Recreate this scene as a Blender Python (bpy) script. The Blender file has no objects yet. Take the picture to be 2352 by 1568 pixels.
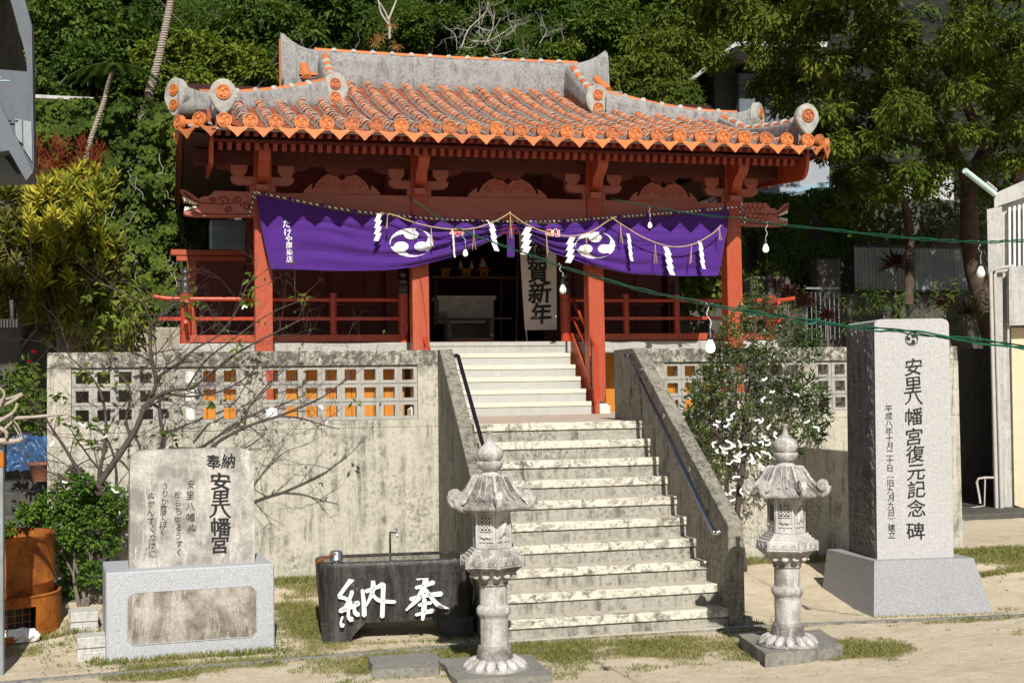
import bpy, bmesh, math, random
from math import sin, cos, pi, radians, atan2, sqrt, hypot
from mathutils import Vector, Matrix, noise
random.seed(7)
scene = bpy.context.scene
COL = scene.collection
# ------------------------------------------------------------------ camera
F_PX = 3051.28
PITCH, ROLL, YAW = 0.037668, -0.015113, 0.248983
CAM = Vector((-4.71164, -11.05655, 2.12733))
Fv = Vector((sin(YAW)*cos(PITCH), cos(YAW)*cos(PITCH), sin(PITCH)))
_R = Vector((cos(YAW), -sin(YAW), 0)); _U = _R.cross(Fv)
Rv = _R*cos(ROLL)+_U*sin(ROLL); Uv = -_R*sin(ROLL)+_U*cos(ROLL)
cd = bpy.data.cameras.new('camera'); cam = bpy.data.objects.new('camera', cd); COL.objects.link(cam)
cd.sensor_width = 36; cd.lens = F_PX/2352*36; cd.clip_end = 500
m3 = Matrix((Rv, Uv, -Fv)).transposed()
cam.matrix_world = Matrix.Translation(CAM) @ m3.to_4x4()
scene.camera = cam
# ------------------------------------------------------------------ world + sun
SUN_D = Vector((0.13, 1.3, -1.08)).normalized()      # direction the light travels
w = bpy.data.worlds.new('World'); scene.world = w; w.use_nodes = True
nt = w.node_tree; bg = nt.nodes['Background']
sky = nt.nodes.new('ShaderNodeTexSky'); sky.sky_type = 'NISHITA'; sky.sun_disc = False
sky.sun_elevation = math.asin(-SUN_D.z)
sky.sun_rotation = atan2(-SUN_D.x, -SUN_D.y)
nt.links.new(sky.outputs[0], bg.inputs[0]); bg.inputs[1].default_value = 0.052
sl = bpy.data.lights.new('sun', 'SUN'); sl.energy = 5.0; sl.angle = radians(0.53); sl.color = (1, .968, .91)
so = bpy.data.objects.new('sun', sl); COL.objects.link(so); so.location = (-5, -20, 20)
so.rotation_euler = (-SUN_D).to_track_quat('Z', 'Y').to_euler()
scene.view_settings.view_transform = 'Standard'; scene.view_settings.look = 'None'
scene.view_settings.exposure = 0.22; scene.view_settings.gamma = 1
scene.render.film_transparent = False
scene.cycles.max_bounces = 6; scene.cycles.transparent_max_bounces = 6
scene.cycles.diffuse_bounces = 3; scene.cycles.glossy_bounces = 2; scene.cycles.transmission_bounces = 3
scene.cycles.caustics_reflective = False; scene.cycles.caustics_refractive = False

def ray(px, py): return Fv + Rv*((px-1176)/F_PX) - Uv*((py-784)/F_PX)
def at(px, py, Y): d = ray(px, py); return CAM + d*((Y-CAM.y)/d.y)
def atz(px, py, Z): d = ray(px, py); return CAM + d*((Z-CAM.z)/d.z)
def atd(px, py, D): return CAM + ray(px, py)*D
# ------------------------------------------------------------------ materials
def lin(c):
    return tuple(((v/255+.055)/1.055)**2.4 if v/255 > .04045 else v/255/12.92 for v in c)
class NT:
    def __init__(s, name):
        s.m = bpy.data.materials.new(name); s.m.use_nodes = True; s.t = s.m.node_tree
        s.b = s.t.nodes['Principled BSDF']; s.tc = s.t.nodes.new('ShaderNodeTexCoord')
        s.co = s.tc.outputs['Object']
    def n(s, ty, **k):
        x = s.t.nodes.new(ty)
        for a, v in k.items(): setattr(x, a, v)
        return x
    def l(s, a, b): s.t.links.new(a, b)
    def geo(s): s.co = s.n('ShaderNodeNewGeometry').outputs['Position']; return s
    def noise(s, scale, detail=4, rough=.6, stretch=(1, 1, 1), dist=0, off=(0, 0, 0)):
        mp = s.n('ShaderNodeMapping'); mp.inputs['Scale'].default_value = stretch; mp.inputs['Location'].default_value = off
        s.l(s.co, mp.inputs[0]); x = s.n('ShaderNodeTexNoise')
        x.inputs['Scale'].default_value = scale; x.inputs['Detail'].default_value = detail
        x.inputs['Roughness'].default_value = rough; x.inputs['Distortion'].default_value = dist
        s.l(mp.outputs[0], x.inputs['Vector']); return x.outputs['Fac']
    def ramp(s, f, a, b, ca=(0, 0, 0, 1), cb=(1, 1, 1, 1)):
        r = s.n('ShaderNodeValToRGB'); e = r.color_ramp.elements
        e[0].position = a; e[1].position = b; e[0].color = ca; e[1].color = cb
        s.l(f, r.inputs[0]); return r.outputs[0]
    def mix(s, f, a, b, mode='MIX'):
        x = s.n('ShaderNodeMix', data_type='RGBA', blend_type=mode)
        if isinstance(f, (int, float)): x.inputs[0].default_value = f
        else: s.l(f, x.inputs[0])
        for i, v in ((6, a), (7, b)):
            if isinstance(v, tuple): x.inputs[i].default_value = (*v[:3], 1)
            else: s.l(v, x.inputs[i])
        return x.outputs[2]
    def mth(s, op, a, b=None):
        x = s.n('ShaderNodeMath', operation=op)
        for i, v in enumerate((a, b)):
            if v is None: continue
            if isinstance(v, (int, float)): x.inputs[i].default_value = v
            else: s.l(v, x.inputs[i])
        return x.outputs[0]
    def bump(s, f, strength=.4, dist=.01):
        x = s.n('ShaderNodeBump'); x.inputs['Strength'].default_value = strength; x.inputs['Distance'].default_value = dist
        s.l(f, x.inputs['Height']); s.l(x.outputs[0], s.b.inputs['Normal']); return x
    def out(s, col, rough=.7, metal=0, spec=.5):
        if isinstance(col, tuple): s.b.inputs['Base Color'].default_value = (*col[:3], 1)
        else: s.l(col, s.b.inputs['Base Color'])
        if isinstance(rough, (int, float)): s.b.inputs['Roughness'].default_value = rough
        else: s.l(rough, s.b.inputs['Roughness'])
        s.b.inputs['Metallic'].default_value = metal; s.b.inputs['Specular IOR Level'].default_value = spec
        return s.m
def simple(name, c, rough=.6, metal=0, var=.25, scale=6, bump=.15, spec=.4, bd=.004):
    s = NT(name); f = s.noise(scale, 5, .65); f2 = s.noise(scale*9, 3, .6)
    d = tuple(v*(1-var) for v in c); u = tuple(min(1, v*(1+var*.6)) for v in c)
    cc = s.mix(s.ramp(f, .3, .7), d, u); cc = s.mix(s.ramp(f2, .35, .7), s.mix(.12, cc, (0, 0, 0)), cc)
    if bump: s.bump(f2, bump, bd)
    return s.out(cc, rough, metal, spec)
def concrete(name, base, dark, streak=.5, rough=.85, mossy=.0, speck=.3, geo=True, seed=0, clean=None):
    s = NT(name)
    if geo: s.geo()
    o = (seed, seed*1.7, seed*.3)
    big = s.noise(1.1, 5, .7, off=o); st = s.noise(2.2, 6, .78, (3.6, 3.6, .34), 1.0, o); sp = s.noise(26, 4, .75, off=o); md = s.noise(6, 5, .7, off=o)
    c = s.mix(s.ramp(big, .3, .7), tuple(v*.8 for v in base), base)
    k = s.mth('MULTIPLY', s.ramp(st, .44, .62), s.ramp(md, .38, .58))
    k = s.mth('MAXIMUM', k, s.mth('MULTIPLY', s.mth('MULTIPLY', s.ramp(big, .47, .6), s.ramp(sp, .4, .58)), .75))
    c = s.mix(s.mth('MULTIPLY', k, streak), c, dark)
    c = s.mix(s.mth('MULTIPLY', s.ramp(sp, .52, .66), speck), c, dark)
    if mossy:
        z = s.n('ShaderNodeSeparateXYZ'); s.l(s.co, z.inputs[0])
        mm = s.ramp(z.outputs[2], 2.0, 2.0) if False else None
        zz = s.mth('SUBTRACT', z.outputs[2], 2.28); zz = s.mth('MULTIPLY', zz, 3.2)
        m = s.mth('MULTIPLY', s.ramp(zz, .1, .5), s.ramp(s.noise(13, 6, .8, off=o), .40, .56))
        c = s.mix(s.mth('MULTIPLY', m, mossy), c, tuple(v*.75 for v in dark))
    s.bump(s.mth('ADD', s.mth('MULTIPLY', sp, .6), md), .35, .008)
    return s.out(c, rough, 0, .25)
M = {}
M['paint'] = None
def red_paint(name, c, rough=.45):
    s = NT(name).geo()
    g = s.noise(5, 6, .7, (1, 1, .35), 1.5); f = s.noise(38, 3, .6, (1.5, 1.5, .1)); cr = s.noise(3.5, 8, .85, (2.5, 2.5, .25), .8)
    cc = s.mix(s.ramp(g, .3, .7), tuple(v*.78 for v in c), c)
    cc = s.mix(s.mth('MULTIPLY', s.ramp(cr, .60, .66), .6), cc, tuple(v*.35 for v in c)); cc = s.mix(s.mth('MULTIPLY', s.ramp(s.noise(1.7, 6, .75, (1.5, 1.5, .5)), .5, .7), .35), cc, (.46, .16, .10))
    cc = s.mix(s.mth('MULTIPLY', s.ramp(f, .55, .75), .22), cc, tuple(min(1, v*1.3+.03) for v in c))
    s.bump(f, .25, .003)
    return s.out(cc, rough, 0, .45)
M['red'] = red_paint('vermilion_paint', (.40, .066, .024))
M['redh'] = None
def red_h(name, c, rough=.5):
    s = NT(name).geo()
    g = s.noise(3, 6, .7, (.35, 1, 1.6), 1.5); f = s.noise(30, 4, .7, (.08, 1.5, 1.6)); cr = s.noise(2.2, 8, .85, (.25, 2.5, 3.5), 1.2)
    cc = s.mix(s.ramp(g, .3, .7), tuple(v*.75 for v in c), c)
    cc = s.mix(s.mth('MULTIPLY', s.ramp(cr, .6, .68), .45), cc, tuple(v*.4 for v in c))
    cc = s.mix(s.mth('MULTIPLY', s.ramp(f, .5, .75), .4), cc, tuple(min(1, v*1.25+.05) for v in c))
    s.bump(f, .35, .004)
    return s.out(cc, rough, 0, .4)
M['redh'] = red_h('weathered_vermilion_beam', (.40, .12, .085))
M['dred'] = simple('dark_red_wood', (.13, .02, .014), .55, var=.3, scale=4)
M['soffit'] = simple('soffit_shaded_wood', (.05, .012, .008), .7, var=.3, scale=4)  # under-eave shade is put into this near-black red
M['gloss_red'] = simple('gloss_red_rail', (.42, .052, .02), .3, var=.15, scale=5, bump=.05, spec=.5)
def tile_mat(name, c):
    s = NT(name); oi = s.n('ShaderNodeObjectInfo'); rnd = oi.outputs['Random']
    f = s.noise(14, 5, .7); f2 = s.noise(60, 3, .6)
    cc = s.mix(s.ramp(f, .3, .72), tuple(v*.7 for v in c), c)
    cc = s.mix(s.mth('MULTIPLY', rnd, .5), cc, (.62, .20, .06)); cc = s.mix(s.mth('MULTIPLY', s.ramp(s.mth('FRACT', s.mth('MULTIPLY', rnd, 7.3)), .55, 1), .6), cc, (.27, .085, .045)); cc = s.mix(s.mth('MULTIPLY', s.ramp(f2, .58, .72), .4), cc, (.26, .17, .12))
    s.bump(f2, .3, .004); return s.out(cc, .6, 0, .35)
M['tile'] = tile_mat('terracotta_tile', (.66, .185, .055))
M['tile_f'] = tile_mat('terracotta_disc', (.68, .22, .06))
M['pan'] = simple('pan_tile_weathered', (.36, .11, .05), .75, var=.6, scale=8)
M['mortar'] = simple('lime_mortar', (.40, .37, .33), .9, var=.35, scale=9, bump=.4)
M['ridge'] = concrete('ridge_plaster', (.34, .33, .315), (.085, .082, .078), .8, .9, speck=.6, geo=True, seed=31)
M['plaq'] = simple('plaque_plaster', (.42, .41, .37), .9, var=.4, scale=7, bump=.4)
M['conc'] = concrete('weathered_concrete', (.56, .52, .42), (.135, .125, .105), .95, mossy=1.0, speck=.35)
M['conc_d'] = concrete('dark_mossy_concrete', (.30, .275, .22), (.045, .042, .034), .95, speck=.6, seed=3)
M['lattice'] = concrete('block_concrete', (.43, .41, .36), (.15, .14, .12), .4, speck=.25, seed=5)
M['landing'] = concrete('landing_floor', (.55, .44, .34), (.32, .26, .2), .3, speck=.15, seed=8)
M['slab'] = concrete('veranda_slab', (.46, .45, .41), (.2, .19, .17), .4, speck=.3, seed=9)
def step_mat():
    s = NT('painted_step').geo()
    z = s.n('ShaderNodeNewGeometry'); 
    a = s.noise(9, 7, .8, (1, 1, 1.3), .8); b = s.noise(2.2, 5, .7); c = s.noise(34, 4, .75)
    base = s.mix(s.ramp(b, .3, .7), (.63, .59, .48), (.70, .66, .56))
    k = s.mth('MULTIPLY', s.ramp(a, .46, .58), s.ramp(b, .36, .55))
    cc = s.mix(s.mth('MULTIPLY', k, .9), base, (.11, .10, .075)); cc = s.mix(s.mth('MULTIPLY', s.mth('MULTIPLY', s.ramp(c, .5, .62), s.ramp(a, .38, .55)), .75), cc, (.17, .15, .11))
    s.bump(c, .3, .006); return s.out(cc, .85, 0, .2)
M['nosing'] = step_mat()
M['riser'] = concrete('step_riser_concrete', (.42, .395, .335), (.085, .08, .066), .9, speck=.6, seed=12)
M['tread'] = concrete('step_tread', (.56, .50, .40), (.24, .21, .165), .7, speck=.4, seed=14)
M['nosing_up'] = concrete('clean_nosing', (.68, .64, .52), (.45, .4, .3), .3, speck=.15, seed=15)
M['riser_up'] = concrete('clean_riser', (.47, .46, .42), (.3, .29, .26), .4, speck=.2, seed=16)
def granite(name, c, sp=.5, rough=.6, stain=None, scale=150, geo=False):
    s = NT(name)
    if geo: s.geo()
    v = s.n('ShaderNodeTexVoronoi'); v.inputs['Scale'].default_value = scale; s.l(s.co, v.inputs['Vector'])
    f = s.noise(scale*.8, 3, .8); n = s.noise(2.5, 4, .6)
    g = s.mth('MULTIPLY', f, 1.0)
    cc = s.mix(s.ramp(f, .38, .62), tuple(x*(1-sp) for x in c), tuple(min(1, x*(1+sp*.45)) for x in c))
    cc = s.mix(s.mth('MULTIPLY', s.ramp(n, .35, .7), .2), cc, tuple(x*.6 for x in c))
    if stain:
        st = s.noise(3.0, 6, .8, (3.5, 3.5, .5), .8); mm = s.noise(3.2, 5, .7)
        k = s.mth('MULTIPLY', s.ramp(st, stain[1], stain[1]+.14), s.ramp(mm, .35, .6))
        cc = s.mix(s.mth('MULTIPLY', k, stain[2]), cc, stain[0])
    s.bump(f, .35, .003); return s.out(cc, rough, 0, .4)
M['gran'] = granite('light_granite', (.49, .475, .46), .42, .55)
M['gran_d'] = granite('grey_granite', (.33, .33, .34), .45, .6)
M['gran_rough'] = granite('rough_dark_granite', (.24, .21, .205), .7, .75, ((.06, .045, .045), .45, .85), 90)
M['lant'] = granite('lantern_granite', (.60, .575, .54), .35, .8, ((.15, .125, .105), .40, .8), 120, True)
M['lant_roof'] = granite('lantern_roof_granite', (.43, .41, .375), .45, .8, ((.085, .058, .052), .36, .95), 90, True)
M['stele'] = granite('stained_stele', (.60, .565, .51), .25, .8, ((.19, .17, .15), .34, .88), 70)
M['stele_panel'] = granite('panel_stained', (.48, .45, .39), .3, .8, ((.12, .09, .06), .36, .9), 80)
M['stele_base'] = granite('stele_base_granite', (.45, .46, .48), .4, .55)
M['slabst'] = concrete('paving_slab_stone', (.27, .255, .22), (.09, .085, .075), .5, speck=.6, geo=False)
def trough_mat():
    s = NT('wet_black_stone').geo(); st = s.noise(3.5, 6, .78, (3.5, 3.5, .5), .5); big = s.noise(2.3, 4, .7); sp = s.noise(40, 4, .75)
    cc = s.mix(s.ramp(st, .42, .68), (.016, .014, .013), (.085, .078, .07)); cc = s.mix(s.ramp(big, .52, .6), cc, (.028, .026, .025)); cc = s.mix(s.mth('MULTIPLY', s.mth('MULTIPLY', s.ramp(sp, .56, .64), s.ramp(big, .54, .62)), .7), cc, (.3, .28, .26))
    s.bump(s.mth('ADD', sp, s.mth('MULTIPLY', big, 2)), .5, .012); return s.out(cc, .45, 0, .5)
M['trough'] = trough_mat()
M['white'] = simple('white_paint', (.80, .80, .78), .7, var=.08, scale=20)
M['black'] = simple('black_paint_and_openings', (.015, .015, .016), .5, var=.1)  # for lettering, and for black sheets that stand for dark openings
M['paper'] = simple('white_paper', (.80, .80, .79), .8, var=.04)
M['steel'] = NT('polished_steel').out((.62, .62, .63), .18, 1)
M['dsteel'] = NT('dark_rail_steel').out((.10, .09, .11), .3, .9)
M['alum'] = simple('aluminium', (.55, .57, .6), .32, .9, .1)
M['bronze'] = simple('bronze_cap', (.10, .085, .075), .42, .55, .3)
M['green'] = simple('green_wire', (.01, .16, .08), .5, var=.2)
M['blackp'] = simple('black_plastic', (.015, .015, .015), .4, var=.1)
M['straw'] = simple('straw_rope', (.50, .36, .18), .85, var=.3, scale=30)
M['redthread'] = simple('red_thread', (.35, .01, .03), .7)
M['wood_o'] = None
def boards(name, c, sc=10):
    s = NT(name).geo(); f = s.noise(20, 5, .7, (1.5, 1.5, .12), .8); b = s.noise(3, 3, .6)
    cc = s.mix(s.ramp(f, .35, .7), tuple(v*.72 for v in c), c); cc = s.mix(s.mth('MULTIPLY', s.ramp(b, .4, .7), .3), cc, tuple(v*.55 for v in c))
    s.bump(f, .2, .003); return s.out(cc, .5, 0, .4)
M['orange'] = boards('amber_boards', (.56, .215, .02))
M['dwood'] = boards('dark_wood', (.05, .035, .028))
M['mwood'] = boards('old_grey_wood', (.42, .36, .29))
M['driftwood'] = boards('driftwood', (.40, .33, .27))
M['boxw'] = simple('weathered_box_board', (.36, .34, .29), .6, var=.35, scale=5)
def rust():
    s = NT('rusted_drum'); f = s.noise(3.5, 6, .75); g = s.noise(24, 5, .8); st = s.noise(5, 5, .7, (2, 2, .3))
    cc = s.mix(s.ramp(f, .32, .68), (.14, .035, .012), (.56, .185, .02)); cc = s.mix(s.mth('MULTIPLY', s.ramp(g, .5, .7), .5), cc, (.16, .045, .018))
    cc = s.mix(s.mth('MULTIPLY', s.ramp(st, .55, .7), .4), cc, (.06, .02, .012)); s.bump(g, .5, .006); return s.out(cc, .8, .2, .3)
M['rust'] = rust()
def cloth(name, c):
    s = NT(name); f = s.noise(3, 3, .6); wv = s.noise(260, 2, .5)
    cc = s.mix(s.ramp(f, .3, .7), tuple(v*.85 for v in c), c); s.bump(wv, .1, .001)
    s.b.inputs['Sheen Weight'].default_value = .25; return s.out(cc, .8, 0, .2)
M['purple'] = cloth('purple_cloth', (.064, .013, .185)); M['wcloth'] = cloth('white_cloth_print', (.80, .80, .80)); M['rcloth'] = cloth('red_cloth_print', (.6, .02, .05))
def leafm(name, cols, rough=.6, trans=.25, spec=.14):
    s = NT(name).geo(); g = s.n('ShaderNodeNewGeometry'); r = s.n('ShaderNodeValToRGB')
    rp = g.outputs['Random Per Island']; oi = s.n('ShaderNodeObjectInfo').outputs['Random']
    big = s.noise(.8, 4, .65); k = s.mth('ADD', s.mth('MULTIPLY', rp, .45), s.mth('MULTIPLY', s.ramp(big, .36, .64), .38)); k = s.mth('ADD', k, s.mth('MULTIPLY', oi, .2))
    e = r.color_ramp.elements; e[0].position = 0; e[0].color = (*cols[0], 1); e[1].position = 1; e[1].color = (*cols[-1], 1)
    for i, c in enumerate(cols[1:-1]):
        q = e.new((i+1)/(len(cols)-1)); q.color = (*c, 1)
    s.l(k, r.inputs[0]); s.out(r.outputs[0], rough, 0, spec)
    t = s.n('ShaderNodeBsdfTranslucent'); s.l(s.mix(.5, r.outputs[0], (.16, .28, .01)), t.inputs[0])
    mx = s.n('ShaderNodeMixShader'); mx.inputs[0].default_value = trans
    s.l(s.b.outputs[0], mx.inputs[1]); s.l(t.outputs[0], mx.inputs[2]); o = s.t.nodes['Material Output']; s.l(mx.outputs[0], o.inputs[0])
    return s.m
M['leaf_a'] = leafm('leaf_hill_dark', [(.018, .04, .01), (.04, .08, .014), (.085, .135, .02), (.15, .20, .03)])
M['leaf_b'] = leafm('leaf_hill_yellow', [(.035, .065, .012), (.09, .135, .018), (.17, .21, .025), (.28, .29, .035)])
M['leaf_c'] = leafm('leaf_big_tree', [(.025, .045, .008), (.065, .095, .012), (.14, .17, .022), (.24, .25, .035)])
M['leaf_ivy'] = leafm('leaf_ivy', [(.016, .032, .007), (.045, .075, .012), (.11, .15, .022), (.26, .28, .05)], .75, .25, .08)
M['leaf_croton'] = leafm('leaf_croton', [(.05, .07, .01), (.15, .17, .018), (.42, .37, .035), (.85, .66, .12)], trans=.2)
M['leaf_red'] = leafm('leaf_red', [(.07, .015, .01), (.20, .03, .015), (.34, .06, .02)], trans=.2)
M['leaf_maroon'] = leafm('leaf_maroon', [(.02, .006, .008), (.05, .012, .016), (.08, .02, .025)], trans=.1)
M['leaf_bush'] = leafm('leaf_bush', [(.022, .06, .014), (.045, .11, .02), (.09, .17, .025), (.20, .28, .03)], .32)
M['leaf_small'] = leafm('leaf_small_tree', [(.022, .045, .014), (.045, .08, .02), (.085, .12, .03), (.17, .19, .06)], .35, .2, .5)
M['leaf_feather'] = leafm('leaf_feathery', [(.04, .085, .015), (.08, .14, .02), (.15, .20, .03)])
M['grass'] = leafm('grass_blades', [(.075, .10, .02), (.14, .155, .035), (.26, .24, .08), (.38, .32, .15)], .6, .2, .2)
M['bark'] = simple('grey_bark', (.20, .165, .13), .9, var=.5, scale=12, bump=.7, bd=.01)
M['bark_d'] = simple('cherry_bark', (.085, .06, .052), .8, var=.5, scale=10, bump=.6, bd=.008)
M['bark_l'] = simple('pale_branch', (.42, .38, .33), .85, var=.3)
def palm_bark():
    s = NT('palm_bark'); g = s.noise(2, 3, .5); wv = s.n('ShaderNodeTexWave', wave_type='BANDS', bands_direction='Z'); wv.inputs['Scale'].default_value = 6.5
    wv.inputs['Distortion'].default_value = 2.5; wv.inputs['Detail'].default_value = 3; wv.inputs['Detail Scale'].default_value = 2; s.l(s.co, wv.inputs['Vector'])
    cc = s.mix(wv.outputs['Fac'], (.20, .16, .125), (.40, .33, .26)); s.bump(wv.outputs['Fac'], .8, .03); return s.out(cc, .9, 0, .2)
M['palm'] = palm_bark()
M['bldg'] = concrete('shaded_building_wall', (.15, .165, .185), (.08, .085, .09), .4, speck=.15, seed=20)  # grey darkened to hold the shade of the sunless walls
M['bldg_w'] = concrete('white_building_wall', (.58, .565, .53), (.17, .165, .155), .6, speck=.25, seed=22)
M['bldg_p'] = simple('pink_white_wall', (.70, .62, .56), .8, var=.1)
M['bldg_c'] = simple('cream_wall', (.72, .62, .42), .8, var=.08)
M['blue'] = simple('pale_blue_trim', (.28, .42, .5), .6, var=.15)
M['retwall'] = concrete('dark_retaining_wall', (.105, .098, .082), (.03, .03, .025), .7, speck=.5, seed=25)
M['stonewall'] = concrete('pale_stone_terrace', (.42, .37, .29), (.15, .13, .1), .7, speck=.5, seed=26)
M['corr'] = simple('corrugated_sheet', (.28, .31, .32), .5, .2, .3, 3)
M['soil'] = simple('gap_shade_soil', (.014, .014, .008), .95, var=.5, scale=1.2)  # near black, standing in for the deep shade between the crowns
M['pvc'] = simple('pvc_pipe', (.52, .49, .45), .5, var=.15)
M['tarp'] = simple('shaded_blue_tarp', (.03, .08, .17), .4, var=.4, scale=3, bump=.5)  # blue lowered to put the corner's shade into the colour
M['clear'] = simple('blue_plastic_cover', (.42, .56, .64), .3, var=.25, scale=3)
M['pot'] = simple('clay_pot', (.22, .09, .05), .8)
M['gold'] = simple('gold_cloth', (.30, .11, .03), .5, .2)
M['flower'] = simple('red_flower', (.7, .02, .03), .6)
M['scroll_paper'] = simple('greeting_paper', (.66, .62, .56), .8, var=.08, scale=2)
M['vase'] = simple('white_porcelain', (.7, .68, .66), .2, var=.05, bump=0)
M['tooth'] = simple('cream_tooth', (.80, .74, .6), .5, var=.08)
def bulbm(name, on):
    s = NT(name); s.out((.85, .83, .80), .12, 0, .5)
    s.b.inputs['Subsurface Weight'].default_value = 0
    if on:
        s.b.inputs['Emission Color'].default_value = (1, .86, .66, 1); s.b.inputs['Emission Strength'].default_value = .75
    return s.m
M['bulb_on'] = bulbm('lit_bulb_glass', True); M['bulb_off'] = bulbm('white_bulb_glass', False)
def water():
    s = NT('water'); f = s.noise(9, 2, .5); s.bump(f, .03, .01); s.b.inputs['IOR'].default_value = 1.33; return s.out((.015, .016, .012), .03, 0, .6)
M['water'] = water()
def twist(name, a, b, sc):
    s = NT(name); wv = s.n('ShaderNodeTexWave', wave_type='BANDS', bands_direction='DIAGONAL'); wv.inputs['Scale'].default_value = sc; s.l(s.co, wv.inputs['Vector'])
    return s.out(s.mix(s.ramp(wv.outputs['Fac'], .48, .52), a, b), .8, 0, .2)
M['twist'] = twist('black_white_cord', (.02, .02, .02), (.75, .75, .75), 9)
# ------------------------------------------------------------------ mesh tools
class MB:
    def __init__(s): s.v = []; s.f = []; s.sm = []
    def add(s, vs, fs, smooth=False):
        n = len(s.v); s.v += [tuple(x) for x in vs]; s.f += [tuple(i+n for i in f) for f in fs]; s.sm += [smooth]*len(fs); return s
    def box(s, x0, x1, y0, y1, z0, z1, M4=None):
        vs = [Vector((x, y, z)) for z in (z0, z1) for y in (y0, y1) for x in (x0, x1)]
        if M4: vs = [M4 @ q for q in vs]
        return s.add(vs, [(0, 2, 3, 1), (4, 5, 7, 6), (0, 1, 5, 4), (2, 6, 7, 3), (0, 4, 6, 2), (1, 3, 7, 5)])
    def bbox(s, x0, x1, y0, y1, z0, z1, b=.006, M4=None):
        # bevelled box
        bm = bmesh.new(); bmesh.ops.create_cube(bm, size=1)
        for q in bm.verts: q.co = Vector(((x0+x1)/2+q.co.x*(x1-x0), (y0+y1)/2+q.co.y*(y1-y0), (z0+z1)/2+q.co.z*(z1-z0)))
        bmesh.ops.bevel(bm, geom=bm.edges[:], offset=b, segments=1, affect='EDGES')
        bm.verts.index_update(); s.add([(M4 @ q.co if M4 else q.co) for q in bm.verts], [[q.index for q in f.verts] for f in bm.faces]); bm.free(); return s
    def tube(s, pts, r, n=8, cap=True, smooth=True):
        pts = [Vector(q) for q in pts]; m = len(pts)
        rs = r if isinstance(r, (list, tuple)) else [r]*m
        vs = []; fs = []; up = None
        for i in range(m):
            t = (pts[min(i+1, m-1)]-pts[max(i-1, 0)]); t = t.normalized() if t.length > 1e-9 else Vector((0, 0, 1))
            if up is None:
                up = t.orthogonal().normalized()
            up = (up-t*up.dot(t)); up = up.normalized() if up.length > 1e-6 else t.orthogonal().normalized()
            sd = t.cross(up)
            for k in range(n):
                a = 2*pi*k/n; vs.append(pts[i]+(up*cos(a)+sd*sin(a))*rs[i])
        for i in range(m-1):
            for k in range(n): fs.append((i*n+k, i*n+(k+1) % n, (i+1)*n+(k+1) % n, (i+1)*n+k))
        s.add(vs, fs, smooth)
        if cap: s.add(vs[:n], [tuple(range(n))[::-1]]); s.add(vs[-n:], [tuple(range(n))])
        return s
    def lathe(s, prof, n=24, c=(0, 0, 0), smooth=True, rot=0, cap=True, fn=None):
        vs = []; fs = []; m = len(prof)
        for (r, z) in prof:
            for k in range(n):
                a = 2*pi*k/n+rot; rr = r*(fn(a, z) if fn else 1); vs.append((c[0]+rr*cos(a), c[1]+rr*sin(a), c[2]+z))
        for i in range(m-1):
            for k in range(n): fs.append((i*n+k, i*n+(k+1) % n, (i+1)*n+(k+1) % n, (i+1)*n+k))
        s.add(vs, fs, smooth)
        if cap:
            s.add(vs[:n], [tuple(range(n))[::-1]]); s.add(vs[-n:], [tuple(range(n))])
        return s
    def prism(s, out, d, M4=None, mid=None, bev=0):
        # outline in local XZ extruded along +Y by d
        n = len(out); vs = [Vector((x, 0, z)) for x, z in out]+[Vector((x, d, z)) for x, z in out]
        fs = [(i, (i+1) % n, n+(i+1) % n, n+i) for i in range(n)]
        from mathutils.geometry import tessellate_polygon
        tr = tessellate_polygon([[Vector((x, z, 0)) for x, z in out]])
        fs += [tuple(t) for t in tr]+[tuple(n+i for i in t[::-1]) for t in tr]
        if M4: vs = [M4 @ q for q in vs]
        s.add(vs, fs); return s
    def mesh(s, name, mat):
        me = bpy.data.meshes.new(name); me.from_pydata(s.v, [], s.f); me.polygons.foreach_set('use_smooth', s.sm)
        if mat is not None:
            for q in (mat if isinstance(mat, (list, tuple)) else [mat]): me.materials.append(q)
        return me
    def fix(s, me):
        bm = bmesh.new(); bm.from_mesh(me); bmesh.ops.recalc_face_normals(bm, faces=bm.faces[:]); bm.to_mesh(me); bm.free(); me.update(); return me
    def build(s, name, mat, parent=None, fix=True):
        if parent is not None:
            pass
        me = s.mesh(name, mat)
        if fix: s.fix(me)
        ob = bpy.data.objects.new(name, me); COL.objects.link(ob)
        if parent is not None:
            ob.parent = parent
            off = WORG[parent.name]
            me.transform(Matrix.Translation(-off)); WORG[ob.name] = off
        else: WORG[ob.name] = Vector((0, 0, 0))
        return ob
WORG = {}   # world position of the frame in which a thing's meshes are written
def tag(o, label=None, cat=None, group=None, kind=None):
    if label: o['label'] = label
    if cat: o['category'] = cat
    if group: o['group'] = group
    if kind: o['kind'] = kind
    return o
def thing(name, loc, label, cat, group=None):
    o = bpy.data.objects.new(name, None); COL.objects.link(o); o.location = loc; o.empty_display_size = .1
    WORG[o.name] = Vector(loc); return tag(o, label, cat, group)
def solo(name, mb, mat, label, cat, group=None, loc=None, fix=True):
    o = mb.build(name, mat, None, fix)
    if loc is not None: o.data.transform(Matrix.Translation(-Vector(loc))); o.location = loc; WORG[o.name] = Vector(loc)
    return tag(o, label, cat, group)
def struct(name, mb, mat, fix=True): return tag(mb.build(name, mat, None, fix), kind='structure')
def inst(name, me, parent, M4):
    # a part sharing mesh data, placed by a world matrix
    ob = bpy.data.objects.new(name, me); COL.objects.link(ob); ob.parent = parent
    ob.matrix_local = Matrix.Translation(-WORG[parent.name]) @ M4; return ob
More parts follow.
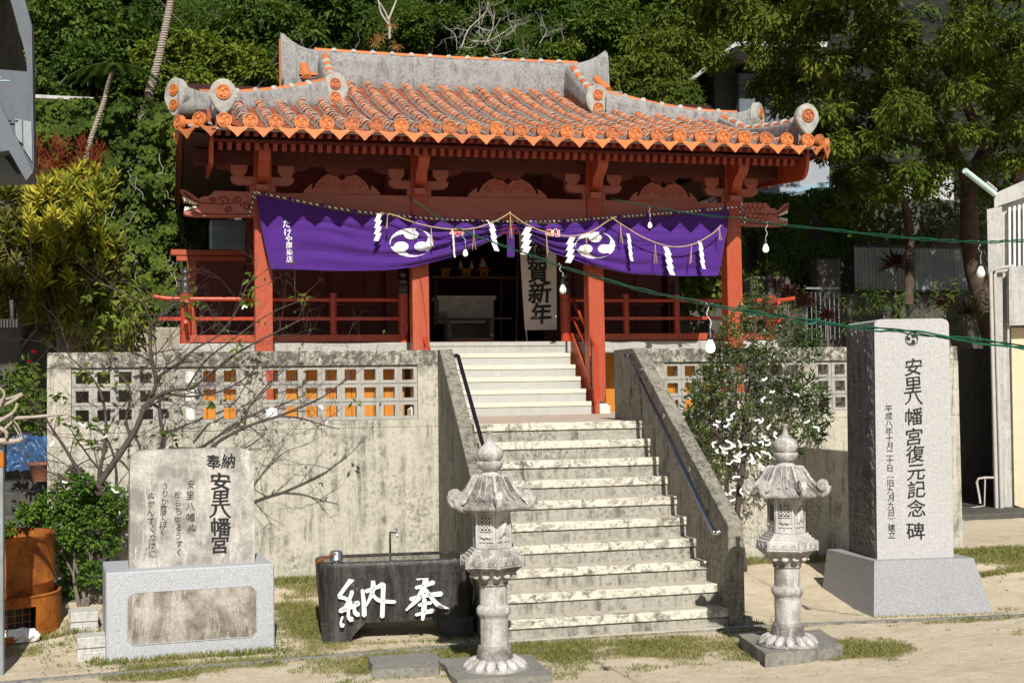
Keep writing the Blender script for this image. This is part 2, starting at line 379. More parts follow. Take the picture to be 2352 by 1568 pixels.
def copy_thing(o, loc, rot=None, label=None, names=True):
    c = o.copy(); COL.objects.link(c); c.location = loc
    if rot is not None: c.rotation_euler = rot
    if label: c['label'] = label
    WORG[c.name] = Vector(loc)
    for ch in list(o.children):
        d = ch.copy(); COL.objects.link(d); d.parent = c
        for g in list(ch.children):
            e = g.copy(); COL.objects.link(e); e.parent = d
    return c
def bez(pts, n=24):
    # Catmull-Rom through the points
    P = [Vector(q) for q in pts]; P = [P[0]*2-P[1]]+P+[P[-1]*2-P[-2]]; out = []
    seg = len(P)-3
    for i in range(seg):
        k = max(2, n//seg)
        for j in range(k+(1 if i == seg-1 else 0)):
            t = j/k; a, b, c, d = P[i:i+4]
            out.append(.5*((2*b)+(-a+c)*t+(2*a-5*b+4*c-d)*t*t+(-a+3*b-3*c+d)*t**3))
    return out
def interp(xs, ys, x):
    if x <= xs[0]: return ys[0]
    for i in range(len(xs)-1):
        if x <= xs[i+1]: t = (x-xs[i])/(xs[i+1]-xs[i]); return ys[i]*(1-t)+ys[i+1]*t
    return ys[-1]
def sinterp(xs, ys, x):
    # smooth (Catmull-Rom) interpolation
    if x <= xs[0]: return ys[0]
    if x >= xs[-1]: return ys[-1]
    for i in range(len(xs)-1):
        if x <= xs[i+1]:
            t = (x-xs[i])/(xs[i+1]-xs[i]); a = ys[max(i-1, 0)]; b = ys[i]; c = ys[i+1]; d = ys[min(i+2, len(ys)-1)]
            return .5*((2*b)+(-a+c)*t+(2*a-5*b+4*c-d)*t*t+(-a+3*b-3*c+d)*t**3)
_fontcache = {}
def glyph(ch, bold=0.0):
    # (verts, faces) of a character as a flat shape, one unit high, centred
    if (ch, bold) in _fontcache: return _fontcache[(ch, bold)]
    c = bpy.data.curves.new('g', 'FONT'); c.body = ch; c.size = 1; c.offset = bold; c.resolution_u = 3; c.align_x = 'CENTER'
    o = bpy.data.objects.new('g', c); COL.objects.link(o); dg = bpy.context.evaluated_depsgraph_get(); dg.update()
    me = bpy.data.meshes.new_from_object(o.evaluated_get(dg)); vs = [v.co.copy() for v in me.vertices]; fs = [tuple(p.vertices) for p in me.polygons]
    bpy.data.objects.remove(o); bpy.data.curves.remove(c); bpy.data.meshes.remove(me)
    if vs:
        mx = max(v.x for v in vs)+min(v.x for v in vs); my = .74
        vs = [Vector((v.x-mx/2, v.y-my/2, 0)) for v in vs]
    _fontcache[(ch, bold)] = (vs, fs); return vs, fs
def letters(mb, items, place, bold=0.02, wob=.03, seed=1):
    # items: (char, u, v, width, height[, shear]); place(u, v) -> world point
    rd = random.Random(seed)
    for it in items:
        ch, u, v, sw, sh = it[:5]; she = it[5] if len(it) > 5 else .0
        vs, fs = glyph(ch); a = rd.uniform(-1, 1)*wob; k = rd.uniform(0, 9)
        # a bolder stroke is the same glyph laid down several times, shifted a little
        sh_ = [(0, 0)]+([(bold*cos(t), bold*sin(t)) for t in [2*pi*i/(6 if bold < .04 else 12) for i in range(6 if bold < .04 else 12)]] if bold > .003 else [])
        for n_, (ox, oy) in enumerate(sh_):
            out = []
            for q in vs:
                x, y = q.x+ox, q.y+oy
                x2 = x+.05*wob/.03*sin(y*5+k)*.5; y2 = y+(she-a)*x+.04*wob/.03*sin(x*4+k)*.5
                p_ = place(u+x2*sw, v+y2*sh); out.append(p_+(CAM-p_).normalized()*.00015*n_)
            mb.add(out, fs)
    return mb
def comma(R=1, n=10, tail=104):
    # one of the three comma shapes of a triple-swirl crest
    o = []
    for i in range(n+1):
        a = radians(-12+(tail+12)*i/n); o.append((cos(a), sin(a)))
    for i in range(1, n+1):
        th = tail-(tail-30)*i/n; r = 1-.07*(tail-th)/(tail-74) if th > 74 else .93-.27*((74-th)/44)**1.2; a = radians(th); o.append((r*cos(a), r*sin(a)))
    cx, cy, r = .54, .0, .335
    for i in range(1, n+2):
        a = radians(75+(330-75)*i/(n+1)); o.append((cx+r*cos(a), cy+r*sin(a)))
    return [(x*R, y*R) for x, y in o]
def crest(R, rot=0, flip=1):
    out = []
    for k in range(3):
        a = rot+2*pi*k/3; out.append([(flip*(x*cos(a)-y*sin(a)), x*sin(a)+y*cos(a)) for x, y in comma(R)])
    return out
def G(y, x=0):
    # ground height: a gentle bank rising to the foot of the wall
    b = max(0, min(1, (y-.15)/2.3)); return .24*b*b*(3-2*b)*1.0
# ================================================================== GROUND, STAIRS, WALLS
T, R0, R2 = .24136, .18, .17652
ZL, ZV = 1.8, 2.859           # landing level, veranda floor level
WY = 2.55                     # front face of the pierced wall
XC = -.15                     # centre line of the shrine
# --- stairs
st = thing('stone_staircase', (-1, 0, 0), 'weathered concrete staircase with cream nosings climbing to the shrine between two sloping side walls', 'staircase')
for k in range(10):
    y0 = (9-k)*T; z1 = (10-k)*R0; xl = -1.945-.115*(1-y0/WY)
    d = MB(); d.box(xl, .06, y0, y0+T+.05, z1-R0-.02, z1-.075-.012); d.build('step', M['riser'], st)
    q = MB(); q.bbox(xl, .055, y0-.014, y0+.06, z1-.078, z1, .008); q.build('nosing', M['nosing'], st.children[-1])
    if k: q = MB(); q.box(xl, .055, y0+.06, y0+T+.012, z1-.08, z1-.003); q.build('tread', M['tread'], [c for c in st.children if c.name.startswith('step')][-1])
def side_wall(xo, xi, xo0, xi0, name):
    # profile in YZ extruded across; xo/xi at Y=WY, xo0/xi0 at Y=0
    pr = [(WY+.5, 2.574), (2.42, 2.574), (-.03, .93), (-.05, .905), (-.05, -.1), (.1, -.1), (WY+.5, -.1)]
    d = MB(); n = len(pr); vs = []
    for side in (0, 1):
        for (y, z) in pr:
            t = (WY-y)/WY; t = max(0, t)
            a = (xo*(1-t)+xo0*t) if side == 0 else (xi*(1-t)+xi0*t)
            vs.append((a, y, z))
    d.add(vs, [tuple(range(n)), tuple(range(n, 2*n))[::-1]]+[(i, (i+1) % n, n+(i+1) % n, n+i) for i in range(n)])
    bm = bmesh.new(); me = d.mesh('t', None); bm.from_mesh(me); bmesh.ops.recalc_face_normals(bm, faces=bm.faces[:]); bmesh.ops.bevel(bm, geom=bm.edges[:], offset=.008, segments=1, affect='EDGES')
    bm.verts.index_update(); e = MB(); e.add([v.co.copy() for v in bm.verts], [[v.index for v in f.verts] for f in bm.faces]); bm.free()
    e.build('side_wall', M['conc_d'], st)
side_wall(-2.05, -1.915, -2.175, -2.04, 'l'); side_wall(.19, .045, .185, .04, 'r')
# --- landing: paved terrace behind the wall
d = MB(); d.box(-1.92, .05, 9*T+.055, WY+.099, 1.6, ZL-.004); d.box(-5.88, 4.04, WY+.1, 9.4, 1.2, ZL-.001); struct('landing', d, M['landing'])
# --- handrails
def handrail(x, pts, mat, lab, posts):
    t = thing('handrail', (x, 1, 1.5), lab, 'handrail')
    d = MB(); d.tube(pts, .021, 12); d.build('rail', mat, t)
    for (y, z) in posts:
        wx = .044 if x > -1 else -1.95
        d = MB(); d.tube([(wx, y, z), (x, y, z), (x, y, z+.035)], .008, 6); d.tube([(wx, y, z), (wx-(.012 if x > -1 else -.012), y, z)], .026, 12); d.build('bracket', M['steel'], t)
pa = at(1640, 1222, .12); xr = -.045
def on_x(px, py, X): dd = ray(px, py); k = (X-CAM.x)/dd.x; return CAM+dd*k
top = on_x(1447, 816, xr); bot = on_x(1641, 1224, xr)
handrail(xr, [top+Vector((-.06, -.02, .0)), top, bot, bot+Vector((.05, 0, -.0))], M['steel'], 'polished steel handrail along the right side wall of the staircase',
         [(top.y+(bot.y-top.y)*t, top.z+(bot.z-top.z)*t-.05) for t in (.06, .35, .65, .97)])
xl = -1.80
top = on_x(1052, 817, xl); q2 = on_x(1112, 1032, xl); dirv = (q2-top); bot = top+dirv*1.9
handrail(xl, [top+Vector((-.05, 0, .0)), top+Vector((-.005, .005, .004)), top, bot], M['dsteel'], 'dark steel handrail along the left side wall of the staircase',
         [(top.y+(bot.y-top.y)*t, top.z+(bot.z-top.z)*t-.04) for t in (.08, .34, .7)])
# --- pierced walls
def pierced(name, x0, x1, panels, lab, z_bot=0.0, endc=None):
    t = thing(name, ((x0+x1)/2, WY, 0), lab, 'wall')
    d = MB(); TH = .15
    zt = 2.572; xs = [x0]
    for (a, b, n, za, zb) in panels: xs += [a, b]
    xs.append(x1)
    za, zb = panels[0][3], panels[0][4]
    d.box(x0+.004, x1-.004, WY+.006, WY+TH, -.1, za-.002)
    sm = [x0]+[at(q_, 1100, WY).x for q_ in (330, 562, 809, 1740, 1850) if x0+.3 < at(q_, 1100, WY).x < x1-.2]+[x1]
    for i_ in range(len(sm)-1):
        for (z0_, z1_) in ((-.1, 1.775), (1.781, za)): d.bbox(sm[i_]+(.003 if i_ else 0), sm[i_+1]-(.003 if i_ < len(sm)-2 else 0), WY, WY+TH-.01, z0_, z1_, .002)
    d.bbox(x0, x1, WY, WY+TH, zb, zt, .008)
    for i in range(0, len(xs), 2): d.box(xs[i], xs[i+1], WY, WY+TH, za, zb)
    d.build('wall_panel', M['conc'], t)
    # one shared hollow block
    for (a, b, n, z0, z1) in panels:
        rows = 3; pw = (b-a)/n; ph = (z1-z0)/rows; hw = .605; g = .004
        m = MB(); w2, h2 = pw/2-g, ph/2-g; ow, oh = pw*hw/2, ph*.61/2; y0, y1 = .028, .125
        o4 = [(-w2, -h2), (w2, -h2), (w2, h2), (-w2, h2)]; i4 = [(-ow, -oh), (ow, -oh), (ow, oh), (-ow, oh)]
        vs = [(x, y0, z) for x, z in o4]+[(x, y0, z) for x, z in i4]+[(x, y1, z) for x, z in o4]+[(x, y1, z) for x, z in i4]
        fs = []
        for k in range(4):
            j = (k+1) % 4; fs += [(k, j, 4+j, 4+k), (8+k, 12+k, 12+j, 8+j), (4+k, 4+j, 12+j, 12+k), (k, 8+k, 8+j, j)]
        m.add(vs, fs); me = m.fix(m.mesh('lattice_block', M['lattice']))
        for i in range(n):
            for r in range(rows): inst('lattice_block', me, t, Matrix.Translation((a+pw*(i+.5), WY, z0+ph*(r+.5))))
        e = MB(); e.box(a, b, WY+.034, WY+.119, z0-.001, z1+.001)
        # mortar behind block joints: thin bars
        e = MB()
        for r in range(rows+1): e.box(a, b, WY+.036, WY+.118, z0+ph*r-g*1.2, z0+ph*r+g*1.2)
        for i in range(n+1): e.box(a+pw*i-g*1.2, a+pw*i+g*1.2, WY+.037, WY+.117, z0, z1)
        e.build('mortar_joint', M['mortar'], t)['kind'] = 'stuff'
    return t
pierced('concrete_wall', -5.912, -2.045, [(-5.69, -4.072, 8, 1.86, 2.417), (-3.856, -2.266, 8, 1.86, 2.417)], 'stained concrete wall with two panels of square pierced blocks left of the staircase')
pierced('concrete_wall', .19, 4.06, [(.455, 2.10, 8, 1.86, 2.417), (2.26, 3.9, 8, 1.86, 2.417)], 'stained concrete wall with square pierced blocks right of the staircase, behind the tall granite monument')
# thin shuttering lines on the left wall
# --- ground sheet
def grass_amount(x, y):
    n = noise.noise(Vector((x*1.1, y*1.1, 3)))*.5+noise.noise(Vector((x*3.3, y*3.3, 7)))*.35+noise.noise(Vector((x*9, y*9, 1)))*.25
    def bump(cx, cy, rx, ry, s=1): return s*max(0, 1-((x-cx)/rx)**2-((y-cy)/ry)**2)
    g = -.25
    g = max(g, bump(-2.2, -.5, 2.2, .75, 1.05)-.12, bump(-.6, -.65, 1.5, .62, 1.1)-.12, bump(.3, -1.1, .95, .55, 1.1)-.1, bump(-3.6, .9, .55, 1.4, .95)-.1, bump(-4.5, -.3, 1.3, .5, .8)-.15,
            bump(-2.9, -1.4, 1.6, .5, .6)-.1, bump(-3.0, 2.3, 1.3, .5, 1.2)-.1, bump(-5.8, .7, .8, .7, .5)-.1, bump(4.3, 2.0, .9, .8, 1.2)-.1, bump(1.9, 2.3, 1.4, .4, .6)-.2, bump(2.5, -.35, 1.8, .12, .7)-.25)
    return max(0, min(1, (g*1.1+n*1.5+.0)*.8))
d = MB(); xs = [-60, -30, -15]+[-9+.09*i for i in range(int(18/.09)+1)]+[14, 30, 60]; ys = [-40, -25, -14, -8]+[-5+.09*i for i in range(int(10/.09)+1)]+[8, 14]
vs = [(x, y, G(y)+(.008*noise.noise(Vector((x*3, y*3, 0))) if -9 < x < 9 and -5 < y < 5 else 0)) for y in ys for x in xs]
nx = len(xs); d.add(vs, [(j*nx+i, j*nx+i+1, (j+1)*nx+i+1, (j+1)*nx+i) for j in range(len(ys)-1) for i in range(nx-1)], True)
s = NT('ground_sand_grass').geo(); ga = s.n('ShaderNodeAttribute', attribute_name='grass')
n1 = s.noise(2.2, 6, .7); n2 = s.noise(30, 5, .8); n3 = s.noise(140, 3, .8)
sand = s.mix(s.ramp(n1, .3, .7), (.5, .41, .28), (.66, .57, .43)); sand = s.mix(s.mth('MULTIPLY', s.ramp(n2, .48, .75), .4), sand, (.36, .27, .17))
sand = s.mix(s.mth('MULTIPLY', s.ramp(n3, .58, .7), .45), sand, (.25, .2, .14)); sand = s.mix(s.mth('MULTIPLY', s.ramp(n3, .25, .4, (1, 1, 1, 1), (0, 0, 0, 1)), .4), sand, (.75, .68, .55))
gr = s.mix(s.ramp(s.noise(14, 5, .8), .35, .65), (.11, .12, .035), (.30, .24, .10)); gr = s.mix(s.mth('MULTIPLY', s.ramp(n3, .45, .65), .5), gr, (.16, .12, .06))
k = s.ramp(s.mth('ADD', ga.outputs['Fac'], s.mth('MULTIPLY', s.mth('SUBTRACT', n2, .5), .5)), .25, .6)
s.bump(s.mth('ADD', s.mth('MULTIPLY', s.noise(7, 4, .6), 2.2), s.mth('ADD', n2, s.mth('MULTIPLY', n3, .5))), .75, .016); mat_g = s.out(s.mix(k, sand, gr), .95, 0, .1)
gnd = struct('ground', d, mat_g)
atr = gnd.data.attributes.new('grass', 'FLOAT', 'POINT'); atr.data.foreach_set('value', [grass_amount(x, y) if -9 <= x <= 9.1 and -5 <= y <= 5.1 else .0 for y in ys for x in xs])
# --- drain channel with grating across the court
dl = thing('drain_channel', (0, -.1, 0), 'narrow grey grated drain channel running across the yard in front of the staircase', 'drain')
dp = [(-8, -.62), (-4.2, -.22), (-1.9, -.045), (.3, -.045), (2.8, -.33), (6.5, -.75)]
e = MB(); g2 = MB()
for i in range(len(dp)-1):
    a = Vector((*dp[i], .006)); b = Vector((*dp[i+1], .006)); t = (b-a).normalized(); nn = Vector((-t.y, t.x, 0)); L = (b-a).length; n = int(L/.022)
    Mx = Matrix((t, nn, Vector((0, 0, 1)))).transposed().to_4x4(); Mx.translation = a
    e.box(0, L, -.042, -.036, -.03, .012, Mx); e.box(0, L, .036, .042, -.03, .012, Mx); e.box(0, L, -.036, .036, -.03, -.01, Mx)
    for q in range(n): g2.box(q*.022, q*.022+.009, -.036, .036, .0, .009, Mx)
    g2.box(0, L, -.004, .004, .0, .0105, Mx)
e.build('channel_frame', M['conc_d'], dl)
gg = g2.build('grating', simple('drain_grating', (.33, .34, .35), .5, .3), dl, fix=False); gg['kind'] = 'stuff'
# concrete sill at the stair foot
d = MB(); d.bbox(-2.2, .22, -.20+.12, 0.0, -.05, .022, .006); d.build('foot_sill', M['tread'], st)
# --- grass blades
random.seed(11); d = MB(); vs = []; fs = []
def blade(x, y, h, tilt):
    a = random.uniform(0, 2*pi); wd = .0022+.002*random.random(); z = G(y); dx, dy = cos(a), sin(a); b = random.uniform(0, 2*pi); lx, ly = cos(b)*tilt*h, sin(b)*tilt*h
    n = len(vs); vs.extend([(x-dx*wd, y-dy*wd, z-.004), (x+dx*wd, y+dy*wd, z-.004), (x+lx*.4+dx*wd*.7, y+ly*.4+dy*wd*.7, z+h*.6), (x+lx, y+ly, z+h)])
    fs.append((n, n+1, n+2)); fs.append((n, n+2, n+3))
cnt = 0
while cnt < 46000:
    x = random.uniform(-6.6, 4.8); y = random.uniform(-2.1, 2.52)
    g = grass_amount(x, y)
    if g > .22 and random.random() < g*1.1 and not (-2.0 < x < .1 and y > -.06):
        blade(x, y, random.uniform(.008, .026)*(1+g*.6)*(1 if y < 1.8 else 1.6), random.uniform(.2, 1.1)); cnt += 1
# tufts along feet of stones and walls
for (xa, ya, xb, yb, n, h) in [(-5.3, .12, -3.9, .22, 900, .07), (-3.9, WY-.02, -2.3, WY-.02, 2600, .09), (-3.6, .33, -2.2, .25, 500, .04), (.3, WY-.03, 4, WY-.03, 900, .06), (1.5, .09, 2.7, -.1, 260, .035), (-4.3, -.14, -2.1, .0, 600, .035),
                          (-6.6, .75, -5.4, 1.2, 900, .07), (-.1, -.2, .6, -.1, 500, .03), (-2.8, -1.2, -2.05, -.75, 500, .03), (2.9, 1.2, 4.6, 1.6, 1800, .07), (-5.35, .1, -5.3, .9, 200, .06)]:
    for _ in range(n):
        t = random.random(); x = xa+(xb-xa)*t+random.gauss(0, .03); y = ya+(yb-ya)*t-abs(random.gauss(0, .035)); blade(x, y, random.uniform(.35, 1)*h, random.uniform(.1, .8))
d.add(vs, fs); go = d.build('grass', M['grass'], None, fix=False); tag(go, 'short patchy green and dry grass growing over the sandy yard', 'grass', kind='stuff')
# small weeds with round leaves, dry leaves and litter
random.seed(5); d = MB()
for _ in range(900):
    c = random.choice([(-5.2, .0, .5, .1), (-4.2, .1, .35, .06), (-3.2, WY-.15, .6, .12), (-5.9, .85, .5, .15), (2.2, -.3, .8, .06), (3.4, 1.5, .7, .4), (-2.4, .1, .5, .15), (-3.9, .2, .1, .3)])
    x = random.gauss(c[0], c[2]*.6); y = random.gauss(c[1], c[3]); 
    if y > WY-.03: continue
    z = G(y)+random.uniform(.005, .04); r = random.uniform(.008, .018); M4 = Matrix.Translation((x, y, z)) @ Matrix.Rotation(random.uniform(0, 6.3), 4, 'Z') @ Matrix.Rotation(random.uniform(-.9, .9), 4, 'X')
    d.add([M4 @ Vector(q) for q in ((-r, 0, 0), (-.3*r, -.6*r, .1*r), (r, 0, 0), (-.3*r, .6*r, .1*r))], [(0, 1, 2, 3)])
tag(d.build('weeds', M['leaf_bush'], None, False), 'low broad-leaved weeds at the feet of walls and stones', 'weeds', kind='stuff')
d = MB()
for _ in range(420):
    x = random.uniform(-6.5, 4.5); y = random.uniform(-2, 2.2); 
    if x < -5.2: y = random.uniform(-.6, .6)
    r = random.uniform(.006, .02); M4 = Matrix.Translation((x, y, G(y)+.008)) @ Matrix.Rotation(random.uniform(0, 6.3), 4, 'Z') @ Matrix.Rotation(random.uniform(-.3, .3), 4, 'X')
    d.add([M4 @ Vector(q) for q in ((-r, 0, 0), (0, -.35*r, .2*r), (r, 0, 0), (0, .35*r, .2*r))], [(0, 1, 2, 3)])
tag(d.build('fallen_leaves', simple('dry_leaf', (.34, .22, .12), .9, var=.5, scale=2), None, False), 'scattered dry brown leaves and chips on the ground', 'leaves', kind='stuff')

# pebbles and chips strewn on the sand
random.seed(15); d = MB(); bm = bmesh.new(); bmesh.ops.create_icosphere(bm, subdivisions=1, radius=1); bm.verts.index_update(); pv = [v.co.copy() for v in bm.verts]; pf = [[v.index for v in f.verts] for f in bm.faces]; bm.free()
for _ in range(2600):
    x = random.uniform(-6.6, 4.8); y = random.uniform(-2.1, 2.4)
    if -2.1 < x < .1 and y > -.05: continue
    r = random.choice((.003, .004, .005, .006, .009)) * random.uniform(.7, 1.3); c = Vector((x, y, G(y)+r*.3)); d.add([c+Vector((q.x*r*random.uniform(.8, 1.3), q.y*r, q.z*r*.6)) for q in pv], pf)
tag(d.build('pebbles', simple('pale_pebble', (.50, .44, .35), .9, var=.5, scale=3, bump=0), None, False), 'small pale pebbles strewn over the sandy yard', 'pebbles', kind='stuff')
# ================================================================== SHRINE
sh = thing('shrine', (XC, 8, ZL), 'vermilion wooden shrine hall with orange tiled roof and grey plaster ridges', 'shrine')
CX = [-3.55, -1.42, 1.12, 3.25]; CF = 6.95; CW = .235
def S(mb, name, mat, par=None, **k): return mb.build(name, M[mat] if isinstance(mat, str) else mat, par or sh, **k)
# --- upper stair flight
xa, xb = -1.24, .92
for k in range(6):
    y0 = 6.66+.243*k; z1 = ZL+R2*(k+1)
    d = MB(); d.box(xa, xb, y0, y0+.3, z1-R2-.01, z1-.062); o = S(d, 'step', 'riser_up' if k < 5 else 'slab')
    d = MB(); d.bbox(xa-.002, xb+.002, y0-.014, y0+.25, z1-.064, z1, .006); S(d, 'nosing', 'nosing_up' if k < 5 else 'slab', o)
# veranda slab
d = MB(); d.bbox(-4.65, xa-.03, 7.86, 9.7, ZV-.17, ZV, .01); d.bbox(xb+.03, 4.35, 7.86, 9.7, ZV-.17, ZV, .01); d.box(xa-.03, xb+.03, 8.0, 9.7, ZV-.17, ZV-.003)
S(d, 'veranda_slab', 'slab')
# amber boards under the veranda, one by one
bw = .16; me = MB().bbox(0, bw-.006, 0, .03, 0, ZV-.17-ZL, .003).mesh('board', M['orange'])
for (a, b) in ((-4.42, -1.3), (.95, 3.75)):
    for i in range(int((b-a)/bw)): inst('board', me, sh, Matrix.Translation((a+i*bw, 8.52, ZL)))
for x in (-4.5, 2.02): 
    d = MB(); d.lathe([(.075, 0), (.075, ZV-.17-ZL)], 16, (x, 8.0, ZL)); S(d, 'slab_pillar', simple('white_round_pillar', (.72, .70, .66), .5, var=.08))
d = MB(); d.box(-4.5, 4.2, 8.56, 8.6, ZL, ZV-.17); S(d, 'foundation_wall', 'retwall')
# --- columns with white stone bases
for i, x in enumerate(CX):
    d = MB(); d.bbox(x-CW/2, x+CW/2, CF, CF+CW, ZL+.16, 5.42, .008); c = S(d, 'column', 'red')
    d = MB(); b = .16; a = .115; n = [(x-b, CF+CW/2-b, ZL), (x+b, CF+CW/2-b, ZL), (x+b, CF+CW/2+b, ZL), (x-b, CF+CW/2+b, ZL)]
    vs = n+[(q[0], q[1], ZL+.105) for q in n]+[(x+sx*a, CF+CW/2+sy*a, ZL+.14) for sx, sy in ((-1, -1), (1, -1), (1, 1), (-1, 1))]
    fs = [(0, 1, 5, 4), (1, 2, 6, 5), (2, 3, 7, 6), (3, 0, 4, 7), (4, 5, 9, 8), (5, 6, 10, 9), (6, 7, 11, 10), (7, 4, 8, 11), (8, 9, 10, 11)]; d.add(vs, fs); S(d, 'column_base', simple('white_base_stone', (.75, .70, .58), .8, var=.1))
    d = MB(); d.box(x-CW/2+.01, x+CW/2-.01, CF+.01, CF+CW-.01, ZL+.139, ZL+.162); S(d, 'base_collar', 'bronze', c)
for x in CX:   # rear columns standing in front of the hall wall
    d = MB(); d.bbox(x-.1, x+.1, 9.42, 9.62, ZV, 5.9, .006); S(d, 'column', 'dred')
# --- lintel
zt, zb = 4.85, 4.53
for a, b in ((CX[0], CX[1]), (CX[1], CX[2]), (CX[2], CX[3])):
    d = MB(); d.bbox(a+CW/2-.001, b-CW/2+.001, CF+.03, CF+.2, zb, zt, .006); S(d, 'lintel', 'redh')
# eave purlin
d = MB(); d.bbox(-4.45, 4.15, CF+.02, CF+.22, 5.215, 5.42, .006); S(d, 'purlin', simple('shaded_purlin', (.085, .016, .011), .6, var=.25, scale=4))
# brackets on each column
def boat(x0, x1, z0, z1, r=.06):   # boat-shaped arm outline
    o = [(x0, z1), (x1, z1)]
    for i in range(6): a = pi/2*i/5; o.append((x1-r*1.2*(1-cos(a)), z0+(z1-z0)*.55*(1-sin(a))))
    for i in range(6): a = pi/2*(5-i)/5; o.append((x0+r*1.2*(1-cos(a)), z0+(z1-z0)*.55*(1-sin(a))))
    return o
for x in CX:
    d = MB(); d.bbox(x-.17, x+.17, CF+.025, CF+.205, zt+.0, zt+.10, .008); S(d, 'bearing_block', 'redh')
    for sgn in (-1, 1):
        xa_, xb_ = (x+CW/2, x+.40) if sgn > 0 else (x-.40, x-CW/2)
        o = [(CW/2, 5.06), (.42, 5.06), (.42, 5.03), (.40, 4.985), (.36, 4.955), (.30, 4.945), (CW/2, 4.945)]
        o = [(sgn*q[0], q[1]) for q in o]
        if sgn < 0: o = o[::-1]
        d = MB(); d.prism(o, .13, Matrix.Translation((x, CF+.045, 0))); S(d, 'bracket_arm', 'redh')
        o = [(.2, 5.215), (.42, 5.215), (.42, 5.14), (.38, 5.062), (.26, 5.062), (.2, 5.14)]
        o = [(sgn*q[0], q[1]) for q in o]; o = o if sgn > 0 else o[::-1]
        d = MB(); d.prism(o, .13, Matrix.Translation((x, CF+.05, 0))); S(d, 'bearing_block', 'redh')
        o = [(.42, 5.216), (.62, 5.216), (.60, 5.18), (.55, 5.165), (.50, 5.15), (.42, 5.14)]; o = [(sgn*q[0], q[1]) for q in o]; o = o if sgn > 0 else o[::-1]
        d = MB(); d.prism(o, .10, Matrix.Translation((x, CF+.06, 0))); S(d, 'cloud_carving', 'dred')
    # forward curling bracket
    o = [(.0, 5.46), (-.42, 5.46), (-.44, 5.40), (-.42, 5.30), (-.36, 5.22), (-.26, 5.17), (-.20, 5.13), (-.17, 5.05), (-.10, 5.0), (-.05, 4.97), (0, 4.95)]
    Mr = Matrix.Translation((x-.075, CF+.01, 0)) @ Matrix.Rotation(pi/2, 4, 'Z') @ Matrix.Scale(-1, 4, (0, 1, 0))
    d = MB(); d.prism(o, .15, Mr); S(d, 'front_bracket', 'red')
    d = MB(); d.bbox(x-.10, x+.06, CF-.13, CF, 4.86, 4.935, .005); S(d, 'bearing_block', 'redh')
# frog-leg struts: lower carved panel and upper hanging cloud, per bay
def mirror(o): return o+[(-x, z) for x, z in reversed(o)]
for (a, b) in ((CX[0], CX[1]), (CX[1], CX[2]), (CX[2], CX[3])):
    m = (a+b)/2; w_ = (b-a)/2.27 * (1 if b-a < 2.3 else .92)
    half = [(0, .19), (.03, .21), (.07, .255), (.13, .275), (.2, .27), (.27, .235), (.33, .19), (.38, .125), (.40, .08), (.425, .06), (.435, .09), (.425, .135), (.46, .12), (.50, .085), (.54, .05), (.565, 0)]
    o = [(-x*w_, z) for x, z in half[::-1]]+[(x*w_, z) for x, z in half[1:]]
    d = MB(); d.prism([(x, z+zt) for x, z in o][::-1], .09, Matrix.Translation((m, CF+.05, 0))); fl = S(d, 'frog_leg_strut', 'redh')
    e = MB()
    for sg in (-1, 1):
        for (cx, cz, r0) in ((.14, .15, .075), (.27, .11, .05)):
            e.tube([(m+sg*(cx+r0*(1-t/14)*cos(t*.75))*w_, CF+.048, zt+cz+r0*(1-t/14)*sin(t*.75)) for t in range(13)], .006, 5)
        e.tube([(m+sg*x*w_*.9, CF+.049, zt+z*.86+.012) for x, z in half[1:9]], .005, 5)
    e.tube([(m+.055*cos(t), CF+.048, zt+.115+.055*sin(t)) for t in [i*pi/8 for i in range(17)]], .007, 5)
    e.tube([(m-.04, CF+.048, zt+.115), (m+.04, CF+.048, zt+.115)], .006, 5); e.tube([(m, CF+.048, zt+.075), (m, CF+.048, zt+.155)], .006, 5)
    S(e, 'carving', 'red', fl)
    o = [(0, .0-.075), (.03, -.105), (.09, -.115), (.16, -.10), (.20, -.06), (.235, -.03), (.25, .003)]
    o = [(-x*w_, z) for x, z in o[::-1]]+[(x*w_, z) for x, z in o[1:]]
    d = MB(); d.prism([(x, z+5.215) for x, z in o], .08, Matrix.Translation((m, CF+.05, 0))); S(d, 'cloud_carving', 'dred')
